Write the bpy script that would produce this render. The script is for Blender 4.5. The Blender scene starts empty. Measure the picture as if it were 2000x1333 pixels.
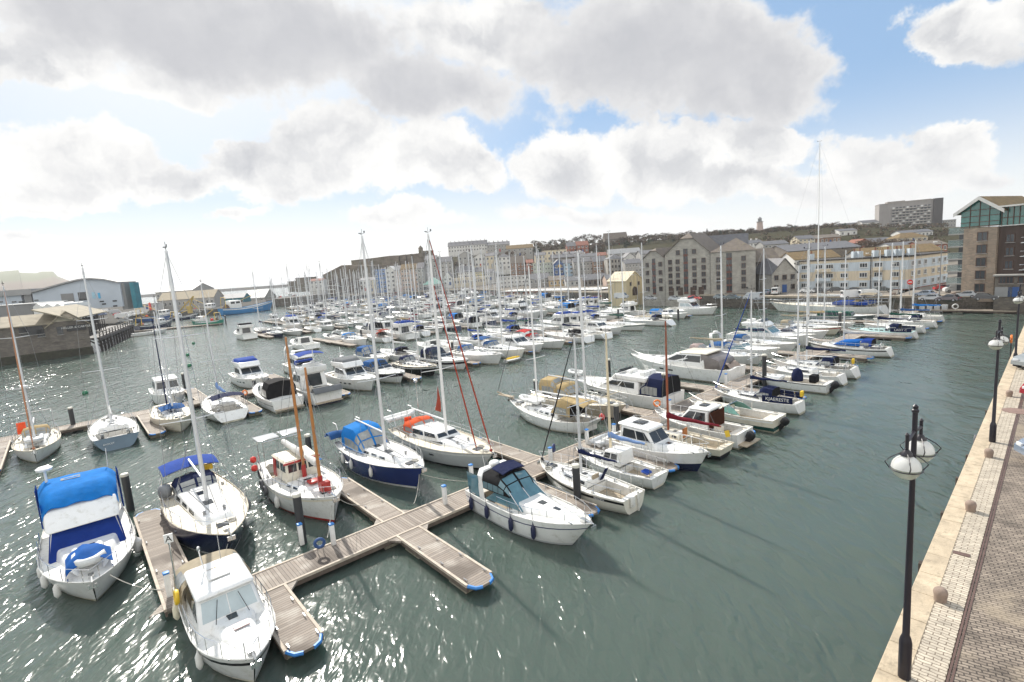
import bpy, bmesh, math, random
from mathutils import Vector, Matrix
from mathutils import noise as mnoise
R = math.radians
sc = bpy.context.scene
COL = sc.collection
rnd = random.Random(7)
# ---------------------------------------------------------------- camera model
FPX, PIT, ROLL, CAMH = 1020.0, R(8.27), R(-4.08), 13.0
_cp, _sp = math.cos(PIT), math.sin(PIT)
CD = Vector((0, _cp, -_sp))
_r0, _u0 = Vector((1, 0, 0)), Vector((0, _sp, _cp))
CR = math.cos(ROLL)*_r0 + math.sin(ROLL)*_u0
CU = -math.sin(ROLL)*_r0 + math.cos(ROLL)*_u0
def ray(px, py):
    return (CD + (px-1000)/FPX*CR + (666.5-py)/FPX*CU)
def P(px, py, z=0.0):
    """world point at height z seen at photo pixel"""
    v = ray(px, py); t = (z-CAMH)/v.z
    return Vector((0, 0, CAMH)) + t*v
def PD(px, py, y):
    """world point at forward distance y"""
    v = ray(px, py); t = y/v.y
    return Vector((0, 0, CAMH)) + t*v
# marina axes: s along the long pontoon, t across it
TH = R(40.3)
SX, TX = Vector((math.cos(TH), math.sin(TH), 0)), Vector((-math.sin(TH), math.cos(TH), 0))
ORG = Vector((-12.3, 21.4, 0))
def ST(s, t, z=0.0):
    p = ORG + SX*s + TX*t; p.z = z; return p
A_S, A_T = TH, TH + math.pi/2      # headings
def V(*a): return Vector(a)
# ---------------------------------------------------------------- materials
class G:
    def __init__(s, tree): s.t = tree; s.t.nodes.clear()
    def n(s, typ, ins=None, **props):
        nd = s.t.nodes.new(typ)
        for k, v in props.items(): setattr(nd, k, v)
        for k, v in (ins or {}).items():
            if isinstance(v, bpy.types.NodeSocket): s.t.links.new(v, nd.inputs[k])
            else: nd.inputs[k].default_value = v
        return nd
    def m(s, op, a, b=0.0, c=None, clamp=False):
        ins = {0: a, 1: b}
        if c is not None: ins[2] = c
        return s.n('ShaderNodeMath', ins, operation=op, use_clamp=clamp).outputs[0]
    def mix(s, f, a, b, blend='MIX'):
        return s.n('ShaderNodeMix', {0: f, 6: a, 7: b}, data_type='RGBA', blend_type=blend).outputs[2]
    def sstep(s, x, lo, hi, to0=0.0, to1=1.0):
        return s.n('ShaderNodeMapRange', {0: x, 1: lo, 2: hi, 3: to0, 4: to1}, interpolation_type='SMOOTHSTEP').outputs[0]
    def noise(s, vec, scale, detail=3, rough=.5, dist=0.0):
        return s.n('ShaderNodeTexNoise', {'Vector': vec, 'Scale': scale, 'Detail': detail, 'Roughness': rough, 'Distortion': dist}).outputs[0]
    def link(s, a, b): s.t.links.new(a, b)
def c4(c): return (c[0], c[1], c[2], 1.0)
MATS = {}
def mat(name, col, rough=.5, metal=0.0, var=.12, vs=3.0, bump=0.0, bs=30.0, rnd_=0.0, spec=.5, coat=0.0, alpha=1.0, trans=0.0, dirt=None, streak=False):
    """plain painted / stone / cloth surface with noise wear"""
    if name in MATS: return MATS[name]
    m = bpy.data.materials.new(name); m.use_nodes = True
    g = G(m.node_tree)
    co = g.n('ShaderNodeTexCoord').outputs['Object']
    if streak:
        co2 = g.n('ShaderNodeMapping', {0: co, 3: (1, 1, .12)}).outputs[0]
    else: co2 = co
    n1 = g.noise(co2, vs, 5, .6)
    f = g.n('ShaderNodeMapRange', {0: n1, 1: .3, 2: .7, 3: 1-var, 4: 1+var}).outputs[0]
    if rnd_:
        oi = g.n('ShaderNodeObjectInfo').outputs['Random']
        f = g.m('MULTIPLY', f, g.n('ShaderNodeMapRange', {0: oi, 3: 1-rnd_, 4: 1+rnd_}).outputs[0])
    cc = g.mix(1.0, c4(col), g.n('ShaderNodeCombineColor', {0: f, 1: f, 2: f}).outputs[0], 'MULTIPLY')
    if dirt:
        n2 = g.sstep(g.noise(co2, vs*2.3, 6, .65), .5, .72)
        cc = g.mix(n2, cc, c4(dirt))
    ins = {'Base Color': cc, 'Roughness': rough, 'Metallic': metal, 'Specular IOR Level': spec, 'Coat Weight': coat, 'Alpha': alpha, 'Transmission Weight': trans}
    if bump:
        b = g.n('ShaderNodeBump', {'Height': g.noise(co, bs, 4, .6), 'Strength': bump, 'Distance': .05}).outputs[0]
        ins['Normal'] = b
    bs_ = g.n('ShaderNodeBsdfPrincipled', ins)
    o = g.n('ShaderNodeOutputMaterial', {0: bs_.outputs[0]})
    MATS[name] = m
    return m
def custom(name):
    m = bpy.data.materials.new(name); m.use_nodes = True
    MATS[name] = m
    return m, G(m.node_tree)
# ---------------------------------------------------------------- mesh builder
class MB:
    def __init__(s): s.v = []; s.f = []; s.mi = []
    def add(s, pts, faces, mi=0):
        o = len(s.v); s.v.extend([tuple(p) for p in pts])
        for i, f in enumerate(faces):
            s.f.append([o+k for k in f]); s.mi.append(mi[i] if isinstance(mi, list) else mi)
        return s
    def poly(s, pts, mi=0): return s.add(pts, [list(range(len(pts)))], mi)
    def box(s, c, d, mi=0, rz=0.0, M=None):
        x, y, z = d[0]/2, d[1]/2, d[2]/2
        p = [Vector(q) for q in ((-x,-y,-z),(x,-y,-z),(x,y,-z),(-x,y,-z),(-x,-y,z),(x,-y,z),(x,y,z),(-x,y,z))]
        if rz: p = [Matrix.Rotation(rz, 3, 'Z') @ q for q in p]
        if M is not None: p = [M @ q for q in p]
        c = Vector(c)
        return s.add([q+c for q in p], [[0,3,2,1],[4,5,6,7],[0,1,5,4],[1,2,6,5],[2,3,7,6],[3,0,4,7]], mi)
    def hexa(s, b, t, mi=0):
        """bottom 4 pts and top 4 pts, both counter-clockwise from above"""
        return s.add(list(b)+list(t), [[3,2,1,0],[4,5,6,7],[0,1,5,4],[1,2,6,5],[2,3,7,6],[3,0,4,7]], mi)
    def loft(s, rings, mi=0, closed=True, caps=True, capmi=None):
        n = len(rings[0]); pts = [p for r in rings for p in r]; fs = []; ms = []
        for i in range(len(rings)-1):
            for j in range(n if closed else n-1):
                k = (j+1) % n
                fs.append([i*n+j, i*n+k, (i+1)*n+k, (i+1)*n+j]); ms.append(mi[j] if isinstance(mi, list) else mi)
        if caps:
            cm = capmi if capmi is not None else (mi[0] if isinstance(mi, list) else mi)
            fs.append(list(range(n))[::-1]); ms.append(cm)
            b = (len(rings)-1)*n; fs.append([b+j for j in range(n)]); ms.append(cm)
        return s.add(pts, fs, ms)
    def tube(s, path, r, n=6, mi=0, caps=True, flat=1.0):
        path = [Vector(p) for p in path]; rings = []
        rs = r if isinstance(r, (list, tuple)) else [r]*len(path)
        for i, p in enumerate(path):
            a = path[max(i-1, 0)]; b = path[min(i+1, len(path)-1)]
            d = (b-a).normalized()
            up = Vector((0, 0, 1)) if abs(d.z) < .9 else Vector((1, 0, 0))
            x = d.cross(up).normalized(); y = x.cross(d).normalized()
            rings.append([p + x*math.cos(2*math.pi*k/n)*rs[i] + y*math.sin(2*math.pi*k/n)*rs[i]*flat for k in range(n)])
        return s.loft(rings, mi, True, caps)
    def lathe(s, prof, c=(0, 0, 0), n=12, mi=0, caps=True):
        c = Vector(c)
        return s.loft([[c + Vector((r*math.cos(2*math.pi*k/n), r*math.sin(2*math.pi*k/n), z)) for k in range(n)] for r, z in prof], mi, True, caps)
    def torus(s, c, R_, r, n=20, k=6, mi=0, M=None):
        pts = []; fs = []
        for i in range(n):
            a = 2*math.pi*i/n
            for j in range(k):
                b = 2*math.pi*j/k
                q = Vector(((R_+r*math.cos(b))*math.cos(a), (R_+r*math.cos(b))*math.sin(a), r*math.sin(b)))
                if M is not None: q = M @ q
                pts.append(q+Vector(c))
        for i in range(n):
            for j in range(k):
                fs.append([i*k+j, ((i+1)%n)*k+j, ((i+1)%n)*k+(j+1)%k, i*k+(j+1)%k])
        return s.add(pts, fs, mi)
    def grid(s, fn, nu, nv, mi=0):
        pts = [fn(i/nu, j/nv) for i in range(nu+1) for j in range(nv+1)]
        fs = [[i*(nv+1)+j, (i+1)*(nv+1)+j, (i+1)*(nv+1)+j+1, i*(nv+1)+j+1] for i in range(nu) for j in range(nv)]
        return s.add(pts, fs, mi)
    def sheet(s, fn, nu, nv, th=.02, mi=0):
        """curved sheet with thickness (thickness straight down)"""
        s.grid(fn, nu, nv, mi)
        s.grid(lambda u, v: Vector(fn(u, 1-v))-Vector((0, 0, th)), nu, nv, mi)
        return s
    def mesh(s, name, mats, smooth=35, bevel=0.0, seg=2):
        me = bpy.data.meshes.new(name)
        me.from_pydata(s.v, [], s.f)
        for m in (mats if isinstance(mats, (list, tuple)) else [mats]): me.materials.append(m)
        me.polygons.foreach_set('material_index', s.mi)
        if bevel:
            bm = bmesh.new(); bm.from_mesh(me)
            bmesh.ops.remove_doubles(bm, verts=bm.verts, dist=1e-4)
            eds = [e for e in bm.edges if len(e.link_faces) == 2 and e.calc_face_angle(0) > R(20)]
            bmesh.ops.bevel(bm, geom=eds, offset=bevel, segments=seg, profile=.5, affect='EDGES', clamp_overlap=True)
            bm.to_mesh(me); bm.free()
        if smooth:
            me.polygons.foreach_set('use_smooth', [True]*len(me.polygons))
            me.set_sharp_from_angle(angle=R(smooth))
        me.update()
        return me
    def build(s, name, mats, parent=None, **kw):
        return link(name, s.mesh(name, mats, **kw), parent)
def link(name, me, parent=None, loc=None, rz=None, scale=None):
    o = bpy.data.objects.new(name, me); COL.objects.link(o)
    if parent: o.parent = parent
    if loc is not None: o.location = loc
    if rz is not None: o.rotation_euler.z = rz
    if scale is not None: o.scale = scale
    return o
def tag(o, label=None, cat=None, group=None, kind=None):
    if label: o['label'] = label
    if cat: o['category'] = cat
    if group: o['group'] = group
    if kind: o['kind'] = kind
    return o
def empty(name, loc=(0, 0, 0), rz=0.0):
    o = bpy.data.objects.new(name, None); COL.objects.link(o)
    o.location = loc; o.rotation_euler.z = rz; o.empty_display_size = .2
    return o
def thing(name, label, cat, loc=(0, 0, 0), rz=0.0, group=None):
    return tag(empty(name, loc, rz), label, cat, group)
KIDS = {}
def copy_tree(o, parent=None):
    c = o.copy(); COL.objects.link(c)
    if parent: c.parent = parent
    for k in CH(o): copy_tree(k, c)
    return c
def CH(o): return [k for k in bpy.data.objects if k.parent == o] if o.name not in KIDS else KIDS[o.name]
def freeze(o):
    """remember the children of a prototype once, so that copies are cheap"""
    KIDS[o.name] = [k for k in bpy.data.objects if k.parent == o]
    for k in KIDS[o.name]: freeze(k)
def dup(o, loc, rz, label, group=None, scale=None, cat=None):
    c = copy_tree(o); c.location = loc; c.rotation_euler.z = rz; c['label'] = label
    if group: c['group'] = group
    if cat: c['category'] = cat
    if scale: c.scale = scale if isinstance(scale, (tuple, list)) else (scale,)*3
    return c
def txt(name, s, size, m, parent=None, M=None, depth=.004, align='CENTER'):
    """lettering as a real mesh (converted text curve)"""
    cu = bpy.data.curves.new(name, 'FONT'); cu.body = s; cu.size = size; cu.extrude = depth
    cu.align_x = align; cu.align_y = 'CENTER'; cu.resolution_u = 2
    o = bpy.data.objects.new(name, cu); COL.objects.link(o)
    dg = bpy.context.evaluated_depsgraph_get(); dg.update()
    me = bpy.data.meshes.new_from_object(o.evaluated_get(dg)); me.name = name
    bpy.data.objects.remove(o); bpy.data.curves.remove(cu)
    me.materials.clear(); me.materials.append(m)
    o = link(name, me, parent)
    if M is not None: o.matrix_local = M
    return o
def frame(o, x, z):
    """matrix with local x axis, local z (normal) at o"""
    x = Vector(x).normalized(); z = Vector(z).normalized(); y = z.cross(x).normalized(); x = y.cross(z)
    return Matrix(((x.x, y.x, z.x, o[0]), (x.y, y.y, z.y, o[1]), (x.z, y.z, z.z, o[2]), (0, 0, 0, 1)))
ORDN = ['first','second','third','fourth','fifth','sixth','seventh','eighth','ninth','tenth','eleventh','twelfth','thirteenth','fourteenth','fifteenth','sixteenth','seventeenth','eighteenth','nineteenth','twentieth']
def nth(i):
    if i < 20: return ORDN[i]
    t = ['twenty', 'thirty', 'forty', 'fifty', 'sixty', 'seventy', 'eighty', 'ninety'][(i+1)//10-2]
    r = (i+1) % 10
    return (t[:-1]+'ieth') if r == 0 else t+'-'+ORDN[r-1]
# ---------------------------------------------------------------- camera, sun, sky
cam = bpy.data.cameras.new('camera'); co = bpy.data.objects.new('camera', cam); COL.objects.link(co)
cam.sensor_width = 36; cam.sensor_fit = 'HORIZONTAL'; cam.lens = FPX/2000*36; cam.clip_start = .1; cam.clip_end = 30000
co.matrix_world = Matrix(((CR.x, CU.x, -CD.x, 0), (CR.y, CU.y, -CD.y, 0), (CR.z, CU.z, -CD.z, CAMH), (0, 0, 0, 1)))
sc.camera = co
SUN_AZ, SUN_EL = R(-30.5), R(39)
sun = bpy.data.lights.new('sun', 'SUN'); sun.energy = 4.6; sun.angle = R(.5); sun.color = (1, .95, .87)
so = bpy.data.objects.new('sun', sun); COL.objects.link(so)
SD = Vector((math.sin(SUN_AZ)*math.cos(SUN_EL), math.cos(SUN_AZ)*math.cos(SUN_EL), math.sin(SUN_EL)))
so.rotation_euler = SD.to_track_quat('Z', 'Y').to_euler(); so.location = SD*500
w = bpy.data.worlds.new('World'); sc.world = w; w.use_nodes = True
g = G(w.node_tree)
BG = .06
sky = g.n('ShaderNodeTexSky', sky_type='NISHITA', sun_disc=False, sun_elevation=SUN_EL, sun_rotation=SUN_AZ, altitude=5, air_density=1.0, dust_density=0.7, ozone_density=1.2)
d = g.n('ShaderNodeTexCoord').outputs['Generated']
sx = g.n('ShaderNodeSeparateXYZ', {0: d})
X, Y, Z = sx.outputs
den = g.m('MAXIMUM', g.m('ADD', Y, 1.0), .05)
pu, pv = g.m('DIVIDE', X, den), g.m('DIVIDE', Z, den)
uv = g.n('ShaderNodeCombineXYZ', {0: pu, 1: pv, 2: 0.0}).outputs[0]
def sp(px, py):
    v = ray(px, py).normalized(); return (v.x/(1+v.y), v.z/(1+v.y))
# warp the lookup so that cloud outlines billow
w1 = g.n('ShaderNodeTexNoise', {'Vector': uv, 'Scale': 8.0, 'Detail': 9.0, 'Roughness': .66}).outputs[1]
w2 = g.n('ShaderNodeVectorMath', {0: w1, 1: (.5, .5, .5)}, operation='SUBTRACT').outputs[0]
uvw = g.n('ShaderNodeVectorMath', {0: w2, 1: (.11, .08, 0), 2: uv}, operation='MULTIPLY_ADD').outputs[0]
def field(blobs):
    acc = None
    for (cx, cy, rx, ry, rot, wt) in blobs:
        a = sp(cx, cy); k = sp(cx+10, cy); s_ = math.hypot(k[0]-a[0], k[1]-a[1])/10
        roll = math.atan2(k[1]-a[1], k[0]-a[0])
        mp = g.n('ShaderNodeMapping', {0: uvw, 1: (a[0], a[1], 0), 2: (0, 0, roll-R(rot)), 3: (rx*s_, ry*s_, 1)}, vector_type='TEXTURE').outputs[0]
        b = g.n('ShaderNodeTexGradient', {0: mp}, gradient_type='SPHERICAL').outputs[1]
        b = g.m('MULTIPLY', b, wt); acc = b if acc is None else g.m('SMOOTH_MAX', acc, b, .12)
    return acc
# (px, py, rx, ry, rotation, weight) as seen from the quay
white = [(150,320,270,130,0,1.5),(60,350,230,80,0,1.2),(330,355,230,75,0,1.3),(520,330,230,95,0,1.4),(660,285,210,120,0,1.5),(850,310,200,90,0,1.4),(930,335,110,60,0,1.2),(60,385,260,40,0,.9),
         (1110,335,170,95,0,1.4),(1290,320,220,120,0,1.4),(1470,285,170,90,14,1.4),(1400,350,330,70,0,1.1),(1700,325,225,115,8,1.45),(1840,290,145,105,0,1.5),(1580,375,260,60,0,1.2),(1900,340,120,60,0,1.1),
         (330,190,210,60,8,1.1),(60,120,400,90,0,1.2),(930,60,500,130,0,1.0),(1870,75,200,105,14,1.35),(1990,40,150,120,0,1.1),
         (40,440,190,32,0,.95),(480,415,110,26,-10,.85),(800,415,250,40,5,.95),(1150,425,420,50,4,.95),(1800,405,300,45,4,.85),
         (180,-420,900,420,0,1.4),(1500,-500,900,420,0,1.0),(-500,200,500,300,0,1.3),(2400,250,300,200,0,1.2)]
grey = [(470,70,520,190,8,1.5),(800,170,380,120,4,1.2),(1280,110,420,190,3,1.5),(1430,150,320,150,6,1.3),(250,60,480,150,8,1.1),(880,220,420,80,4,.7),(700,-260,900,300,0,1.4)]
Fw, Fg = field(white), field(grey)
fine = g.noise(uv, 26.0, 8, .62)
mid = g.noise(uv, 9.0, 6, .55)
fn_ = g.m('ADD', g.m('MULTIPLY', g.m('SUBTRACT', fine, .5), .75), g.m('MULTIPLY', g.m('SUBTRACT', mid, .5), .9))
dens = g.m('ADD', g.m('MAXIMUM', Fw, Fg), fn_)
alpha = g.sstep(dens, .37, .61)
dark = g.sstep(g.m('ADD', g.m('MULTIPLY', Fg, .95), g.m('MULTIPLY', fn_, .35)), .18, .85)
# relief: compare the billow height with the height a little nearer the light
def billow(off):
    v = g.n('ShaderNodeVectorMath', {0: uvw, 1: off}, operation='ADD').outputs[0]
    return g.m('ADD', g.noise(v, 11.0, 6, .55), g.m('MULTIPLY', g.noise(v, 30.0, 5, .55), .35))
rel = g.m('SUBTRACT', billow((-.006, .022, 0)), billow((0, 0, 0)))
edge = g.sstep(dens, .40, 1.15)
shade = g.sstep(g.m('ADD', g.m('MULTIPLY', rel, 2.0), g.m('MULTIPLY', edge, .42)), -.12, .95)
shade = g.m('MULTIPLY', shade, g.sstep(Z, .02, .16, .45, 1.0))
wcol = g.mix(shade, c4((.76/BG, .755/BG, .74/BG)), c4((.44/BG, .45/BG, .475/BG)))
gv = g.m('MULTIPLY', g.sstep(fn_, -.45, .5), .9)
ccol = g.mix(g.m('MULTIPLY', dark, g.m('ADD', .55, g.m('MULTIPLY', gv, .5))), wcol, c4((.43/BG, .435/BG, .46/BG)))
# thin high veil that lightens the whole sky, stronger low down
low = g.sstep(Z, .0, .27, 1.0, 0.0)
veil = g.m('MULTIPLY_ADD', low, .3, .6)
sunv = g.n('ShaderNodeVectorMath', {0: d, 1: tuple(SD)}, operation='DOT_PRODUCT').outputs[1]
glow = g.sstep(sunv, .72, 1.0)
veil = g.m('MULTIPLY_ADD', glow, .2, veil)
vcol = g.mix(g.m('MAXIMUM', low, glow), c4((.33/BG, .52/BG, .79/BG)), c4((.82/BG, .82/BG, .79/BG)))
skyc = g.mix(veil, sky.outputs[0], vcol)
# bright cumulus added behind the camera, out of view, to fill the shaded sides
back = g.m('MULTIPLY', g.sstep(Y, .25, -.25), g.sstep(g.noise(d, 2.2, 5, .55), .34, .56))
ccol = g.mix(back, ccol, c4((1.25/BG, 1.22/BG, 1.16/BG)))
alpha = g.m('MAXIMUM', alpha, back)
out = g.mix(alpha, skyc, ccol)
bg = g.n('ShaderNodeBackground', {0: out, 1: BG})
g.n('ShaderNodeOutputWorld', {0: bg.outputs[0]})
w.cycles.sampling_method = 'MANUAL'; w.cycles.sample_map_resolution = 512
vs_ = sc.view_settings
sc.display_settings.display_device = 'sRGB'
vs_.view_transform = 'Standard'; vs_.look = 'None'; vs_.exposure = .42; vs_.gamma = 1; vs_.use_curve_mapping = False
sc.cycles.use_denoising = True
sc.cycles.max_bounces = 6; sc.cycles.diffuse_bounces = 2; sc.cycles.glossy_bounces = 3; sc.cycles.transmission_bounces = 4; sc.cycles.transparent_max_bounces = 6
sc.cycles.caustics_reflective = False; sc.cycles.caustics_refractive = False
# ---------------------------------------------------------------- boat materials
GEL = mat('white_gelcoat', (.80, .80, .78), .22, var=.05, vs=1.2, coat=.3, rnd_=.05, dirt=(.66, .65, .60))
GEL2 = mat('cream_gelcoat', (.74, .69, .57), .28, var=.06, vs=1.2, coat=.2, dirt=(.6, .55, .45))
GREYH = mat('pale_grey_hull', (.60, .62, .62), .25, var=.05, vs=1)
DECKM = mat('deck_white', (.76, .75, .71), .55, var=.07, vs=2.5, dirt=(.58, .56, .50))
DECKC = mat('deck_cream', (.66, .60, .48), .6, var=.08, vs=2.5, dirt=(.5, .45, .36))
TEAK = mat('weathered_teak', (.40, .33, .24), .7, var=.2, vs=6, bump=.2)
NAVY = mat('navy_hull', (.012, .018, .055), .15, var=.15, vs=1, coat=.5)
BLUEH = mat('royal_blue_hull', (.014, .028, .14), .18, var=.12, vs=1, coat=.4)
STEELB = mat('slate_blue_hull', (.10, .15, .19), .25, var=.1, vs=1)
BLACK = mat('black_plastic', (.012, .012, .014), .35, var=.2, vs=4)
GRIME = mat('waterline_grime', (.40, .38, .29), .6, var=.3, vs=2.5, dirt=(.24, .23, .14))
ANTI = mat('antifouling_paint', (.05, .03, .03), .8, var=.3, vs=3)
ANTIB = mat('blue_antifouling', (.03, .05, .10), .8, var=.3, vs=3)
GLASS = mat('tinted_window', (.025, .030, .034), .05, var=.1, vs=1, spec=.8)
GLASSL = mat('pale_screen', (.42, .50, .52), .05, var=.12, vs=1.2, spec=.8)
GLASSC = mat('clear_vinyl', (.30, .31, .30), .12, var=.25, vs=2.0, spec=.7)
GLASSB = mat('sea_blue_screen', (.09, .19, .23), .05, var=.2, vs=1.5, spec=.8)
ALU = mat('mast_aluminium', (.68, .69, .70), .36, .3, var=.06, vs=2)
ALUW = mat('white_mast', (.78, .78, .77), .35, var=.05, vs=2)
STEEL = mat('stainless_steel', (.62, .63, .64), .18, .9, var=.05)
WIRE = mat('stay_wire', (.30, .31, .32), .35, .6, var=.05)
TANW = mat('varnished_spar', (.42, .17, .045), .3, var=.2, vs=4, coat=.4)
REDW = mat('red_brown_spar', (.26, .07, .03), .35, var=.2, vs=4)
CREAMM = mat('cream_mast', (.70, .60, .42), .4, var=.08)
ROPE = mat('mooring_rope', (.45, .43, .38), .9, var=.2, vs=10)
RUB = mat('grey_rubber', (.10, .10, .11), .7, var=.2)
def glow(m, col, k):
    """let light through thin cloth or opal glass"""
    g = G.__new__(G); g.t = m.node_tree
    b = [n for n in g.t.nodes if n.type == 'BSDF_PRINCIPLED'][0]; o = [n for n in g.t.nodes if n.type == 'OUTPUT_MATERIAL'][0]
    tr = g.n('ShaderNodeBsdfTranslucent', {0: c4(col)})
    mx = g.n('ShaderNodeMixShader', {0: k, 1: b.outputs[0], 2: tr.outputs[0]})
    g.link(mx.outputs[0], o.inputs[0]); return m
def cloth(n, c, v=.16): return glow(mat(n, c, .85, var=v, vs=2.2, bump=.9, bs=3.5, spec=.2), tuple(min(1, x*1.3) for x in c), .3)
C_BLUE = cloth('bright_blue_canvas', (.012, .22, .62))
C_ROY = cloth('royal_blue_canvas', (.022, .075, .36))
C_NAVY = cloth('navy_canvas', (.014, .022, .075))
C_LBL = cloth('pale_blue_canvas', (.25, .38, .64))
C_MID = cloth('mid_blue_canvas', (.03, .12, .33))
C_TAN = cloth('tan_canvas', (.50, .38, .20))
C_BEI = cloth('beige_canvas', (.44, .38, .28))
C_ORG = cloth('orange_canvas', (.78, .13, .045))
C_RED = cloth('red_canvas', (.58, .05, .05))
C_MAR = cloth('maroon_canvas', (.20, .018, .03))
C_RUST = cloth('rust_red_sailcloth', (.42, .085, .05))
C_GRY = cloth('grey_canvas', (.20, .21, .22))
C_WHT = cloth('white_canvas', (.72, .72, .70))
C_GRN = cloth('dark_green_canvas', (.02, .10, .075))
C_BRN = cloth('brown_canvas', (.13, .05, .03))
C_BLK = cloth('black_canvas', (.018, .018, .02))
SOLAR = mat('solar_cells', (.015, .02, .05), .15, var=.1)
YEL = mat('yellow_plastic', (.80, .52, .03), .45, var=.1)
REDP = mat('red_plastic', (.62, .04, .03), .4, var=.1)
ORP = mat('orange_plastic', (.75, .20, .03), .5, var=.1)
BLUP = mat('blue_plastic', (.03, .20, .55), .5, var=.1)
WHP = mat('white_plastic', (.76, .76, .74), .4, var=.08)
REDT = mat('red_paint', (.38, .03, .025), .4, var=.12)
# ---------------------------------------------------------------- hull lines
class Lines:
    def __init__(s, L, B, fb, ws=.72, um=.44, rake=.10, bowp=2.1, bowrise=.30, sternrise=.05, trans=0.0, wl=.86, motor=False):
        s.L, s.B, s.fb, s.ws, s.um, s.rake, s.bowp, s.br, s.sr, s.tr, s.wl, s.motor = L, B, fb, ws, um, rake, bowp, bowrise, sternrise, trans, wl, motor
    def half(s, u):
        if u < s.um: return s.B/2*(s.ws+(1-s.ws)*math.sin(math.pi/2*u/s.um))
        k = (u-s.um)/(1-s.um)
        return max(.03, s.B/2*(1-k**s.bowp)**.85)
    def sh(s, u):
        return s.fb*(1+s.br*max(0, (u-.3)/.7)**2+s.sr*max(0, (.3-u)/.3)**2)
    def x(s, u, zf=1.0):
        k = min(max((u-.55)/.45, 0), 1)
        x = -s.L/2+s.L*u - s.rake*s.L*(1-zf)*k*k
        if s.tr: x += s.tr*s.L*(zf if s.tr > 0 else -(1-zf))*max(0, 1-u/.14) 
        return x
    def y(s, u, zf):
        h = s.half(u); k = max(0, (u-.4)/.6); q = max(0, 1-u/.3)
        wl = s.wl*(1-.62*k**1.6)*(1-(.0 if s.motor else .42)*q**1.3)
        if zf < 0: return h*wl*max(.15, 1+zf*1.3)
        return h*(wl+(1-wl)*(zf**((.55+.6*k) if not s.motor else .75)))
US = [0, .05, .12, .2, .3, .4, .5, .6, .7, .78, .85, .91, .955, .985, 1.0]
def hull(ln, topm, stripe=None, boot=None, bottom=None, low=None, us=US, name='hull', parent=None, bands=(.14, .26)):
    """hull shell: bottom, boot stripe, topsides with an optional stripe below the gunwale"""
    mats = [topm, stripe or topm, low or topm, boot or (GRIME if topm in (GEL, GEL2, GREYH) else topm), bottom or ANTI]
    mb = MB(); rings = []
    for u in us:
        h = ln.sh(u); zs = [h, h-bands[0], h-bands[1], h*.42, .13, .0, -.35]
        half = [(ln.x(u, z/h), ln.y(u, z/h), z) for z in zs]
        rings.append([Vector(p) for p in half]+[Vector((p[0], -p[1], p[2])) for p in half[::-1]])
    sg = [0, 1, 0, 2, 3, 4]; sg = sg+[4]+sg[::-1]
    n = len(rings[0])
    mb.loft([r for r in rings], sg, closed=False, caps=False)
    # transom
    r = rings[0]; h = ln.sh(us[0])
    for k in range(n//2-1):
        mb.poly([r[k], r[k+1], r[n-2-k], r[n-1-k]], sg[k] if sg[k] != 1 else 0)
    return mb.build(name, mats, parent, smooth=40)
def deck(ln, m, us=US, pit=None, inset=.985, drop=.05, parent=None, pitm=None, name='deck'):
    """deck with camber, toe rail and a sunken cockpit pit=(u0,u1,width ratio,depth)"""
    uu = sorted(set(us) | ({pit[0], pit[1]} if pit else set()))
    mb = MB(); mats = [m, pitm or m]
    def zc(u): return ln.sh(u)-drop
    for a, b in zip(uu[:-1], uu[1:]):
        ya, yb = ln.half(a)*inset, ln.half(b)*inset; xa, xb = ln.x(a), ln.x(b)
        ha, hb = zc(a), zc(b)
        if pit and a >= pit[0]-1e-6 and b <= pit[1]+1e-6:
            ca, cb = ya*pit[2], yb*pit[2]; za, zb = zc(pit[1])-pit[3], zc(pit[1])-pit[3]
            for sg in (1, -1):
                q = [(xa, sg*ca, ha), (xa, sg*ya, ha), (xb, sg*yb, hb), (xb, sg*cb, hb)]
                mb.poly(q if sg < 0 else q[::-1], 0)
                q = [(xa, sg*ca, za), (xa, sg*ca, ha), (xb, sg*cb, hb), (xb, sg*cb, zb)]
                mb.poly(q, 0)
            mb.poly([(xa, -ca, za), (xb, -cb, zb), (xb, cb, zb), (xa, ca, za)], 1)
            if abs(a-pit[0]) < 1e-6 and a > 0: mb.poly([(xa, -ca, za), (xa, -ca, ha), (xa, ca, ha), (xa, ca, za)], 0)
            if abs(b-pit[1]) < 1e-6: mb.poly([(xb, -cb, zb), (xb, cb, zb), (xb, cb, hb), (xb, -cb, hb)], 0)
        else:
            for sg in (1, -1):
                q = [(xa, 0, ha+.06*ya), (xb, 0, hb+.06*yb), (xb, sg*yb, hb), (xa, sg*ya, ha)]
                mb.poly(q if sg < 0 else q[::-1], 0)
    for sg in (1, -1):
        mb.tube([(ln.x(u), sg*ln.half(u)*.99, ln.sh(u)) for u in uu], .028, 4, 0)
    return mb.build(name, mats, parent, smooth=25)
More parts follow.
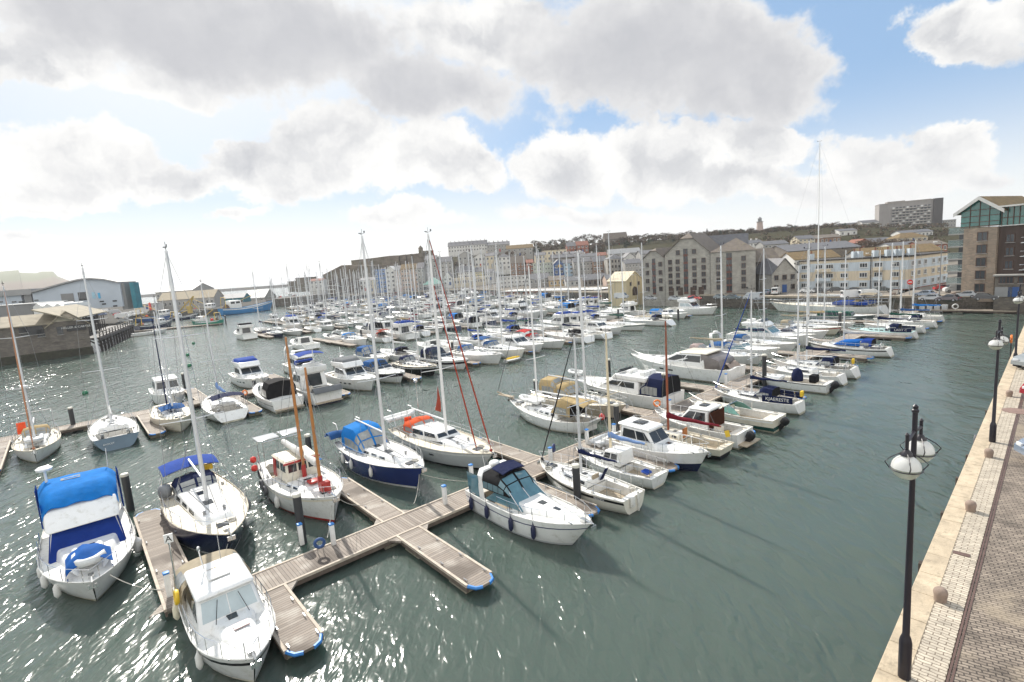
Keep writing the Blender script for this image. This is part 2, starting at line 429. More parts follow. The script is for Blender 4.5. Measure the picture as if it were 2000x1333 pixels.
class Frust:
    """tapered house: aft/fore stations, half widths and heights; quads for panels"""
    def __init__(s, xa, xf, wa, wf, za, zf, h_a, h_f, rake_a=.1, rake_f=.4, tuck=.12, wta=None, wtf=None):
        s.b = [V(xa, -wa, za), V(xf, -wf, zf), V(xf, wf, zf), V(xa, wa, za)]
        ta, tf = (wta or wa-tuck), (wtf or wf-tuck)
        s.t = [V(xa+rake_a, -ta, za+h_a), V(xf-rake_f, -tf, zf+h_f), V(xf-rake_f, tf, zf+h_f), V(xa+rake_a, ta, za+h_a)]
    def mbox(s, mb, mi=0): return mb.hexa(s.b, s.t, mi)
    def quad(s, side):
        b, t = s.b, s.t
        return {'stb': (b[0], b[1], t[1], t[0]), 'port': (b[2], b[3], t[3], t[2]), 'front': (b[1], b[2], t[2], t[1]), 'back': (b[3], b[0], t[0], t[3]), 'top': (t[0], t[1], t[2], t[3])}[side]
def bil(q, a, b):
    return q[0]*(1-a)*(1-b)+q[1]*a*(1-b)+q[2]*a*b+q[3]*(1-a)*b
def panel(mb, q, ab, off=.012, mi=0, th=.03):
    """thin slab lying on a quad, outline ab in the quad's own 0..1 coordinates"""
    n = (q[1]-q[0]).cross(q[3]-q[0]).normalized()
    if n.length < .5: n = (q[2]-q[1]).cross(q[0]-q[1]).normalized()
    p = [bil(q, a, b) for a, b in ab]
    mb.loft([[v+n*(off-th) for v in p], [v+n*off for v in p]], mi, True, True)
def rect(a0, b0, a1, b1): return [(a0, b0), (a1, b0), (a1, b1), (a0, b1)]
def rails(ln, u0, u1, h=.6, parent=None, step=.11, r=.014, bow=True, inset=.95, name='guard_rail', wires=2):
    mb = MB(); n = max(2, round((u1-u0)/step)); us = [u0+(u1-u0)*i/n for i in range(n+1)]
    tops = {}
    for sg in (1, -1):
        top = [V(ln.x(u), sg*ln.half(u)*inset, ln.sh(u)+h) for u in us]
        tops[sg] = top
        for u, t in zip(us, top):
            mb.tube([(ln.x(u), sg*ln.half(u)*inset, ln.sh(u)-.05), t], r, 4)
        if bow: top = top+[V(ln.x(1)+.10, 0, ln.sh(1)+h)]
        mb.tube(top, r*.9, 4)
        if wires > 1: mb.tube([p-V(0, 0, h*.5) for p in top], r*.55, 3)
    return mb.build(name, STEEL, parent, smooth=60)
def fender(loc, m, lab, grp='fenders hung along the hulls', r=.12, l=.55, cap=None):
    mb = MB()
    mb.lathe([(.02, l/2+.14), (.035, l/2+.06), (r*.6, l/2), (r, l/2-.1), (r, -l/2+.1), (r*.6, -l/2), (.03, -l/2-.05)], (0, 0, 0), 10, 0)
    mats = [m]
    if cap:
        mb.lathe([(r*.62, l/2+.004), (r*1.03, l/2-.1), (r*1.03, l/2-.17)], n=10, mi=1, caps=False); mb.lathe([(r*.62, -l/2-.004), (r*1.03, -l/2+.1), (r*1.03, -l/2+.17)], n=10, mi=1, caps=False); mats.append(cap)
    mb.tube([(0, 0, l/2+.1), (0, 0, l/2+.7)], .014, 4, 0)
    o = mb.build('fender', mats); o.location = loc
    return tag(o, lab, 'fender', grp)
def W(root, x, y, z):
    """point in a boat's own axes to world"""
    return Matrix.Translation(root.location) @ Matrix.Rotation(root.rotation_euler.z, 4, 'Z') @ V(x, y, z)
def hung(root, ln, side, us, m, what, z=.55, **kw):
    for i, u in enumerate(us):
        h = ln.sh(u); y = ln.y(u, z/h)+kw.get('r', .12)+.01
        fender(W(root, ln.x(u, z/h), side*y, z), m, what.replace('#', nth(i)), **kw)
# ---------------------------------------------------------------- rig
def rig(root, ln, xm, zm, H, mastm=ALU, r=.075, spread=2, boom=None, cover=None, furl=None, stays=True, bowx=None, sternx=None, det=2, cov_h=.34, topgear=True, furl_r=.06, frac=1.0, boom_z=1.25, back=True, radar=False, flagm=None):
    """mast with spreaders, boom with stowed sail, standing rigging, furled headsail"""
    n = 8 if det > 1 else 5
    mm = MB(); mm.tube([(xm, 0, zm-.1), (xm, 0, zm+(H-zm)*.6), (xm-.02, 0, H)], [r, r*.95, r*.6], n, 0)
    mast = mm.build('mast', mastm, root, smooth=60)
    bx = bowx if bowx is not None else ln.x(.985); sx_ = sternx if sternx is not None else ln.x(.02)
    yb = ln.half((xm+ln.L/2)/ln.L)*.93; zd = ln.sh((xm+ln.L/2)/ln.L)
    tips = []
    for i in range(spread):
        z = zm+(H-zm)*((i+1)/(spread+1)*.98+.02); w_ = yb*(.86-.18*i)
        tips.append((w_, z)); s_ = MB()
        for sg in (1, -1): s_.tube([(xm, 0, z), (xm-.12, sg*w_, z+.05)], [.032, .02], 4)
        s_.build('spreader', mastm, mast)
    if topgear:
        t_ = MB(); t_.tube([(xm-.02, 0, H-.02), (xm-.02, 0, H+.45)], .012, 4); t_.tube([(xm-.3, 0, H+.12), (xm+.35, 0, H+.16)], .012, 4); t_.box((xm+.33, 0, H+.24), (.12, .03, .12)); t_.box((xm-.28, 0, H+.2), (.05, .16, .05))
        t_.build('masthead_fitting', BLACK, mast)
    if radar:
        rd = MB(); rd.lathe([(.05, -.12), (.26, -.1), (.28, 0), (.22, .1), (.05, .12)], (xm+.34, 0, zm+(H-zm)*.36), 10); rd.box((xm+.12, 0, zm+(H-zm)*.36-.14), (.3, .08, .05)); rd.build('radar_dome', WHP, mast)
    if stays:
        st_ = MB(); k = 3; rr = .011 if det > 1 else .018
        ztop = zm+(H-zm)*frac
        st_.tube([(bx, 0, ln.sh(1.)), (xm, 0, ztop)], rr, k)
        if back: st_.tube([(sx_, 0, ln.sh(0)), (xm, 0, H)], rr, k)
        for sg in (1, -1):
            pts = [(xm-.1, sg*yb, zd)]+[(xm-.12, sg*a, z+.05) for a, z in tips]+[(xm, 0, H-.1)]
            st_.tube(pts, rr, k)
            if tips: st_.tube([(xm-.25, sg*yb, zd), (xm, 0, tips[0][1])], rr, k); st_.tube([(xm+.2, sg*yb, zd), (xm, 0, tips[0][1])], rr*.8, k)
        st_.build('rigging', WIRE, root)
    if furl:
        f_ = MB(); a = V(bx-.05, 0, ln.sh(1.)+.25); b = V(xm+.08, 0, zm+(H-zm)*frac*.97)
        f_.tube([a, a+(b-a)*.12, a+(b-a)*.6, b], [furl_r*.5, furl_r, furl_r*.8, furl_r*.4], 7)
        f_.lathe([(.02, -.1), (.1, -.06), (.1, .06), (.02, .1)], a-V(0, 0, .1), 8)
        f_.build('furled_headsail', furl, root, smooth=60)
    if boom:
        zb = zm+boom_z; be = xm-boom
        b_ = MB(); b_.tube([(xm-.05, 0, zb), (be, 0, zb+.1)], .055, 6)
        bm_ = b_.build('boom', mastm, root)
        if cover:
            c_ = MB(); N = 9; rings = []
            for i in range(N+1):
                k = i/N; x = xm+.08-(boom*.97+.08)*k
                hh = cov_h*(1.0-.55*k)+(.5*cov_h*max(0, 1-k*7)); wd = .13*(1-.45*k)+.02*math.sin(i*2.1)
                z0 = zb+.1*k-.07
                rings.append([V(x, wd*math.cos(a)*(1 if math.sin(a) < .3 else .75), z0+hh*.5+hh*.5*math.sin(a)+.02*math.sin(i*1.7)) for a in [2*math.pi*j/8 for j in range(8)]])
            c_.loft(rings, 0); c_.build('sail_cover', cover, bm_, smooth=70)
    if flagm:
        fl = MB(); fl.sheet(lambda u, v: V(sx_-.1-.35*u, .05*math.sin(u*5), ln.sh(0)+1.0+.5*v-.1*u), 5, 2, .01); fl.build('ensign', flagm, root)
    return mast
def canopy(name, root, xa, xf, w, z0, z1, m, glass=None, front=.5, back=.15, bow=.16, win=True, smooth=50):
    """fabric hood on hoops; clear front and side panels"""
    mb = MB(); rings = []
    N = 6
    for i in range(N+1):
        k = i/N; x = xa+(xf-xa)*k
        top = z1 - (0 if k < 1-front else ((k-(1-front))/front)**1.6*(z1-z0)*.92) - back*(1-k)**2*.5
        ww = w*(1-.12*k*k)
        rings.append([V(x, ww, z0), V(x, ww*.98, z0+(top-z0)*.55), V(x, ww*.8, z0+(top-z0)*.92), V(x, 0, top+bow*(top-z0)*.3), V(x, -ww*.8, z0+(top-z0)*.92), V(x, -ww*.98, z0+(top-z0)*.55), V(x, -ww, z0)])
    mb.loft(rings, 0, closed=False, caps=False)
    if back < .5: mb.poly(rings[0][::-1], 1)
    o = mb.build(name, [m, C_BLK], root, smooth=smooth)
    if win:
        gb = MB()
        for j in (0, 5):     # side lights
            for i in range(1, N-1):
                q = (rings[i][j], rings[i+1][j], rings[i+1][j+1], rings[i][j+1])
                if j == 0: q = (q[1], q[0], q[3], q[2])
                panel(gb, q, rect(.05, .12, .95, .9), .012, 0, .02)
        for i, j in [(i, j) for i in (N-2, N-1) for j in (1, 2, 3, 4)]:
            q = (rings[i][j], rings[i+1][j], rings[i+1][j+1], rings[i][j+1])
            q = (q[1], q[2], q[3], q[0])
            n = (q[1]-q[0]).cross(q[3]-q[0])
            if n.z < 0: q = (q[1], q[0], q[3], q[2])
            panel(gb, q, rect(.08, .06, .92, .94), .012, 0, .02)
        gb.build('hood_window', glass or GLASSC, o, smooth=0)
    return o
def awning(name, root, xa, xf, w, z, m, sag=.22, th=.03, fr=True):
    mb = MB(); mb.sheet(lambda u, v: V(xa+(xf-xa)*u, w*(2*v-1), z+sag*(1-(2*u-1)**2)*.6+sag*(1-(2*v-1)**2)-sag*.4), 6, 8, th)
    o = mb.build(name, m, root, smooth=60)
    if fr:
        f_ = MB()
        for x in (xa+.06, xf-.06):
            f_.tube([(xa*.5+xf*.5, w*.98, z-1.1), (x, w*.98, z-.3*sag-.03), (x, 0, z+sag*.55-.05), (x, -w*.98, z-.3*sag-.03), (xa*.5+xf*.5, -w*.98, z-1.1)], .015, 4)
        f_.build('hoop', STEEL, o)
    return o
# ---------------------------------------------------------------- sailing yacht
def yacht(label, loc=(0, 0, 0), rz=0.0, group=None, name='sailing_yacht', cat='sailing yacht', L=10, B=3.3, fb=1.0, hm=GEL, stripe=None, boot=None, bottom=None, dm=DECKM, mast_h=14, mast_u=.58, mastm=ALU, cover=None, hood=None, hoodg=None, bimini=None, furl=None, boom=None, coach=(.34, .76, .45), ports=4, pilot=None, wheel=1, det=2, trans=.05, lnkw=None, spread=2, stays=True, rail=True, radar=False, dinghy=None, band=(.14, .26), pit=(.04, .32, .62, .5), furl_r=.06, frac=1.0, cov_h=.34, flagm=None, low=None, cabm=None, back=True, hoodw=None, topgear=True, boom_z=1.25):
    fb *= .86; root = thing(name, label, cat, loc, rz, group)
    kw = dict(ws=.74, um=.44, rake=.09, trans=trans); kw.update(lnkw or {})
    ln = Lines(L, B, fb, **kw)
    us = US if det > 1 else [0, .1, .25, .45, .65, .82, .94, 1.0]
    hull(ln, hm, stripe, boot, bottom, low, us, parent=root, bands=band)
    deck(ln, dm, us, pit, parent=root, pitm=TEAK)
    xa, xf = ln.x(coach[0]), ln.x(coach[1])
    fr = Frust(xa, xf, ln.half(coach[0])*.66, ln.half(coach[1])*.58, ln.sh(coach[0])-.06, ln.sh(coach[1])-.06, coach[2]*1.05, coach[2]*.55, .05, .45*coach[2]*2, .14)
    mb = MB(); fr.mbox(mb)
    cab = mb.build('coachroof', cabm or GEL, root, smooth=50, bevel=.09 if det > 1 else 0, seg=2)
    for side in ('stb', 'port'):
        q = fr.quad(side); w_ = MB()
        if ports == 1:
            pts = [(.08, .30), (.72, .34), (.66, .72), (.12, .78)]
            if side == 'port': pts = [(1-a, b) for a, b in pts][::-1]
            panel(w_, q, pts); w_.build('window', GLASS, cab, smooth=0)
        else:
            for k in range(ports):
                a0 = .08+.72*k/ports; a1 = a0+.72/ports*.62
                if side == 'port': a0, a1 = 1-a1, 1-a0
                w_ = MB(); panel(w_, q, rect(a0, .34, a1, .74)); w_.build('window', GLASS, cab, smooth=0)
    q = fr.quad('top')
    for a, b_, da, db in ((.3, .5, .05, .12), (.62, .5, .06, .14)) if det > 1 else ():
        h_ = MB(); panel(h_, q, rect(a-da, b_-db, a+da, b_+db), .03, 0, .05); h_.build('hatch', GLASS, cab, smooth=0)
    if det > 1:
        h_ = MB(); panel(h_, q, rect(.02, .3, .18, .7), .05, 0, .08); h_.build('companion_hatch', GEL, cab)
        f_ = MB(); u = .86; f_.box((ln.x(u), 0, ln.sh(u)+.02), (.5, .5, .07)); f_.build('fore_hatch', GLASS, root)
        for sg in (1, -1): wi = MB(); wi.lathe([(.09, 0), (.07, .07), (.075, .15), (.03, .17)], (ln.x(pit[1])-.5, sg*ln.half(.26)*.80, ln.sh(.26)-.05), 8); wi.build('winch', STEEL, root)
    if pilot:     # raised wheelhouse/deck saloon (u0,u1,height)
        f2 = Frust(ln.x(pilot[0]), ln.x(pilot[1]), ln.half(pilot[0])*.62, ln.half(pilot[1])*.55, ln.sh(pilot[0])-.06, ln.sh(pilot[1])+.2, pilot[2], pilot[2]-.3, .05, .6, .16)
        mb = MB(); f2.mbox(mb); ph = mb.build('pilothouse', cabm or GEL, root, bevel=.07, smooth=50)
        for side in ('stb', 'port', 'front'):
            for a0, a1 in ((.06, .47), (.53, .94)):
                w_ = MB(); panel(w_, f2.quad(side), rect(a0, .42, a1, .86)); w_.build('window', GLASS, ph, smooth=0)
    zc = ln.sh(coach[0]); hw = hoodw or ln.half(coach[0])*.62
    if hood: canopy('sprayhood', root, xa-.75, xa+.75, hw, zc+.25, zc+1.05, hood, hoodg)
    if bimini: awning('bimini', root, ln.x(.04), ln.x(coach[0])-.5, ln.half(.2)*.85, zc+1.35, bimini)
    for k in range(wheel if det > 1 else 0):
        yy = 0 if wheel == 1 else (.75 if k else -.75)*ln.half(.15)*.7
        wh = MB(); wh.torus((ln.x(.13), yy, zc+.25), .42, .025, 18, 5, 0, Matrix.Rotation(R(80), 3, 'Y'))
        for a in range(3): wh.tube([(ln.x(.13), yy-.4*math.cos(a*1.05), zc+.25-.4*math.sin(a*1.05)), (ln.x(.13), yy+.4*math.cos(a*1.05), zc+.25+.4*math.sin(a*1.05))], .012, 3)
        wh.box((ln.x(.13)+.12, yy, zc-.1), (.2, .25, .7)); wh.build('steering_wheel', STEEL, root)
    if rail: rails(ln, .02, .955, .58, root, .12 if det > 1 else .2, .016 if det > 1 else .02, wires=2 if det > 1 else 1)
    xm = ln.x(mast_u); zm = ln.sh(mast_u)+coach[2]*.6
    if mast_h: rig(root, ln, xm, zm, mast_h, mastm, (.108 if L > 10 else .08) if det > 1 else .115, spread, boom or L*.36, cover, furl, stays, det=det, radar=radar, furl_r=furl_r, frac=frac, cov_h=cov_h, flagm=flagm, back=back, topgear=topgear, boom_z=boom_z)
    if det > 1:   # anchor and pulpit gear
        an = MB(); an.tube([(ln.x(1)-.5, 0, ln.sh(1)+.05), (ln.x(1)+.12, 0, ln.sh(1)+.02), (ln.x(1)+.16, 0, ln.sh(1)-.2)], .035, 5); an.box((ln.x(1)+.12, 0, ln.sh(1)-.16), (.06, .34, .2)); an.build('anchor', STEEL, root)
        ga = MB(); ga.box((ln.x(.93), 0, ln.sh(.93)+.03), (.35, .22, .16)); ga.build('windlass', STEEL, root)
    if det > 1:   # lines, vents and a coil of rope on deck
        v_ = MB()
        for sg in (1, -1): v_.tube([(ln.x(coach[0])+.3, sg*ln.half(.4)*.3, zc+coach[2]*.95), (ln.x(coach[1])-.5, sg*.12, ln.sh(coach[1])+coach[2]*.5)], .02, 4); v_.lathe([(.08, 0), (.07, .1), (.1, .16), (.03, .22)], (ln.x(coach[1])-.9, sg*.45, ln.sh(coach[1])+coach[2]*.45), 8)
        v_.build('deck_fittings', mat('deck_grey', (.30, .30, .30), .6), root)
        for u, y in ((.84, .45), (.09, -.7)): v_ = MB(); v_.torus((ln.x(u), y, ln.sh(u)+.03), .19, .05, 12, 5); v_.build('rope_coil', ROPE, root)
    if dinghy:
        dg(root, dinghy[0], dinghy[1], dinghy[2])
    return root, ln
def dg(root, x, z, m, L=2.4, rot=0.0, y=0.0):
    """inflatable or covered tender carried on deck"""
    mb = MB(); mb.tube([(-L/2, -.42, .2), (L*.2, -.45, .22), (L*.45, -.2, .3), (L*.48, 0, .32), (L*.45, .2, .3), (L*.2, .45, .22), (-L/2, .42, .2)], .17, 8)
    mb.box((-.05, 0, .16), (L*.85, .8, .12))
    o = mb.build('tender', m, root, smooth=60); o.location = (x, y, z); o.rotation_euler.z = rot
    return o
# ---------------------------------------------------------------- motor boats
def outboard(root, x, y, z, s=1.0, m=None, tilt=0):
    o = MB(); M = Matrix.Rotation(tilt, 3, 'Y')
    def T(p): return M @ (V(*p)*s)+V(x, y, z)
    r_ = []
    for zz, a, b, dx in ((.0, .16, .13, 0), (.1, .26, .18, .02), (.4, .30, .19, .0), (.55, .24, .16, .02), (.62, .1, .08, .05)):
        r_.append([T((-.2+dx+a*math.cos(2*math.pi*k/10), b*math.sin(2*math.pi*k/10), zz)) for k in range(10)])
    o.loft(r_)
    o.hexa([T(p) for p in ((-.32, -.07, -.8), (-.08, -.07, -.8), (-.08, .07, -.8), (-.32, .07, -.8))], [T(p) for p in ((-.34, -.1, .05), (-.04, -.1, .05), (-.04, .1, .05), (-.34, .1, .05))])
    o.tube([T((-.45, 0, -.7)), T((-.05, 0, -.72))], .07*s, 7)
    ob = o.build('outboard_motor', m or BLACK, root, bevel=.015)
    return ob
def motor(label, loc=(0, 0, 0), rz=0.0, group=None, name='motor_cruiser', cat='motor boat', L=9, B=3.2, fb=1.1, hm=GEL, stripe=None, boot=None, bottom=None, low=None, dm=DECKM,
          trunk=(.5, .92, .35), cab=(.3, .62, 1.25, .9, .8), cabm=None, winf=GLASS, wins=GLASS, roof=None, roofm=None, fly=None, flycover=None, flywin=True, canopy_=None, arch=None, archm=None,
          screen=None, pit=(.03, .3, .82, .55), rail=True, ob=None, platform=True, det=2, lnkw=None, bands=(.10, .2), hatches=2, coverf=None, radar=False, seats=True, sidebands=1, mastr=None, awn=None, tender=None, hullwin=0, hatchroof=False):
    fb *= .90; root = thing(name, label, cat, loc, rz, group)
    kw = dict(ws=.90, um=.42, rake=.10, bowp=2.5, bowrise=.34, trans=-.0, motor=True, wl=.84); kw.update(lnkw or {})
    ln = Lines(L, B, fb, **kw)
    us = US if det > 1 else [0, .1, .3, .5, .7, .85, .95, 1.0]
    hl = hull(ln, hm, stripe, boot, bottom, low, us, parent=root, bands=bands)
    deck(ln, dm, us, pit, parent=root, pitm=TEAK if det > 1 else dm)
    if hullwin:
        for sg in (1, -1):
            for k in range(hullwin):
                u = .5+.09*k; h = ln.sh(u); z = h*.62
                q = [V(ln.x(u+du, zz/h), sg*(ln.y(u+du, zz/h)+.012), zz) for du, zz in ((-.022, z-.09), (.022, z-.07), (.022, z+.1), (-.022, z+.08))]
                w_ = MB(); w_.loft([[p-V(0, sg*.03, 0) for p in q], q]); w_.build('porthole', GLASS, hl, smooth=0)
    if trunk:
        u0, u1, h = trunk
        fr = Frust(ln.x(u0), ln.x(u1), ln.half(u0)*.78, max(.12, ln.half(u1)*.55), ln.sh(u0)-.06, ln.sh(u1)-.08, h*1.15, h*.35, 0, h*1.6, .22, None, max(.08, ln.half(u1)*.55-.1))
        mb = MB(); fr.mbox(mb); tr = mb.build('coachroof', cabm or hm if hm in (GEL, GEL2) else GEL, root, bevel=.1 if det > 1 else 0, smooth=60)
        if det > 1:
            for k in range(hatches):
                h_ = MB(); a = .35+.3*k; panel(h_, fr.quad('top'), rect(a-.06, .36, a+.06, .64), .02, 0, .05); h_.build('hatch', GLASS, tr, smooth=0)
    top = ln.sh(.4); xr = None
    if cab:
        u0, u1, h, rk, wr = cab
        zb = ln.sh((u0+u1)/2)-.08
        f2 = Frust(ln.x(u0), ln.x(u1), ln.half(u0)*wr, ln.half(u1)*wr, zb, zb, h, h*.94, .10, rk, .2)
        mb = MB(); f2.mbox(mb); cb = mb.build('cabin', cabm or GEL, root, bevel=.13 if det > 1 else 0, seg=3, smooth=55)
        for side in ('stb', 'port'):
            q = f2.quad(side); pts = [(.10, .42), (.52, .42), (.52, .86), (.12, .86)], [(.55, .42), (.93, .42), (.86, .86), (.55, .86)]
            for pp in pts:
                if side == 'port': pp = [(1-a, b) for a, b in pp][::-1]
                w_ = MB(); panel(w_, q, pp); w_.build('window', wins, cb, smooth=0)
        q = f2.quad('front')
        for a0, a1 in ((.07, .49), (.51, .93)) if wr > .0 else ():
            w_ = MB(); panel(w_, q, rect(a0, .38, a1, .88)); w_.build('windscreen', winf, cb, smooth=0)
        q = f2.quad('back'); w_ = MB(); panel(w_, q, rect(.2, .1, .8, .9)); w_.build('cabin_door', GLASS, cb, smooth=0)
        top = zb+h
        if roof is not None:
            tt = f2.t; mb = MB(); c = [p.copy() for p in tt]; e = roof
            c[0] += V(-e[0], -.1, 0); c[3] += V(-e[0], .1, 0); c[1] += V(e[1], -.08, 0); c[2] += V(e[1], .08, 0)
            mb.hexa([p-V(0, 0, .02) for p in c], [p+V(.06 if i in (0, 3) else -.12, .14 if p.y < 0 else -.14, .14) for i, p in enumerate(c)])
            rf = mb.build('roof', roofm or GEL, root, bevel=.11, seg=3, smooth=60); top += .12
            if hatchroof:
                h_ = MB(); x0 = (c[0].x+c[1].x)/2; h_.box((x0, 0, top+.03), ((c[1].x-c[0].x)*.3, B*.28, .05)); h_.build('roof_hatch', WHP if hatchroof == 2 else GLASS, rf, bevel=.01)
    if fly:     # (xa_u, xf_u, height)
        u0, u1, h = fly
        f3 = Frust(ln.x(u0), ln.x(u1), B*.40, B*.34, top-.04, top-.04, h, h, -.1, .55, -.02)
        mb = MB(); f3.mbox(mb); fb_ = mb.build('flybridge', GEL, root, bevel=.1, seg=3, smooth=55)
        if flycover:
            f4 = Frust(ln.x(u0)+.1, ln.x(u1)-.55, B*.40, B*.33, top+h-.08, top+h-.08, .42, .34, .3, .5, .22)
            mb = MB(); f4.mbox(mb); mb.build('flybridge_cover', flycover, root, bevel=.12, seg=3, smooth=60)
        else:
            st = MB(); st.box((ln.x(u0+.06), 0, top+h+.1), (.5, B*.5, .35)); st.build('flybridge_bench', WHP, root, bevel=.05); st = MB(); st.box((ln.x(u1)-1.5, 0, top+h+.08), (.35, B*.35, .3)); st.build('flybridge_seat', WHP, root, bevel=.05)
            sc_ = MB(); sc_.hexa([V(ln.x(u1)-.75, -B*.3, top+h), V(ln.x(u1)-.70, -B*.3, top+h), V(ln.x(u1)-.70, B*.3, top+h), V(ln.x(u1)-.75, B*.3, top+h)], [V(ln.x(u1)-.95, -B*.27, top+h+.35), V(ln.x(u1)-.92, -B*.27, top+h+.35), V(ln.x(u1)-.92, B*.27, top+h+.35), V(ln.x(u1)-.95, B*.27, top+h+.35)])
            sc_.build('flybridge_screen', GLASS, root, smooth=0)
        for sg in (1, -1): mb = MB(); mb.tube([(ln.x(u0), sg*B*.4, top+h), (ln.x(u0)-.02, sg*B*.4, top+h+.5), (ln.x(u0)+1.2, sg*B*.4, top+h+.45), (ln.x(u0)+1.4, sg*B*.4, top+h)], .02, 4); mb.build('flybridge_rail', STEEL, root)
    if screen:   # open boat wraparound windscreen (u_aft,u_fwd,height,mat)
        u0, u1, h, gm = screen
        f5 = Frust(ln.x(u0), ln.x(u1), ln.half(u0)*.82, ln.half(u1)*.72, ln.sh(u0)-.02, ln.sh(u1)+.02, h*.85, h, .3, h*1.5, .14)
        mb = MB()
        for side, l_ in (('stb', [(0, .02), (.97, .02), (.97, .96), (.45, .96)]), ('port', [(1, .02), (.55, .96), (.03, .96), (.03, .02)]), ('front', rect(.02, .02, .48, .96)), ('front', rect(.52, .02, .98, .96))):
            panel(mb, f5.quad(side), l_, 0, 0, .03)
        ws_ = mb.build('windscreen', gm, root, smooth=0)
        fm = MB(); b, t = f5.b, f5.t
        fm.tube([bil(f5.quad('stb'), .45, .97), t[1], t[2], bil(f5.quad('port'), .55, .97)], .025, 4)
        for p, q in ((b[1], t[1]), (b[2], t[2]), ((b[1]+b[2])/2, (t[1]+t[2])/2)): fm.tube([p, q], .025, 4)
        fm.build('windscreen_frame', STEEL if det > 1 else ALU, ws_)
    if canopy_:  # (u0,u1,height,fabric,glass)
        u0, u1, h, cm, gm = canopy_
        canopy('canopy', root, ln.x(u0), ln.x(u1), ln.half((u0+u1)/2)*.84, ln.sh(.2)-.02, ln.sh(.2)+h, cm, gm, front=.35, back=.1, bow=.12)
    if awn:      # (u0,u1,z,mat)
        awning('bimini', root, ln.x(awn[0]), ln.x(awn[1]), B*.38, awn[2], awn[3])
    if arch:     # (u, height)
        u, h = arch; mb = MB(); w_ = ln.half(u)*.92; x = ln.x(u); z = ln.sh(u)-.05
        prof = [(x, w_, z), (x-.35*h*.6, w_*.9, z+h*.8), (x-.30*h, w_*.68, z+h), (x-.30*h, -w_*.68, z+h), (x-.35*h*.6, -w_*.9, z+h*.8), (x, -w_, z)]
        prof = [V(p[0]+.25, p[1], p[2]) for p in prof]
        mb.loft([[p+V(-.22, 0, -.05), p+V(.22, 0, -.05), p+V(.18, 0, .07), p+V(-.18, 0, .07)] for p in prof])
        ar = mb.build('radar_arch', archm or GEL, root, bevel=.02)
        rd = MB(); rd.lathe([(.1, 0), (.28, .06), (.3, .16), (.22, .24), (.05, .27)], (x-.05*h, 0, z+h+.05), 12); rd.build('radar_dome', WHP, ar)
        an = MB(); an.tube([(x-.05*h, w_*.5, z+h), (x-.3*h, w_*.55, z+h+1.4)], .012, 4); an.tube([(x-.05*h, -w_*.5, z+h), (x-.2*h, -w_*.5, z+h+.7)], .014, 4); an.build('aerial', WHP, ar)
    if mastr:    # small mast with radar (u, base z, h)
        mb = MB(); x = ln.x(mastr[0]); mb.tube([(x, 0, mastr[1]), (x-.15, 0, mastr[1]+mastr[2])], .04, 5); mb.tube([(x-.1, -.4, mastr[1]+mastr[2]*.6), (x-.1, .4, mastr[1]+mastr[2]*.6)], .02, 4); mb.lathe([(.06, 0), (.25, .05), (.27, .16), (.05, .24)], (x+.2, 0, mastr[1]+mastr[2]*.35), 10)
        mb.build('signal_mast', WHP, root)
    if seats and pit and det > 1:
        mb = MB(); z = ln.sh(pit[1])-pit[3]-.05; mb.box((ln.x(pit[0])+.35, 0, z+.25), (.5, ln.half(.05)*1.35, .5)); mb.build('cockpit_bench', mat('cream_vinyl', (.66, .60, .5), .5), root, bevel=.05); mb = MB(); mb.box((ln.x(pit[1])-.55, ln.half(.3)*.45, z+.4), (.5, .5, .8)); mb.build('cockpit_seat', mat('cream_vinyl', (.66, .60, .5), .5), root, bevel=.05)
    if platform:
        mb = MB(); mb.box((-L/2-.28, 0, .32), (.62, B*.78, .08)); mb.build('bathing_platform', dm if det < 2 else TEAK, root, bevel=.02)
    if rail: rails(ln, .36, .975, .55, root, .1 if det > 1 else .16, .016, wires=1)
    if ob:
        for k in range(ob[0]): outboard(root, -L/2-.05, (k-(ob[0]-1)/2)*.55, .55, ob[1], tilt=ob[2])
    if tender: dg(root, ln.x(tender[0]), ln.sh(tender[0])+tender[2], tender[1], 2.1)
    if det > 1:
        an = MB(); an.tube([(ln.x(1)-.4, 0, ln.sh(1)+.04), (ln.x(1)+.12, 0, ln.sh(1)-.0), (ln.x(1)+.14, 0, ln.sh(1)-.22)], .035, 5); an.box((ln.x(1)+.1, 0, ln.sh(1)-.18), (.06, .3, .18)); an.box((ln.x(.94), 0, ln.sh(.94)+.05), (.28, .2, .14)); an.build('anchor', STEEL, root)
        for u in (.1, .5, .9):
            for sg in (1, -1): cl = MB(); cl.box((ln.x(u), sg*ln.half(u)*.92, ln.sh(u)+.03), (.26, .05, .06)); cl.build('deck_cleat', STEEL, root)
    return root, ln
def hd(bow, stern):
    """centre and heading from (s,t) of bow and stern"""
    a, b = ST(*bow), ST(*stern); d = a-b
    return (a+b)/2, math.atan2(d.y, d.x), d.length
HAZE = .00016
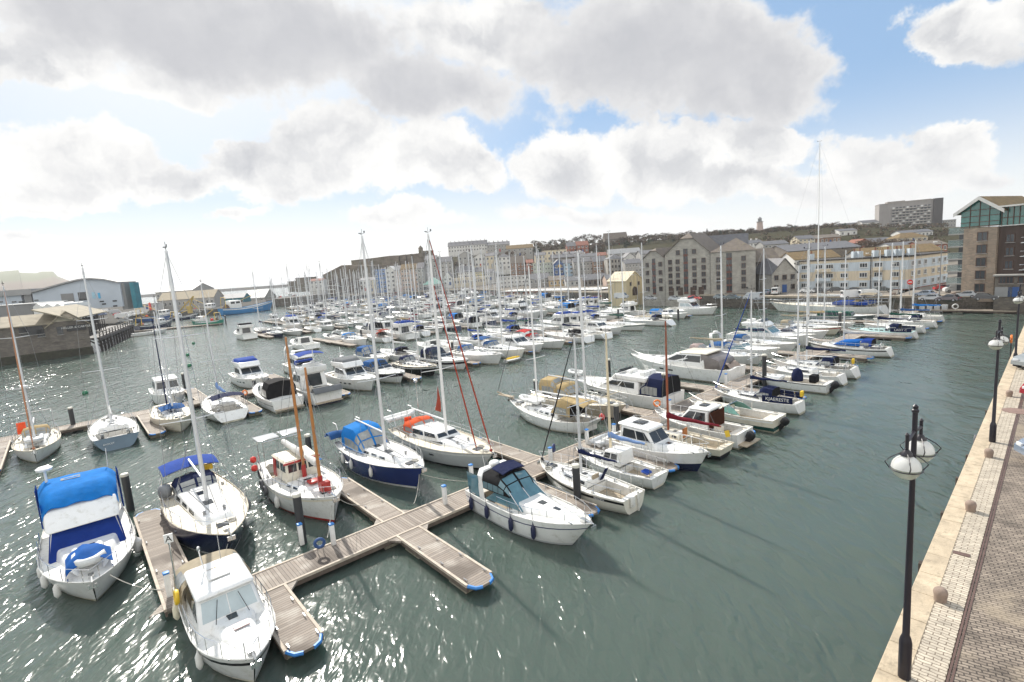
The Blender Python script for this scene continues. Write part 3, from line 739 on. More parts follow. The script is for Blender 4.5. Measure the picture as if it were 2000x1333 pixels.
# ---------------------------------------------------------------- water
m, g = custom('harbour_water')
co_ = g.n('ShaderNodeTexCoord').outputs['Object']
def wave(sc_, rot, st, det, dist=0.4):
    mp = g.n('ShaderNodeMapping', {0: co_, 2: (0, 0, R(rot)), 3: st}).outputs[0]
    return g.noise(mp, sc_, det, .55, dist)
h1 = wave(.50, 20, (1, .55, 1), 1.5)    # slow swell
h2 = wave(1.7, 30, (1, .40, 1), 1.6, .8)  # ripples that catch the sun one by one
h3 = wave(4.2, 8, (1, .55, 1), 1.0, .5)   # fine chop
calm = g.sstep(g.noise(co_, .035, 3, .5), .36, .62, .6, 1.0)
patch = g.sstep(g.noise(co_, .075, 4, .6), .36, .62, .1, 1.0)
hb = g.m('ADD', g.m('MULTIPLY', h1, .26), g.m('MULTIPLY', g.m('ADD', g.m('MULTIPLY', h2, .26), g.m('MULTIPLY', h3, .07)), g.m('MULTIPLY_ADD', patch, .65, .42)))
tint = g.mix(g.noise(co_, .05, 2), c4((.066, .092, .079)), c4((.080, .106, .090)))
def water(h, dist, rough):
    bp = g.n('ShaderNodeBump', {'Height': h, 'Strength': calm, 'Distance': dist})
    return g.n('ShaderNodeBsdfPrincipled', {'Base Color': tint, 'Subsurface Weight': 1.0, 'Subsurface Radius': (1.2, 2.2, 1.9), 'Subsurface Scale': 1.0, 'Roughness': rough, 'IOR': 1.333, 'Specular IOR Level': .5, 'Normal': bp.outputs[0]}).outputs[0]
g.n('ShaderNodeOutputMaterial', {0: water(hb, .70, .155)})
mb = MB()
xs = [-9000, -3000, -900, -250, -60, 40, 150, 400, 1500, 9000]; ys = [-60, 0, 60, 150, 300, 600, 1500, 4000, 9000]
for i in range(len(xs)-1):
    for j in range(len(ys)-1):
        mb.poly([(xs[i], ys[j], 0), (xs[i+1], ys[j], 0), (xs[i+1], ys[j+1], 0), (xs[i], ys[j+1], 0)])
tag(mb.build('water', m, smooth=0), kind='structure')

# thin sea air over the whole harbour
m, g = custom('sea_haze')
g.n('ShaderNodeOutputMaterial', {1: g.n('ShaderNodeVolumePrincipled', {'Color': c4((.93, .95, 1.0)), 'Density': HAZE, 'Anisotropy': .35}).outputs[0]})
mb = MB(); mb.box((0, 4480, 30), (18600, 9160, 126)); hz = mb.build('haze', m, smooth=0); tag(hz, kind='stuff')
# ---------------------------------------------------------------- quay materials
QA = math.atan2(.685, .729)                    # heading of the near quay edge
QX, QN = V(math.cos(QA), math.sin(QA), 0), V(math.sin(QA), -math.cos(QA), 0)   # along, inland
Q0 = V(7.79, 10.83, 0)
QZ = 2.8
def QP(a, b, z=QZ): p = Q0+QX*a+QN*b; p.z = z; return p
def qab(px, py, z=QZ): p = P(px, py, z)-Q0; return p.dot(QX), p.dot(QN)
def brick_mat(name, c1, c2, mortar, bw, rh, msize, rough=.85, bump=.6, noise_=.25, off=.5, wear=None, coord=None, M=None, ns=3.0):
    m, g = custom(name)
    co = g.n('ShaderNodeTexCoord').outputs['Object']
    # walls: lay the courses along the horizontal of whichever way the face looks
    if coord == 'wall':
        n_ = g.n('ShaderNodeTexCoord').outputs['Normal']
        s = g.n('ShaderNodeSeparateXYZ', {0: co}); k = g.n('ShaderNodeSeparateXYZ', {0: n_})
        isx = g.m('GREATER_THAN', g.m('ABSOLUTE', k.outputs[0]), .7)
        u = g.m('ADD', g.m('MULTIPLY', s.outputs[1], isx), g.m('MULTIPLY', s.outputs[0], g.m('SUBTRACT', 1, isx)))
        vec = g.n('ShaderNodeCombineXYZ', {0: u, 1: s.outputs[2], 2: 0}).outputs[0]
    else: vec = co
    wob = g.n('ShaderNodeVectorMath', {0: g.n('ShaderNodeVectorMath', {0: g.n('ShaderNodeTexNoise', {'Vector': co, 'Scale': 1.4/bw, 'Detail': 2.0}).outputs[1], 1: (.5, .5, .5)}, operation='SUBTRACT').outputs[0], 1: (bw*.28, rh*.45, 0), 2: vec}, operation='MULTIPLY_ADD').outputs[0]
    br = g.n('ShaderNodeTexBrick', {'Vector': wob, 'Color1': c4(c1), 'Color2': c4(c2), 'Mortar': c4(mortar), 'Scale': 1.0, 'Mortar Size': msize, 'Mortar Smooth': .3, 'Bias': 0.0, 'Brick Width': bw, 'Row Height': rh}, offset=off)
    n1 = g.noise(co, ns, 6, .65)
    f = g.n('ShaderNodeMapRange', {0: n1, 1: .3, 2: .7, 3: 1-noise_, 4: 1+noise_}).outputs[0]
    cc = g.mix(1.0, br.outputs[0], g.n('ShaderNodeCombineColor', {0: f, 1: f, 2: f}).outputs[0], 'MULTIPLY')
    if wear: cc = g.mix(g.sstep(g.noise(co, .35, 5, .6), .5, .68), cc, c4(wear))
    hgt = g.m('SUBTRACT', g.m('MULTIPLY', g.noise(co, 6/bw*.3, 4), .35), br.outputs[1])
    bp = g.n('ShaderNodeBump', {'Height': hgt, 'Strength': bump, 'Distance': .03})
    b = g.n('ShaderNodeBsdfPrincipled', {'Base Color': cc, 'Roughness': rough, 'Normal': bp.outputs[0]})
    g.n('ShaderNodeOutputMaterial', {0: b.outputs[0]})
    return m
SETTS = brick_mat('pale_setts', (.50, .44, .35), (.40, .35, .28), (.20, .16, .12), .30, .115, .012, noise_=.22, bump=.9)
COBBLE = brick_mat('worn_cobbles', (.185, .15, .12), (.29, .24, .19), (.075, .06, .05), .24, .105, .014, noise_=.4, wear=(.30, .245, .18), bump=1.2, ns=1.3)
COPING = mat('quay_coping_stone', (.47, .385, .275), .9, var=.2, vs=1.6, bump=.5, bs=14, dirt=(.30, .25, .18))
QWALL = brick_mat('wet_quay_masonry', (.10, .088, .072), (.15, .13, .105), (.05, .045, .04), .9, .38, .02, noise_=.45, wear=(.035, .042, .03), coord='wall')
IRON = mat('rusty_rail', (.16, .10, .08), .5, .4, var=.2)
GRANITE = mat('granite_bollard', (.26, .195, .155), .8, var=.2, vs=6, bump=.3, bs=40)
TIMBER = mat('dark_wet_timber', (.06, .048, .038), .8, var=.35, vs=5, bump=.4, bs=12, streak=True)
ASPH = mat('quay_road', (.24, .215, .185), 1.0, var=.14, vs=.25, bump=.2, bs=8, dirt=(.30, .27, .23), spec=.1)
LAMPP = mat('black_lamp_paint', (.014, .012, .018), .35, var=.2)
OPAL = glow(mat('opal_glass', (.80, .80, .79), .25, var=.04), (.9, .9, .88), .45)
CLEARG = mat('lower_lamp_glass', (.50, .52, .42), .08, var=.08, alpha=.55)
# near quay: wall, coping, setts, tracks and cobbled road. object x runs along the quay
qr = empty('quay_axis'); bpy.data.objects.remove(qr)
def qobj(mb, name, m, kind=None, **kw):
    o = mb.build(name, m, **kw); o.location = Q0; o.rotation_euler.z = QA
    if kind: tag(o, kind=kind)
    return o
LQ = 96
def qbox(mb, a0, a1, b0, b1, z0, z1, mi=0):
    mb.hexa([V(a0, -b0, z0), V(a0, -b1, z0), V(a1, -b1, z0), V(a1, -b0, z0)][::-1], [V(a0, -b0, z1), V(a0, -b1, z1), V(a1, -b1, z1), V(a1, -b0, z1)][::-1], mi)
mb = MB(); qbox(mb, -24, LQ, .05, 3.0, -3, QZ-.28)
tag(qobj(mb, 'quay_wall', QWALL, smooth=0), 'long dark masonry quay wall dropping into the water beside the cobbled quay', 'quay wall')
mb = MB(); a = -24.0; k = 0
while a < LQ:
    l = 1.15+.35*rnd.random(); dz = .012*rnd.random()
    qbox(mb, a, min(a+l-.012, LQ), .0, .585, QZ-.28, QZ-.01+dz); a += l
qobj(mb, 'quay_coping', COPING, 'structure', smooth=0, bevel=.015, seg=1)
def strip(name, m, b0, b1, z, a0=-24, a1=LQ):
    mb = MB(); n = int((a1-a0)/4)
    for i in range(n): x0, x1 = a0+(a1-a0)*i/n, a0+(a1-a0)*(i+1)/n; mb.poly([(x0, -b1, z), (x1, -b1, z), (x1, -b0, z), (x0, -b0, z)])
    return qobj(mb, name, m, 'structure', smooth=0)
st_ = strip('quay_setts', SETTS, .585, 1.20, QZ-.012)
# the long side of each sett lies across the quay
rot90 = st_.data.materials[0]
for mm_, on in ((SETTS, 'y'), (COBBLE, 'x')):
    nt = mm_.node_tree
    for nd in nt.nodes:
        if nd.type == 'TEX_BRICK':
            src = nd.inputs['Vector'].links[0].from_socket
            mp = nt.nodes.new('ShaderNodeMapping'); mp.inputs[2].default_value = (0, 0, R(90) if on == 'y' else R(78))
            nt.links.new(src, mp.inputs[0]); nt.links.new(mp.outputs[0], nd.inputs['Vector'])
strip('cobbled_road', COBBLE, 1.26, 14.0, QZ-.02)
mb = MB()
for b in (1.215, 1.285, 3.02, 3.09): qbox(mb, -24, LQ, b, b+.045, QZ-.2, QZ-.004)
qobj(mb, 'tram_rail', IRON, 'structure', smooth=0)
mb = MB(); qbox(mb, 33.0, 34.6, .75, 2.2, QZ-.2, QZ+.0)
mb = MB(); mb.lathe([(.62, QZ-.1), (.62, QZ+.004)], (0, 0, 0), 28); mh = mb.build('turntable_plate', mat('worn_iron_plate', (.24, .16, .13), .7, .2, var=.2, vs=4)); aa = qab(1985, 803); mh.location = QP(aa[0], aa[1], 0); mh.location.z = 0
tag(mh, 'round rusty iron plate let into the cobbles', 'iron plate')
mb = MB(); aa = qab(1878, 1082); mb.box((0, 0, QZ-.002), (.42, .2, .012)); dc = mb.build('drain_cover', IRON); dc.location = QP(aa[0], aa[1], 0); dc.rotation_euler.z = QA+R(90); dc.location.z = 0
tag(dc, 'small rusty drain cover among the pale setts', 'drain cover')
# stone bollards along the coping
def bollard():
    mb = MB(); mb.lathe([(.15, QZ-.1), (.15, QZ+.08), (.165, QZ+.18), (.17, QZ+.25), (.15, QZ+.32), (.10, QZ+.365), (.04, QZ+.38)], (0, 0, 0), 16)
    return mb.mesh('stone_bollard', GRANITE, smooth=50)
bme = bollard()
for i, (px, py, w_) in enumerate([(1835, 1172, 'beside the second lamp shadow'), (1893, 997, ''), (1929, 892, ''), (1968, 774, ''), (1983, 705, '')]):
    aa = qab(px, py); o = link('stone_bollard', bme, None, QP(aa[0], .68, 0)); o.location.z = 0; o.rotation_euler.z = i*1.3
    tag(o, ['squat granite bollard closest to the foot of the big twin lamp', 'squat granite bollard, second along the setts from the big lamp', 'squat granite bollard in front of the middle lamp post', 'low granite bollard beyond the round iron plate', 'small far granite bollard beside the third lamp post'][i], 'bollard', 'granite bollards along the quay')
# timber fender posts on the quay face
mb = MB(); mb.box((0, 0, 1.0), (.24, .16, 3.3)); fme = mb.mesh('timber_fender', TIMBER, bevel=.02)
for i, (px, py) in enumerate([(1793, 1105), (1832, 1005), (1858, 937), (1882, 893), (1922, 806), (1946, 745), (1962, 700)]):
    aa = qab(px, py, 2.5); o = link('timber_fender', fme, None, QP(aa[0], -.05, 0), QA); o.location.z = 0
    tag(o, f'dark upright timber fender on the quay face, {nth(i)} from the big lamp', 'timber fender', 'timber fenders on the quay wall')
# twin-globe lamps
def lamp():
    root = empty('street_lamp')
    mb = MB(); H = 6.6
    mb.lathe([(.13, 0), (.13, .9), (.11, 1.0), (.075, 1.1), (.06, 4.0), (.05, H-.35), (.05, H-.18), (.07, H-.17), (.07, H-.12), (.05, H-.1), (.055, H-.04), (.02, H)], n=12)
    mb.box((.12, 0, .75), (.04, .12, .22))
    mb.build('lamp_post', LAMPP, root, smooth=40)
    mb = MB(); mb.tube([(-.62, 0, 5.93), (0, 0, 5.99), (.62, 0, 5.93)], .035, 6)
    for s in (1, -1): mb.tube([(s*.62, 0, 6.05), (s*.62, 0, 5.72)], .035, 6); mb.lathe([(.03, 6.04), (.045, 6.08), (.01, 6.13)], (s*.62, 0, 0), 8)
    mb.build('lamp_arm', LAMPP, root, smooth=40)
    for s in (1, -1):
        c = V(s*.62, 0, 5.36); r = .27
        mb = MB(); mb.lathe([(.03, r+.02)]+[(r*math.sin(R(a)), r*math.cos(R(a))) for a in (12, 25, 40, 55, 70, 84, 90)], c, 20, caps=False)
        gl = mb.build('globe', OPAL, root, smooth=60)
        mb = MB(); mb.lathe([(r*.985*math.sin(R(a)), r*.985*math.cos(R(a))) for a in (91, 105, 120, 138, 155, 170)], c, 20, caps=False); mb.build('lower_globe', CLEARG, gl, smooth=60)
        mb = MB(); mb.lathe([(.05, r+.12), (.11, r+.04), (.12, r-.0)], c, 12); mb.torus(c-V(0, 0, .03), r+.02, .014, 24, 5)
        for k in range(4):
            a = k*math.pi/2+.4; rr = r+.11
            mb.tube([c+V(.1*math.cos(a), .1*math.sin(a), r+.05), c+V(rr*.75*math.cos(a), rr*.75*math.sin(a), r*.75), c+V(rr*math.cos(a), rr*math.sin(a), .1), c+V((r+.02)*math.cos(a), (r+.02)*math.sin(a), -.03)], .012, 4)
        mb.build('globe_cage', LAMPP, gl, smooth=40)
    return root
l0 = lamp(); aa = P(1766, 1322, QZ); l0.location = aa; l0.rotation_euler.z = R(41)
tag(l0, 'tall black lamp post with two white globes close to the quay edge', 'street lamp', 'twin globe lamps along the quay')
dup(l0, P(1938, 863, QZ), R(38), 'middle black twin globe lamp post along the quay', scale=(1, 1, .915))
dup(l0, P(1982, 715, QZ), R(38), 'far black lamp post near the end of the quay', scale=(1, 1, .93))
# lifebuoy on a post at the quay edge
t = thing('lifebuoy_post', 'orange lifebuoy on a thin post at the quay edge', 'lifebuoy', P(1973, 697, QZ), QA)
mb = MB(); mb.tube([(0, 0, 0), (0, 0, 1.3)], .04, 6); mb.build('post', LAMPP, t)
mb = MB(); mb.torus((0, 0, 1.45), .28, .075, 20, 6, 0, Matrix.Rotation(R(90), 3, 'X')); mb.build('lifebuoy', ORP, t, smooth=60)
# old tyre hanging on the quay face
aa = qab(1898, 858, 2.2); mb = MB(); mb.torus((0, 0, 0), .24, .09, 18, 7, 0, Matrix.Rotation(R(90), 3, 'X')); o = mb.build('tyre_fender', RUB, smooth=60); o.location = QP(aa[0], -.12, 2.15); o.rotation_euler.z = QA
tag(o, 'black tyre hung on the quay face near the middle lamp', 'tyre')
# ---------------------------------------------------------------- far quay and land
FQ = [ST(109.5, -14.8), ST(107.5, 2), ST(107.5, 23), ST(111.5, 40), ST(120, 70), ST(128, 114), V(-20, 262, 0), V(-62, 285, 0), V(-104, 300, 0), V(-112, 330, 0)]
def quaywall(pts, name, m, label, h=QZ, th=1.2):
    mb = MB(); L_ = 0
    for a, b in zip(pts[:-1], pts[1:]):
        d = (b-a).normalized(); n = V(d.y, -d.x, 0)
        mb.hexa([a+V(0, 0, -3), a+n*th+V(0, 0, -3), b+n*th+V(0, 0, -3), b+V(0, 0, -3)], [a+V(0, 0, h-.35), a+n*th+V(0, 0, h-.35), b+n*th+V(0, 0, h-.35), b+V(0, 0, h-.35)])
        mb.hexa([a-n*.06+V(0, 0, h-.35), a+n*th+V(0, 0, h-.35), b+n*th+V(0, 0, h-.35), b-n*.06+V(0, 0, h-.35)], [a-n*.06+V(0, 0, h), a+n*th+V(0, 0, h), b+n*th+V(0, 0, h), b-n*.06+V(0, 0, h)], 1)
    return tag(mb.build(name, [m, COPING2], smooth=0), label, 'quay wall')
COPING2 = mat('far_coping_stone', (.40, .34, .26), .85, var=.15, vs=.8)
quaywall(FQ[:6], 'far_quay_wall', QWALL, 'dark stone quay wall with pale coping below the warehouse flats')
quaywall(FQ[5:], 'town_quay_wall', QWALL, 'low stone quay wall in front of the old town houses')
# terrain: flat quay then a hill with a ridge
RIDGE = [(560, 3), (632, 3), (655, 6), (690, 13), (760, 18), (860, 23), (1000, 27), (1150, 25), (1300, 25), (1480, 24), (1600, 23), (1700, 21), (1850, 17), (2000, 14), (2300, 12)]
def azof(px): v = ray(px, 520-.0713*(px-1000)); return math.atan2(v.x, v.y)
RZ = [(azof(p), z) for p, z in RIDGE]
def ridge(a):
    for (a0, z0), (a1, z1) in zip(RZ[:-1], RZ[1:]):
        if a <= a1: k = max(0, (a-a0)/(a1-a0)); return z0+(z1-z0)*k
    return RZ[-1][1]
def rq(a):
    """distance to the far quay line along azimuth a"""
    dx, dy = math.sin(a), math.cos(a); best = 1e9
    pts = FQ
    for p, q in zip(pts[:-1], pts[1:]):
        ex, ey = q.x-p.x, q.y-p.y; den_ = dx*ey-dy*ex
        if abs(den_) < 1e-9: continue
        t = (p.x*ey-p.y*ex)/den_; k = (p.x*dy-p.y*dx)/den_
        if t > 0 and -.02 <= k <= 1.02: best = min(best, t)
    return best if best < 1e8 else 80.0
def tz(x, y):
    a = math.atan2(x, y); r = math.hypot(x, y); q = rq(max(azof(625), min(a, R(44)))); return tza(a, r, q)
RR = 430.0
def tza(a, r, q):
    f0 = q+32 if q > 200 else q+60
    zr = ridge(a)
    if r <= f0: return 2.72
    if r < RR:
        k = (r-f0)/(RR-f0); return 2.72+(zr-2.72)*(k**2.0)
    return zr+ (r-RR)*.004 + 1.2*mnoise.noise((r*.01, a*30, 0))
mb = MB(); NA = 90; a0, a1 = azof(632), R(75)
rad = [.8, 10, 30, 60, 90, 130, 170, 210, 260, 320, 380, 430, 470, 550, 700, 1000, 2000]
def tp(i, j):
    a = a0+(a1-a0)*i/NA; q = rq(min(a, R(44))); q = q if a < R(44) else 110
    r = q+rad[j] if j < 2 else max(q+rad[j]*(1 if j < 10 else 0), rad[j])
    if j >= 2: r = q+ (rad[j]/2000)**.9*(2000) if False else q+rad[j]
    return V(r*math.sin(a), r*math.cos(a), tza(a, r, q))
pts = [tp(i, j) for i in range(NA+1) for j in range(len(rad))]; n = len(rad)
mb.add(pts, [[i*n+j, (i+1)*n+j, (i+1)*n+j+1, i*n+j+1] for i in range(NA) for j in range(n-1)])
GRASSY, g = custom('hill_ground')
co_ = g.n('ShaderNodeTexCoord').outputs['Object']; z_ = g.n('ShaderNodeSeparateXYZ', {0: co_}).outputs[2]
gc = g.mix(g.noise(co_, .06, 5), c4((.030, .032, .015)), c4((.065, .055, .032)))
pc = g.mix(g.noise(co_, .5, 5), c4((.16, .145, .125)), c4((.24, .215, .185)))
cc = g.mix(g.sstep(z_, 2.9, 5.0), pc, gc)
g.n('ShaderNodeOutputMaterial', {0: g.n('ShaderNodeBsdfPrincipled', {'Base Color': cc, 'Roughness': 1.0, 'Specular IOR Level': .05}).outputs[0]})
tag(mb.build('hill', GRASSY, smooth=30), kind='structure')
# parking apron behind the far quay wall
def apron(name, m, off0, off1, z, seg):
    mb = MB()
    for a, b in zip(seg[:-1], seg[1:]):
        d = (b-a).normalized(); n = V(d.y, -d.x, 0)
        mb.poly([a+n*off0+V(0, 0, z), a+n*off1+V(0, 0, z), b+n*off1+V(0, 0, z), b+n*off0+V(0, 0, z)])
    return tag(mb.build(name, m, smooth=0), kind='structure')
apron('quay_road', ASPH, 1.2, 24, QZ-.03, FQ[:3])
# ---------------------------------------------------------------- pontoons
m, g = custom('pontoon_planks'); PLANK = m
co_ = g.n('ShaderNodeTexCoord').outputs['Object']; s = g.n('ShaderNodeSeparateXYZ', {0: co_})
q_ = g.m('DIVIDE', s.outputs[0], .145); fr_ = g.m('FRACT', q_); fl_ = g.m('FLOOR', q_)
wn = g.n('ShaderNodeTexWhiteNoise', {'W': fl_}, noise_dimensions='1D').outputs[0]
base = g.mix(wn, c4((.225, .19, .16)), c4((.335, .29, .245)))
gr = g.noise(g.n('ShaderNodeMapping', {0: co_, 3: (9, .8, 1)}).outputs[0], 3.0, 5, .6)
base = g.mix(g.sstep(gr, .45, .75), base, c4((.24, .19, .15)))
base = g.mix(g.sstep(g.noise(co_, .8, 4), .55, .75), base, c4((.41, .37, .32)))
base = g.mix(g.sstep(g.noise(co_, .33, 3), .58, .70), base, c4((.13, .105, .085)))
gap = g.m('LESS_THAN', fr_, .10)
cc = g.mix(gap, base, c4((.05, .04, .03)))
bp = g.n('ShaderNodeBump', {'Height': g.m('SUBTRACT', 1, gap), 'Strength': .5, 'Distance': .02})
g.n('ShaderNodeOutputMaterial', {0: g.n('ShaderNodeBsdfPrincipled', {'Base Color': cc, 'Roughness': .8, 'Normal': bp.outputs[0]}).outputs[0]})
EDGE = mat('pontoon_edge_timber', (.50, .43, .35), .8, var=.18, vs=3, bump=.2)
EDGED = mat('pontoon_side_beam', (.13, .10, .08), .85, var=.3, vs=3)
CONC = mat('stained_float_concrete', (.28, .26, .20), .9, var=.25, vs=2.5, bump=.3, dirt=(.10, .10, .05))
PZ = .5
def deckrun(parent, x0, x1, w, name, rounded=False, blue=False):
    mb = MB(); z0, z1 = PZ-.1, PZ; h = w/2
    if rounded:
        prof = [(x0, -h), (x1-.45, -h), (x1-.12, -h*.72), (x1, -h*.3), (x1, h*.3), (x1-.12, h*.72), (x1-.45, h), (x0, h)]
    else: prof = [(x0, -h), (x1, -h), (x1, h), (x0, h)]
    mb.loft([[V(x, y, z0) for x, y in prof], [V(x, y, z1) for x, y in prof]])
    o = mb.build(name, PLANK, parent, smooth=0)
    eb = MB()
    for sg in (1, -1):
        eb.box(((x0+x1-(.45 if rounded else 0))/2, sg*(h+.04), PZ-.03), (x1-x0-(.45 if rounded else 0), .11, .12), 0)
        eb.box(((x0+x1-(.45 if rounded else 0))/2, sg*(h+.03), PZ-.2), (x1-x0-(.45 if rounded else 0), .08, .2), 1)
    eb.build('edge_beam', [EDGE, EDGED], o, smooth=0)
    if blue:
        bb = MB()
        for sg in (1, -1):
            p = [(x1-.47, sg*h), (x1-.12, sg*h*.72), (x1, sg*h*.3)]
            bb.tube([V(x, y, PZ-.06) for x, y in p], .075, 6)
        bb.build('rubber_corner', BLUP, o)
    return o
def floats(o, xs, w):
    for x in xs:
        mb = MB(); mb.box((x, 0, -.02), (1.25, w*.96, .72)); mb.build('float', CONC, o, bevel=.02)
def cleats(o, xs, h):
    mb = MB(); mb.box((0, 0, PZ+.035), (.05, .05, .07)); mb.box((0, 0, PZ+.08), (.26, .04, .035)); me = mb.mesh('mooring_cleat', STEEL)
    for x in xs:
        for sg in (1, -1): link('mooring_cleat', me, o, (x, sg*h, 0))
def finger(parent, p, rz, l, w=1.15, det=True, blue=True):
    """finger pontoon; local x points outwards from the walkway"""
    o = deckrun(parent, 0, l, w, 'finger', True, blue); o.location = p; o.rotation_euler.z = rz
    if det:
        floats(o, [1.2, l-1.3], w); cleats(o, [l*.3, l*.6, l*.88], w*.42)
        gs = MB()
        for sg in (1, -1): gs.poly([V(-.02, sg*w/2, PZ-.006), V(.75, sg*w/2, PZ-.006), V(-.02, sg*(w/2+.6), PZ-.006)][::sg]); gs.poly([V(.75, sg*w/2, PZ-.1), V(-.02, sg*(w/2+.6), PZ-.1), V(-.02, sg*(w/2+.6), PZ-.006), V(.75, sg*w/2, PZ-.006)])
        gs.build('gusset_plate', PLANK, o, smooth=0)
    else: floats(o, [l-1.3], w)
    return o
def pontoon(label, s0, s1, t, w, fingers, name='pontoon', st=None, flo=6, bend=None):
    root = thing(name, label, 'pontoon', ST(s0, t), A_S)
    L_ = s1-s0
    d = deckrun(root, 0, L_, w, 'walkway')
    floats(d, [2+flo*i for i in range(int((L_-2)/flo)+1)], w)
    for (s, sg, l, *r) in fingers:
        f = finger(root, V(s-s0, sg*w/2+sg*.06, -.004), sg*math.pi/2, l, *(r or []))
    return root
# first (near) pontoon: a slightly bent run in two lengths
FA = [(6.9, 1, 7.6), (17.0, 1, 6.8), (29.8, 1, 9.5), (39.5, 1, 9.5), (49.5, 1, 9), (59.5, 1, 9), (69.5, 1, 9), (79.5, 1, 9), (89.5, 1, 9), (98.0, 1, 9),
      (6.7, -1, 6.2), (14.1, -1, 5.6), (21.4, -1, 5.6), (30.0, -1, 6.2), (34.7, -1, 5.6), (40.6, -1, 5.6), (55, -1, 5.2), (60.2, -1, 5.2), (66.8, -1, 5.2), (75.5, -1, 5.2), (84.5, -1, 5.2), (92.5, -1, 5.2)]
pa = pontoon('long weathered timber pontoon of the near row with fingers on both sides', -1.9, 108.5, -1.35, 1.7, FA)
# tee at its head
f = finger(pa, V(-.65, .6, -.004), math.pi/2, 12.0, 1.2); f.location = V(-.6, .85+.06, -.004)
f = finger(pa, V(2.1, -.91, -.004), -math.pi/2, 4.6, 1.2)
FB = [(-10.4, -1, 11), (.3, -1, 10), (8.5, -1, 10), (17.3, -1, 11), (26.3, -1, 11), (36.0, -1, 10), (46, -1, 10), (55, -1, 9.5), (64, -1, 9.5), (73, -1, 9.5), (82, -1, 9), (90.5, -1, 9)] + [(s, 1, 9) for s in (6, 15.5, 25, 34.5, 44, 53.5, 63, 72, 81, 90)]
pontoon('second timber pontoon beyond the near row, reaching in from the open water', -22, 98, 41.6, 1.9, FB, flo=8)
rows = [(77.5, 34, 116), (113.5, 30, 122), (149.5, 44, 132), (186, 64, 150), (222, 74, 128)]
for i, (t, s0, s1) in enumerate(rows):
    fs = []
    s = s0+1
    while s < s1-4: fs += [(s, -1, 9.5, 1.1, False, False), (s, 1, 9.5, 1.1, False, False)]; s += 8.6
    pontoon(f'{ORDN[i+2]} timber pontoon of the marina counting away from the cobbled quay', s0, s1, t, 2.0, fs, flo=12)
# head dock at the far corner and fish quay pontoon
r_ = thing('corner_dock', 'narrow timber dock along the far quay wall corner', 'pontoon', ST(107.2, -14.0), A_T)
d = deckrun(r_, 0, 15, 1.6, 'walkway'); floats(d, [2, 7, 12], 1.6)
for k in range(4):
    mb = MB(); mb.box((0, 0, .85), (.6, .75, .7)); mb.box((0, 0, 1.24), (.66, .8, .1)); o = mb.build('dock_box', mat('dock_box_grey', (.52, .54, .55), .5), bevel=.04); o.location = ST(107.2, -5.2+1.0*k, 0); o.rotation_euler.z = A_S
    tag(o, f'grey plastic dock box on the corner dock, {nth(3-k)} counting from the boats', 'dock box', 'grey dock boxes in a row')
mb = MB(); mb.torus((0, 0, 1.05), .36, .1, 20, 6, 0, Matrix.Rotation(R(90), 3, 'Y')); mb.tube([(0, 0, .5), (0, 0, .75)], .05, 5); o = mb.build('dock_lifebuoy', WHP, smooth=60); o.location = ST(107.0, -6.6); o.rotation_euler.z = A_S
tag(o, 'white lifebuoy standing beside the grey dock boxes', 'lifebuoy')
# piles
PILE = mat('pile_steel', (.040, .042, .045), .6, var=.3, vs=3, streak=True)
def pile(p, h, label, r=.2, capm=True):
    t = thing('mooring_pile', label, 'mooring pile', (p[0], p[1], 0), rnd.random()*3, 'mooring piles')
    mb = MB(); mb.lathe([(r, -2), (r, h)], n=14); mb.build('pile_shaft', PILE, t)
    if capm:
        mb = MB(); mb.lathe([(r*1.06, h-.10), (r*1.07, h+.02), (r*.9, h+.06), (.02, h+.08)], n=14); mb.build('pile_cap', mat('pile_cap', (.62, .60, .52), .6, var=.12), t)
for px, py, h, lab in [(256, 998, 2.3, 'dark mooring pile with cream cap behind the blue covered motor boat'), (592, 1062, 2.6, 'thick dark mooring pile beside the walkway at the white ketch bow'), (607, 902, 2.0, 'dark mooring pile between the white ketch and the blue hulled yacht'),
    (1129, 991, 2.35, 'square topped dark pile at the finger tip by the blue trimmed sports cruiser'), (1048, 781, 1.95, 'dark pile behind the white cutter with the bowsprit'), (1206, 858, 2.6, 'dark pile on the walkway beside the white cutter stern'),
    (1299, 800, 3.1, 'dark pile behind the maroon sail boat mast'), (1493, 754, 3.0, 'dark pile on the walkway beside the small white outboard boat'), (1190, 735, 1.9, 'dark pile standing in open water beyond the big motor yachts'), (145, 839, 2.2, 'dark pile beside the slate blue yacht on the second pontoon'),
    (1640, 651, 3.0, 'dark pile on the near walkway by the pale turquoise yacht'), (362, 762, 2.2, 'dark pile behind the grey wheelhouse motor boat'), (885, 697, 2.3, 'dark pile among the boats of the second pontoon'), (707, 667, 2.4, 'dark pile on the third row outer fingers'), (500, 774, 2.0, 'dark pile behind the aft cabin cruiser with lifebuoy'), (600, 640, 2.3, 'dark pile at the third pontoon head by open water'), (1208, 626, 2.4, 'dark pile near the middle of the third row'), (1325, 628, 2.4, 'dark pile beside the yellowish boat near the far quay')]:
    pile(P(px, py, 0), h, lab)
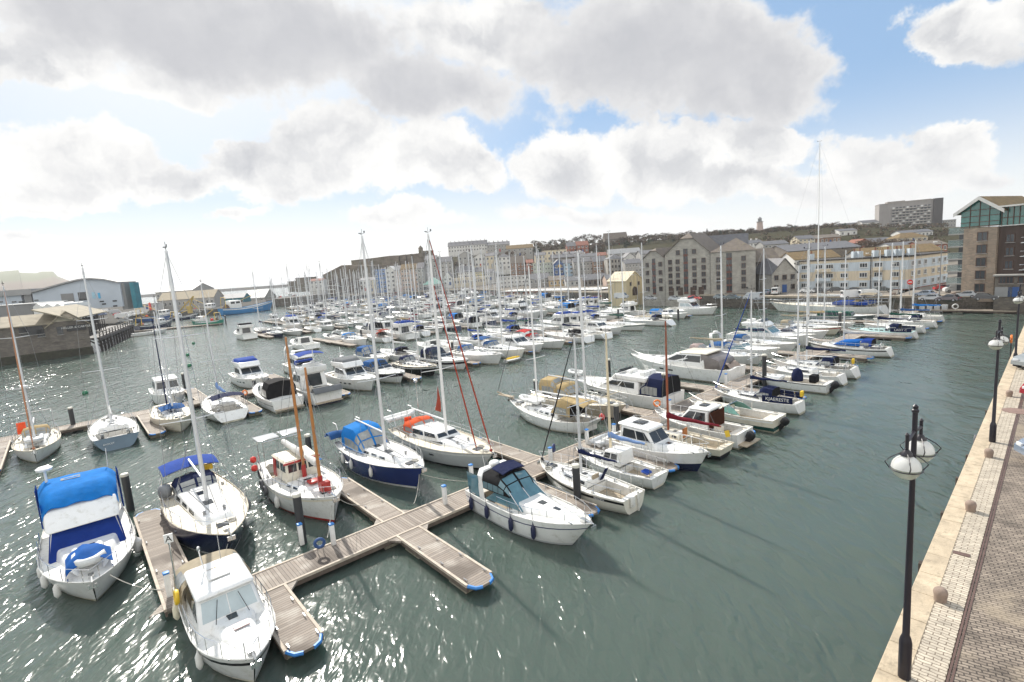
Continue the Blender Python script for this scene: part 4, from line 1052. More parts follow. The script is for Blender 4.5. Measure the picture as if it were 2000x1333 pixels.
# service posts, white with blue caps
def pedestal(p, label):
    t = thing('service_post', label, 'service post', (p[0], p[1], 0), A_S, 'white service posts on the pontoon')
    mb = MB(); mb.box((0, 0, PZ+.5), (.2, .2, 1.0)); mb.build('post_body', WHP, t, bevel=.02)
    mb = MB(); mb.box((0, 0, PZ+1.04), (.23, .23, .08)); mb.build('post_cap', BLUP, t, bevel=.02)
for px, py, lab in [(590, 1064, 'white service post with blue cap in front of the thick pile'), (652, 1064, 'white service post with blue cap next to the blue hose reel'), (870, 985, 'white service post with blue cap near the walkway middle joint'), (922, 941, 'white service post next to the blue trimmed sports cruiser stern'), (1076, 906, 'white service post with life ring behind the small cream yacht'),
    (1147, 868, 'white service post beside the white cutter'), (1200, 857, 'white service post standing against the dark pile'), (332, 1165, 'white service post with blue cap at the finger head under the sign'), (360, 1180, 'white service post with blue cap closest to the beige canvas boat'), (1308, 806, 'white service post near the purple canopy motor yacht'), (1418, 752, 'white service post by the big motor yacht stern'), (1560, 690, 'white service post by the blue covered yacht bow')]:
    pedestal(P(px, py, PZ), lab)
# hose reel and life rings
def ring(p, label, m, rz=0, z=.95, r=.24, post=True, name='lifebuoy', cat='lifebuoy'):
    t = thing(name, label, cat, (p[0], p[1], 0), rz)
    mb = MB(); mb.torus((0, 0, PZ+z), r, .075, 20, 7, 0, Matrix.Rotation(R(90), 3, 'X')); mb.build('ring', m, t, smooth=60)
    if post: mb = MB(); mb.tube([(-.12, .06, PZ), (-.12, .06, PZ+z)], .02, 5); mb.tube([(.12, .06, PZ), (.12, .06, PZ+z)], .02, 5); mb.build('stand', STEEL, t)
ring(P(627, 1083, PZ), 'coiled blue hose on a stand beside the walkway edge', mat('blue_hose', (.03, .08, .22), .6), A_S-R(20), .55, .2, True, 'hose_reel', 'hose reel')
ring(P(1083, 902, PZ), 'navy lifebuoy hung by the service post behind the small cream yacht', mat('navy_buoy', (.03, .04, .12), .6), A_S+R(30), .9, .22)
ring(P(1284, 812, PZ), 'orange lifebuoy on a stand beside the walkway near the red mast', ORP, A_S-R(40), 1.0)
ring(P(481, 785, PZ), 'orange lifebuoy on the second pontoon beside the twin wheel yacht', ORP, A_S-R(40), 1.0)
# sign A on its post
t = thing('berth_sign', 'white sign with letter A on a tall post at the pontoon head', 'sign', P(352, 1183, PZ), 0)
mb = MB(); mb.tube([(0, 0, 0), (0, 0, 2.7)], .035, 8); mb.box((0, 0, .02), (.35, .35, .04)); mb.build('sign_post', STEEL, t)
mb = MB(); mb.box((0, 0, 2.85), (.30, .03, .32)); mb.box((0, 0, 3.03), (.32, .05, .04)); bd = mb.build('sign_board', WHP, t, bevel=.005); bd.rotation_euler.z = R(30)
tx = txt('letter', 'A', .34, BLACK, bd, frame(V(0, -.018, 2.85), (1, 0, 0), (0, -1, 0)))
# ---------------------------------------------------------------- boats of the near pontoon
def pose(s, tb, ts, s2=None):
    """centre and heading for a boat with bow at (s,tb) and stern at (s2 or s,ts)"""
    c, rz, l = hd((s, tb), (s if s2 is None else s2, ts)); return dict(loc=c, rz=rz), l
GNEAR = 'boats moored on the near pontoon'
WFEN = mat('white_fender', (.74, .73, .70), .45, var=.1); NFEN = mat('navy_fender', (.015, .02, .06), .45, var=.1); BFEN = mat('blue_cap_fender', (.04, .17, .5), .4); GFEN = mat('grey_fender', (.22, .23, .24), .6)
# 1 flybridge cruiser under blue covers
k, l = pose(-5.2, 2.6, 12.6)
r, ln = motor('white flybridge motor cruiser under bright blue canvas covers at the pontoon head', **k, group=GNEAR, L=10, B=3.7, fb=1.15, trunk=(.50, .90, .42), cab=(.18, .60, 1.22, 1.25, .80), fly=None, canopy_=None, pit=(.03, .18, .8, .5), hatches=1, lnkw=dict(um=.46, bowp=2.4, ws=.9, bowrise=.32))
zt = ln.sh(.4)-.08+1.22
f2 = Frust(ln.x(.18), ln.x(.60), ln.half(.18)*.8, ln.half(.6)*.8, ln.sh(.39)-.08, ln.sh(.39)-.08, 1.22, 1.147, .1, 1.25, .2)
mb = MB(); panel(mb, f2.quad('front'), [(.0, .06), (1.0, .06), (.98, .95), (.02, .95)], .05, 0, .06)
q = f2.quad('stb'); panel(mb, q, [(.5, .3), (.97, .08), (.93, .95), (.55, .9)], .04, 0, .05); q = f2.quad('port'); panel(mb, q, [(.03, .08), (.5, .3), (.45, .9), (.07, .95)], .04, 0, .05)
mb.build('windscreen_cover', cloth('deep_blue_canvas', (.012, .045, .26)), r, smooth=40)
ff = Frust(ln.x(.06), ln.x(.52), 1.72, 1.42, zt-.06, zt-.06, .95, .88, -.2, 1.0, .05)
mb = MB(); ff.mbox(mb); mb.build('flybridge', GEL, r, bevel=.16, seg=3, smooth=60)
# bright blue cover: crowned fabric with folds
def cov(u, v):
    x = ln.x(.03)+(ln.x(.43)-ln.x(.03))*u; w_ = (1.66-.2*u); y = w_*(2*v-1)
    e = max(abs(2*v-1)-.72, 0)/.28; f = max(u-.72, 0)/.28; b_ = max(.12-u, 0)/.12
    z = zt+1.32+.16*math.sin(u*3.0)-.42*e**2-.5*f**1.5-.25*b_**2+.05*(1-(2*v-1)**2)+.035*math.sin(v*17+u*6)*(f+.25)+.03*math.sin(u*14+v*4)
    return V(x, y, z)
mb = MB(); mb.sheet(cov, 16, 22, .04)
for sg in (1, -1): mb.grid(lambda u, v: V(ln.x(.05)+(ln.x(.40)-ln.x(.05))*u, sg*(1.64-.18*u+.02*math.sin(u*22)), zt+1.0-v*(.5+.3*u)), 10, 3)
cvr = mb.build('flybridge_cover', C_BLUE, r, smooth=60)
mb = MB(); q0 = [bil((cov(.3, .3), cov(.3, .55), cov(.48, .55), cov(.48, .3)), a, b)+V(0, 0, .02) for a, b in rect(0, 0, 1, 1)]
mb.poly(q0); mb.build('cover_window', GLASSC, cvr)
for sg in (1, -1):
    mb = MB(); mb.sheet(lambda u, v: V(ln.x(-.0)+1.25*u, sg*(1.70+.04*math.sin(u*16)), zt+1.08-v*(1.9+.3*math.sin(u*3))), 8, 4, .03)
    mb.build('side_curtain', cloth('curtain_blue', (.012, .07, .33)), r, smooth=60)
mb = MB(); mb.lathe([(.1, 0), (.33, .06), (.36, .16), (.25, .24), (.05, .27)], (ln.x(.12), -1.2, zt+2.0), 14); mb.tube([(ln.x(.12), -1.2, zt+1.3), (ln.x(.12), -1.2, zt+2.05)], .06, 6); mb.build('radar_dome', WHP, r)
mb = MB(); mb.tube([(ln.x(.1), 1.35, zt+1.4), (ln.x(.08), 1.4, zt+2.4)], .02, 4); mb.build('aerial', STEEL, r)
# tender under a blue tarpaulin on the foredeck
zf = ln.sh(.78)+.30
dg(r, ln.x(.80), zf, mat('pale_dinghy', (.62, .63, .62), .5), 2.0)
def tarp(u, v):
    a = (v-.5)*2; return V(ln.x(.71)+1.75*u, a*.80, zf+.56-.46*abs(a)**2.2-.16*abs(2*u-1)**3+.05*math.sin(u*9+v*5)+.03*math.sin(v*19))
mb = MB(); mb.sheet(tarp, 9, 12, .03); mb.build('tender_cover', cloth('tarp_blue', (.015, .12, .42)), r, smooth=60)
hung(r, ln, -1, (.78, .62, .5), WFEN, 'white ball ended fender, # from the bow on the blue covered motor cruiser', .45, r=.13)
hung(r, ln, 1, (.55,), WFEN, 'large white fender on the pontoon side of the blue covered motor cruiser', .45, r=.2, l=.7)
hung(r, ln, -1, (.36, .24), BFEN, 'blue and white fender, # beside the cockpit of the blue covered cruiser', .5, r=.13, cap=WFEN)
# 2 navy hulled yacht
k, l = pose(-.15, 2.0, 13.2)
r, ln = yacht('navy hulled yacht with cream decks, blue bimini and navy sprayhood behind the sign', **k, group=GNEAR, L=11.6, B=3.75, fb=1.5, hm=NAVY, stripe=NAVY, boot=GEL, dm=DECKC, mast_h=14.9, mast_u=.565, hood=C_NAVY, bimini=C_ROY, coach=(.30, .80, .50), ports=3, boom=4.2, lnkw=dict(rake=.10, bowp=2.0, um=.5, wl=.93), wheel=1, trans=.04, radar=False)
mb = MB(); mb.lathe([(.05, .0), (.30, .12), (.36, .42), (.28, .72), (.05, .8)], (ln.x(.26), -1.45, ln.sh(.26)+.02), 14); mb.build('liferaft', GFEN, r, smooth=60)
mb = MB(); mb.box((ln.x(.10), 1.1, ln.sh(.1)+.65), (.25, .45, .4)); mb.build('rescue_sling', YEL, r, bevel=.05)
hung(r, ln, 1, (.55,), GFEN, 'grey fender on the open water side of the navy hulled yacht', .75, r=.15)
# 3 white ketch with varnished masts
k, l = pose(4.9, 2.2, 11.6)
r, ln = yacht('white double masted motor sailer with varnished masts and red trimmed wheelhouse', **k, group=GNEAR, cat='motor sailer', name='motor_sailer', L=9.8, B=3.55, fb=1.35, hm=GEL, stripe=GEL2, boot=REDT, bottom=REDT, dm=DECKM, mast_h=0, coach=(.52, .74, .30), ports=2, rail=True, wheel=0, pit=(.08, .3, .7, .35), lnkw=dict(ws=.7, rake=.06, bowp=2.4, bowrise=.42, sternrise=.2, wl=.9), trans=-.03)
fr = Frust(ln.x(.30), ln.x(.52), 1.05, .95, 1.3, 1.3, 1.25, 1.2, .05, .12, .06)
mb = MB(); fr.mbox(mb); wh = mb.build('wheelhouse', GEL2, r, bevel=.04)
for sd, l_ in (('port', (.08, .55)), ('stb', (.08, .55)), ('front', (.06, .38, .7))):
    for a in l_: w_ = MB(); panel(w_, fr.quad(sd), rect(a, .5, a+(.26 if sd == 'front' else .36), .88)); w_.build('window', GLASS, wh, smooth=0)
mb = MB(); panel(mb, fr.quad('stb'), rect(.0, .05, .2, .95), .05, 0, .07); mb.build('wheelhouse_door', REDT, wh)
mb = MB(); t_ = fr.t; mb.hexa([p+V(.1 if i in (1, 2) else -.1, .1 if p.y > 0 else -.1, 0) for i, p in enumerate(t_)], [p+V(0, 0, .1) for p in t_]); mb.box((fr.t[1].x+.1, 0, fr.t[1].z-.02), (.06, 2.1, .12), 1); mb.build('wheelhouse_roof', [DECKC, REDT], wh)
for u, h, m_, nm in ((.535, 8.5, TANW, 'main'), (.80, 7.0, TANW, 'fore')):
    x = ln.x(u); zb = 1.35
    mb = MB(); mb.tube([(x, 0, zb), (x-.05, 0, zb+h*.6), (x-.1, 0, zb+h)], [.10, .09, .06], 8); mo = mb.build('mast', m_, r, smooth=60)
    mb = MB(); mb.lathe([(.135, zb), (.13, zb+.9)], (x-.01, 0, 0), 10); mb.build('mast_boot', REDT, mo)
    mb = MB()
    for sg in (1, -1):
        mb.tube([(x-.4, sg*1.55, 1.5), (x-.15, 0, zb+h*.95)], .012, 3); mb.tube([(x+.4, sg*1.5, 1.5), (x-.12, 0, zb+h*.7)], .012, 3)
    mb.tube([(ln.x(1.0), 0, ln.sh(1)), (x-.2, 0, zb+h)], .012, 3); mb.build('rigging', WIRE, r)
    mb = MB(); bl = 3.6 if nm == 'main' else 1.9
    mb.tube([(x, 0, zb+1.4), (x-bl, 0, zb+1.5)], .05, 6)
    rr_ = [[V(x-.05-bl*.92*i/8, (.17+.03*math.sin(i*2.3))*math.cos(a), zb+1.58+(.26-.012*i)*math.sin(a)+.02*math.sin(i*1.9)) for a in [2*math.pi*j/8 for j in range(8)]] for i in range(9)]
    bm_ = mb.build('boom', TANW, r); mb = MB(); mb.loft(rr_); mb.build('sail_cover', C_WHT, bm_, smooth=60)
mb = MB()
for x in (ln.x(.02), ln.x(.16)):
    for sg in (1, -1): mb.tube([(x, sg*1.15, 1.4), (x, sg*1.15, 3.1)], .03, 5)
mb.tube([(ln.x(.02), -1.15, 3.1), (ln.x(.02), 1.15, 3.1)], .03, 5); mb.tube([(ln.x(.16), -1.15, 3.1), (ln.x(.16), 1.15, 3.1)], .03, 5); gan = mb.build('stern_gantry', STEEL, r)
for y in (-.75, .75):
    mb = MB(); mb.box((ln.x(.09), y, 3.2), (1.25, 1.3, .05)); mb.build('solar_panel', [mat('solar_glass', (.50, .51, .52), .12, var=.05)], gan, bevel=.01)
for x, y, z in ((.02, -1.5, 1.75), (.12, -1.72, 1.5)): mb = MB(); mb.lathe([(.02, -.22), (.17, -.14), (.2, 0), (.17, .14), (.02, .22)], (ln.x(x), y, z), 12); mb.build('red_float', REDP, r, smooth=60)
mb = MB(); mb.box((ln.x(.87), 0, 1.85), (.38, .5, .55)); mb.box((ln.x(.68), .0, 1.62), (.6, .6, .14)); mb.build('deck_locker', [REDT], r, bevel=.05)
mb = MB(); mb.sheet(lambda u, v: V(ln.x(.30)+1.3*u, .75+.75*v, 1.95-.2*abs(v-.5)+.06*math.sin(u*8+v*6)), 6, 6, .03); mb.build('deck_tarp', C_BLUE, r, smooth=60)
for i, u in enumerate((.1, .04, .24, .36)):
    y = ln.y(u, .5); mb = MB(); mb.torus((0, 0, 0), .22, .1, 16, 6, 0, Matrix.Rotation(R(90), 3, 'X')); o = mb.build('tyre_fender', RUB, smooth=60); o.location = W(r, ln.x(u, .5), -y-.13, .75 if i else 1.0); o.rotation_euler.z = r.rotation_euler.z
    tag(o, f'black tyre hung as a fender on the white ketch side, {nth(i)} around from the stern', 'tyre', 'tyres along the white ketch')
hung(r, ln, -1, (.56,), WFEN, 'fat white fender in the middle of the white ketch side', .6, r=.14, l=.6)
nm_ = txt('boat_name', 'ADVENTURER', .16, BLACK, r, frame(V(ln.x(.93, .85), -ln.y(.93, .86)-.02, 1.45), (ln.x(.985)-ln.x(.87), (ln.half(.87)-ln.half(.985)), .0), (.62, -.78, .1)))
# 4 blue hulled yacht
k, l = pose(10.15, 1.9, 12.4)
r, ln = yacht('royal blue hulled yacht with bright blue spray canopy and covered dinghy at the stern', **k, group=GNEAR, L=10.6, B=3.5, fb=1.45, hm=BLUEH, stripe=BLUEH, boot=GEL, mast_h=15.4, mast_u=.56, coach=(.30, .82, .42), ports=4, boom=4.4, lnkw=dict(rake=.10, bowp=2.0), wheel=1, pit=(.04, .28, .62, .5))
canopy('spray_canopy', r, ln.x(.16), ln.x(.44), 1.2, ln.sh(.3)+.1, ln.sh(.3)+1.55, C_BLUE, GLASSC, front=.5)
mb = MB(); mb.sheet(lambda u, v: V(ln.x(.0)-.55+1.1*u, -1.75+3.5*v, 1.75+.35*(1-abs(2*u-1)**2)+.04*math.sin(v*13)), 8, 10, .05); mb.build('covered_dinghy', C_MID, r, smooth=60)
for y in (-.9, .9): mb = MB(); mb.tube([(ln.x(.05), y, 1.2), (ln.x(.0)-.3, y, 2.5), (ln.x(0)-.9, y, 2.5)], .035, 5); mb.build('davit', STEEL, r)
hung(r, ln, -1, (.28, .42, .64), WFEN, 'white fender, # from the stern on the royal blue hulled yacht', .8, r=.12)
# 5 long white deck saloon yacht
k, l = pose(14.55, .9, 12.4)
r, ln = yacht('long white deck saloon yacht with orange sprayhood and two red furled headsails', **k, group=GNEAR, L=11.9, B=3.8, fb=1.3, hm=GREYH, stripe=GEL, boot=BLACK, dm=DECKC, mast_h=15.4, mast_u=.56, mastm=ALUW, coach=(.28, .80, .38), ports=2, pilot=(.30, .60, .78), hood=C_ORG, hoodw=1.15, boom=4.6, lnkw=dict(rake=.12, bowp=2.1), furl=C_RUST, furl_r=.055, wheel=1, cover=None)
x = ln.x(.85); a = V(x, 0, ln.sh(.85)+.1); b = V(ln.x(.56)+.1, 0, 12.0); mb = MB(); mb.tube([a, a+(b-a)*.15, a+(b-a)*.7, b], [.04, .055, .04, .025], 7); mb.build('furled_staysail', C_RUST, r, smooth=60)
mb = MB(); mb.sheet(lambda u, v: V(ln.x(.53)-.1-.75*(1-v)*u, .05*math.sin(v*5), 3.2+1.9*v), 4, 6, .06); mb.build('hoisted_sail_bag', C_RUST, r, smooth=60)
mb = MB(); mb.sheet(lambda u, v: V(ln.x(.19)+.15*u+.2*v, -.9+.5*u, 1.55+.75*v), 3, 3, .05); mb.build('wheel_cover', C_ORG, r)
dg(r, ln.x(0)-.65, 1.5, WHP, 2.6, R(90))
for y in (-.9, .9): mb = MB(); mb.tube([(ln.x(.05), y, 1.3), (ln.x(.0)-.2, y, 2.4), (ln.x(0)-.8, y, 2.4)], .035, 5); mb.build('davit', STEEL, r)
mb = MB(); mb.tube([(ln.x(.02), 1.3, 1.2), (ln.x(.02), 1.3, 4.3)], .035, 5); mb.lathe([(.02, -.18), (.16, -.1), (.18, .0), (.14, .12), (.02, .17)], (ln.x(.02), 1.3, 4.45), 10); mb.build('wind_generator', STEEL, r)
for u in (.32, .45, .6):
    h = ln.sh(u)
    for sg in (1, -1): mb = MB(); q = [V(ln.x(u+d), sg*(ln.y(u+d, .62)+.012), h*.62+dz) for d, dz in ((-.018, -.05), (.018, -.05), (.018, .05), (-.018, .05))]; mb.loft([[p-V(0, sg*.04, 0) for p in q], q]); mb.build('hull_portlight', GLASS, r, smooth=0)
# R1 sports cruiser
k, l = pose(11.75, -9.2, -2.3)
r, ln = motor('white sports cruiser with blue trim, dark canopy and sea blue windscreen', **k, group=GNEAR, L=7.9, B=2.75, fb=1.25, stripe=mat('navy_trim', (.02, .025, .11), .3), bands=(.30, .36), trunk=(.46, .95, .36), cab=None, screen=(.20, .55, .72, GLASSB), canopy_=None, arch=(.16, 1.35), pit=(.03, .42, .8, .55), hatches=2, boot=GREYH, lnkw=dict(bowp=2.3, rake=.16, um=.45))
canopy('canopy', r, ln.x(.14), ln.x(.44), 1.12, ln.sh(.3)+.55, ln.sh(.3)+1.38, C_BLK, GLASSB, front=.42)
mb = MB(); mb.sheet(lambda u, v: V(ln.x(.24)+.9*u, -.75+1.5*v, ln.sh(.3)+1.62+.1*(1-(2*v-1)**2)-.12*u), 4, 6, .05); mb.build('canopy_roof_panel', C_NAVY, r, smooth=60)
for sg in (1, -1): mb = MB(); mb.sheet(lambda u, v: V(ln.x(.04)+1.0*u-.2*v, sg*(1.18-.08*v), ln.sh(.1)-.02+(1.1)*v), 4, 4, .03); mb.build('side_screen', GLASSB, r)
hung(r, ln, -1, (.08, .26, .5, .68), NFEN, 'navy fender, # from the stern on the blue trimmed sports cruiser', .62, r=.12, l=.6)
# R2 small cream-white yacht, stern to the open water
k, l = pose(16.25, -2.2, -8.2)
r, ln = yacht('small cream white yacht with black name band and navy boom cover, transom out', **k, group=GNEAR, L=6.9, B=2.5, fb=.95, hm=mat('ivory_hull', (.74, .71, .62), .3, var=.05), stripe=BLACK, band=(.10, .24), dm=DECKM, mast_h=9.0, mast_u=.52, cover=C_NAVY, coach=(.36, .80, .42), ports=2, boom=2.7, wheel=0, pit=(.05, .36, .66, .5), cov_h=.24, trans=.0, spread=1, furl=C_BLK, furl_r=.045)
mb = MB(); mb.box((ln.x(0)-.06, -.25, .45), (.1, .08, 1.2)); mb.box((ln.x(0)-.08, .25, .65), (.1, .3, .55)); mb.build('rudder_and_ladder', DECKM, r, bevel=.01)
mb = MB(); mb.box((ln.x(.37), 0, 1.05), (.06, .55, .6)); mb.build('companion_door', TEAK, r)
mb = MB(); mb.sheet(lambda u, v: V(ln.x(.30)+.4*u, -.55+.3*v, .95+.75*(1-u)), 4, 3, .04); mb.build('folded_hood', C_NAVY, r)
txt('boat_name', 'MOODY', .17, GEL, r, frame(V(ln.x(.2), ln.half(.2)+.012, ln.sh(.2)-.17), (-1, -.16, 0), (-.14, 1, .0)))
hung(r, ln, -1, (.62,), NFEN, 'small navy fender at the waist of the cream white yacht', .6, r=.08, l=.4)
# R3 small white yacht with wheelhouse hood and pale blue cover
k, l = pose(19.5, -2.1, -7.7)
r, ln = yacht('little white yacht with pale blue boom cover and rudder out', **k, group=GNEAR, L=6.3, B=2.3, fb=.85, dm=DECKM, mast_h=8.6, mast_u=.55, mastm=CREAMM, cover=C_LBL, coach=(.42, .84, .40), ports=2, boom=2.6, wheel=0, pit=(.05, .38, .66, .45), cov_h=.34, trans=-.02, spread=1, boot=GEL2, bottom=REDT)
fr = Frust(ln.x(.36), ln.x(.60), .72, .68, .85, .85, .85, .75, .05, .3, .1); mb = MB(); fr.mbox(mb); dh = mb.build('doghouse', GEL, r, bevel=.05)
for sd in ('stb', 'port'):
    for a in (.1, .5): w_ = MB(); panel(w_, fr.quad(sd), rect(a, .45, a+.34, .85)); w_.build('window', GLASS, dh, smooth=0)
mb = MB(); mb.sheet(lambda u, v: V(ln.x(.06)+.45*u, .2+.5*v, .95+.06*u), 2, 2, .08); mb.build('outboard_cover', C_ROY, r)
hung(r, ln, -1, (.05,), WFEN, 'white fender at the stern quarter of the little white yacht', .45, r=.09, l=.45)
# R4 white over navy hardtop motor boat
k, l = pose(22.8, -8.6, -2.6)
r, ln = motor('white hardtop motor boat with dark navy lower hull and roof hatch, bow out', **k, group=GNEAR, L=7.0, B=2.6, fb=1.15, low=NAVY, boot=NAVY, bottom=NAVY, stripe=GEL, trunk=(.5, .94, .3), cab=(.18, .60, 1.25, .85, .80), roof=(.25, .25), hatchroof=1, winf=GLASS, pit=(.03, .2, .8, .5), hatches=1)
hung(r, ln, 1, (.62, .8), WFEN, 'white fender, # along the finger side of the white and navy hardtop boat', .5, r=.12)
tt = thing('tender', 'pale grey inflatable tender lying on the pontoon by the hardtop boat', 'tender', ST(22.2, -1.9, PZ), A_S)
dg(tt, 0, .08, mat('tender_grey', (.55, .56, .56), .5), 2.3)
# R5 cream yacht with maroon cover
k, l = pose(25.7, -2.4, -8.2)
r, ln = yacht('cream wooden yacht with red brown mast and maroon boom cover', **k, group=GNEAR, L=7.0, B=2.4, fb=.9, hm=GEL2, low=BLACK, stripe=GEL2, boot=BLACK, dm=DECKC, cabm=GEL2, mast_h=8.6, mast_u=.60, mastm=REDW, cover=C_MAR, coach=(.42, .80, .36), ports=3, boom=3.8, wheel=0, pit=(.06, .40, .7, .45), cov_h=.36, trans=-.03, spread=0, boom_z=.9, rail=True, furl=None)
mb = MB(); mb.box((ln.x(.42), 0, 1.12), (.07, .5, .62)); mb.build('companion_door', mat('orange_wood', (.42, .14, .03), .4, var=.2), r)
mb = MB(); mb.sheet(lambda u, v: V(ln.x(.02)+.1*u, -.1-.6*v, 1.35+.4*u-.1*v), 2, 3, .01); mb.build('pennant', YEL, r)
hung(r, ln, 1, (.3,), WFEN, 'slim white fender on the open side of the cream wooden yacht', .5, r=.08, l=.5)
# R6 wheelhouse outboard boat
k, l = pose(28.5, -2.3, -8.0)
r, ln = motor('white wheelhouse boat with brown side curtains and black outboard', **k, group=GNEAR, L=6.9, B=2.55, fb=1.1, trunk=(.6, .93, .25), cab=(.30, .68, 1.3, 1.0, .82), roof=(.2, .05), pit=(.02, .3, .82, .5), ob=(1, 1.05, R(-22)), platform=True, hatchroof=1)
mb = MB()
for y in (-.9, -.3, .3, .9): mb.box((ln.x(.29), y, ln.sh(.3)+.6), (.04, .08, 1.15))
mb.sheet(lambda u, v: V(ln.x(.28), -1.0+2.0*v, ln.sh(.3)+1.15*u), 2, 4, .02); mb.build('cockpit_curtain', C_BRN, r)
# R7 green and cream speedboat
k, l = pose(32.9, -2.6, -8.4)
r, ln = motor('cream speedboat with dark green lower hull and green tinted screen', **k, group=GNEAR, cat='speedboat', name='speedboat', L=7.0, B=2.5, fb=1.0, hm=GEL2, low=mat('bottle_green_hull', (.012, .06, .05), .2), stripe=GEL, trunk=(.52, .95, .28), cab=None, screen=(.34, .6, .5, mat('green_screen', (.16, .34, .29), .06, var=.2)), pit=(.05, .5, .82, .55), ob=(1, 1.0, R(-30)), platform=False, rail=True, hatches=1)
# R8 yacht with name dodger
k, l = pose(37.7, -2.3, -8.0)
r, ln = yacht('white yacht with navy name banner along its cockpit rail', **k, group=GNEAR, L=7.2, B=2.6, fb=.95, mast_h=9.6, mast_u=.55, cover=C_NAVY, coach=(.38, .80, .38), ports=1, boom=2.9, wheel=0, pit=(.05, .36, .66, .5), cov_h=.28, hood=C_NAVY, furl=C_ROY, furl_r=.05, trans=.03)
for sg in (-1, 1):
    mb = MB(); mb.box((0, 0, 0), (2.2, .03, .52)); b_ = mb.build('name_dodger', C_NAVY, r); b_.location = (ln.x(.2), sg*ln.half(.2)*.97, ln.sh(.2)+.34); b_.rotation_euler.z = R(-8)*sg*-1
    if sg > 0: txt('boat_name', 'KJAERESTE', .36, GEL, b_, frame(V(0, .02, 0), (-1, 0, 0), (0, 1, 0)))
mb = MB(); mb.box((ln.x(.03), -.9, 1.35), (.2, .4, .45)); mb.build('rescue_sling', YEL, r, bevel=.05)
# R9 small sports boat with big outboard
k, l = pose(45.2, -2.4, -7.6)
r, ln = motor('small white sports boat with dark console cover and large outboard', **k, group=GNEAR, cat='speedboat', name='speedboat', L=6.4, B=2.3, fb=.9, trunk=(.62, .95, .18), cab=None, pit=(.05, .6, .8, .5), ob=(1, 1.1, R(-32)), platform=False, stripe=BLACK, bands=(.06, .12), rail=False)
mb = MB(); mb.lathe([(.5, 0), (.5, .5), (.35, 1.0), (.1, 1.15)], (ln.x(.42), 0, .75), 10); mb.build('console_cover', C_NAVY, r, smooth=50)
mb = MB(); mb.box((ln.x(.2), .0, 1.1), (.6, .9, .7)); mb.build('seat_cover', C_BLK, r, bevel=.1)
# L6 white cutter with bowsprit
k, l = pose(24.3, 10.6, .5)
r, ln = yacht('white long keeled cutter with bowsprit and tan cockpit tent', **k, group=GNEAR, L=9.9, B=3.1, fb=1.0, dm=DECKM, mast_h=12.8, mast_u=.64, mastm=ALUW, coach=(.32, .74, .5), ports=4, boom=4.6, wheel=0, trans=-.10, lnkw=dict(ws=.45, bowrise=.55, sternrise=.35, rake=.13, bowp=1.9), radar=False, cover=None, boot=GEL2, furl=None)
mb = MB(); mb.tube([(ln.x(.94), 0, ln.sh(1)+.02), (ln.x(1)+1.7, 0, ln.sh(1)+.35)], [.09, .06], 7); mb.box((ln.x(1)+.5, 0, ln.sh(1)+.18), (1.8, .45, .05)); mb.build('bowsprit', TEAK, r)
mb = MB(); mb.tube([(ln.x(1)+1.65, 0, ln.sh(1)+.35), (ln.x(.64), 0, 12.6)], .03, 5); mb.build('furled_jib', C_GRY, r)
canopy('cockpit_tent', r, ln.x(.18), ln.x(.40), .95, 1.25, 2.5, C_TAN, GLASSC, front=.4)
awning('cockpit_awning', r, ln.x(.04), ln.x(.19), .9, 2.3, C_TAN, .2)
dg(r, ln.x(.72), 1.45, WHP, 2.4)
x = ln.x(.10); mb = MB(); mb.tube([(x, 0, 1.2), (x-.15, 0, 9.0)], [.06, .035], 6); mb.build('mizzen_mast', ALU, r)
hung(r, ln, -1, (.58,), WFEN, 'white fender amidships on the white cutter', .55, r=.11)
mb = MB(); mb.lathe([(.02, -.28), (.2, -.16), (.24, 0), (.16, .18), (.03, .28)], (0, 0, .75), 12); o = mb.build('buoy_fender', REDP, smooth=60); o.location = W(r, ln.x(.03), -1.0, .35); tag(o, 'red ball fender at the stern of the white cutter', 'fender')
# L7 cream motor sailer
k, l = pose(28.2, .8, 11.4)
r, ln = yacht('cream centre cockpit motor sailer with tan tent over its cockpit', **k, group=GNEAR, L=10.6, B=3.5, fb=1.25, hm=mat('pinkish_cream_hull', (.66, .56, .44), .3, var=.06), boot=BLACK, dm=DECKC, mast_h=13.6, mast_u=.60, coach=(.12, .82, .55), ports=3, boom=4.4, wheel=0, pit=(.02, .1, .5, .3), lnkw=dict(rake=.12), cover=None)
canopy('cockpit_tent', r, ln.x(.18), ln.x(.38), 1.25, 1.55, 2.75, C_TAN, GLASSC, front=.3)
canopy('spray_screen', r, ln.x(.36), ln.x(.50), 1.1, 1.6, 2.45, C_TAN, GLASSC, front=.6)
# L8 and L9 motor yachts
k, l = pose(33.4, 11.0, .0)
r, ln = motor('long white motor yacht with navy framed cockpit canopy', **k, group=GNEAR, cat='motor yacht', L=11.4, B=3.7, fb=1.35, trunk=(.5, .9, .5), cab=(.22, .66, 1.15, 1.9, .86), fly=(.16, .50, .45), pit=(.03, .24, .84, .5), hullwin=3, canopy_=(.02, .24, 1.6, C_NAVY, GLASSC), dm=DECKM, stripe=GEL, hatches=1)
dg(r, ln.x(.97), ln.sh(1)+.1, mat('pale_dinghy', (.6, .6, .6)), 1.5)
k, l = pose(44.9, 12.4, .1)
r, ln = motor('largest white motor yacht with sweeping side window and smoke grey stern curtain', **k, group=GNEAR, cat='motor yacht', L=12.6, B=4.0, fb=1.5, trunk=(.56, .93, .45), cab=(.20, .66, 1.5, 2.4, .88), roof=(.35, -.3), roofm=GEL2, pit=(.03, .2, .84, .5), hullwin=2, stripe=GEL, hatches=2, canopy_=None)
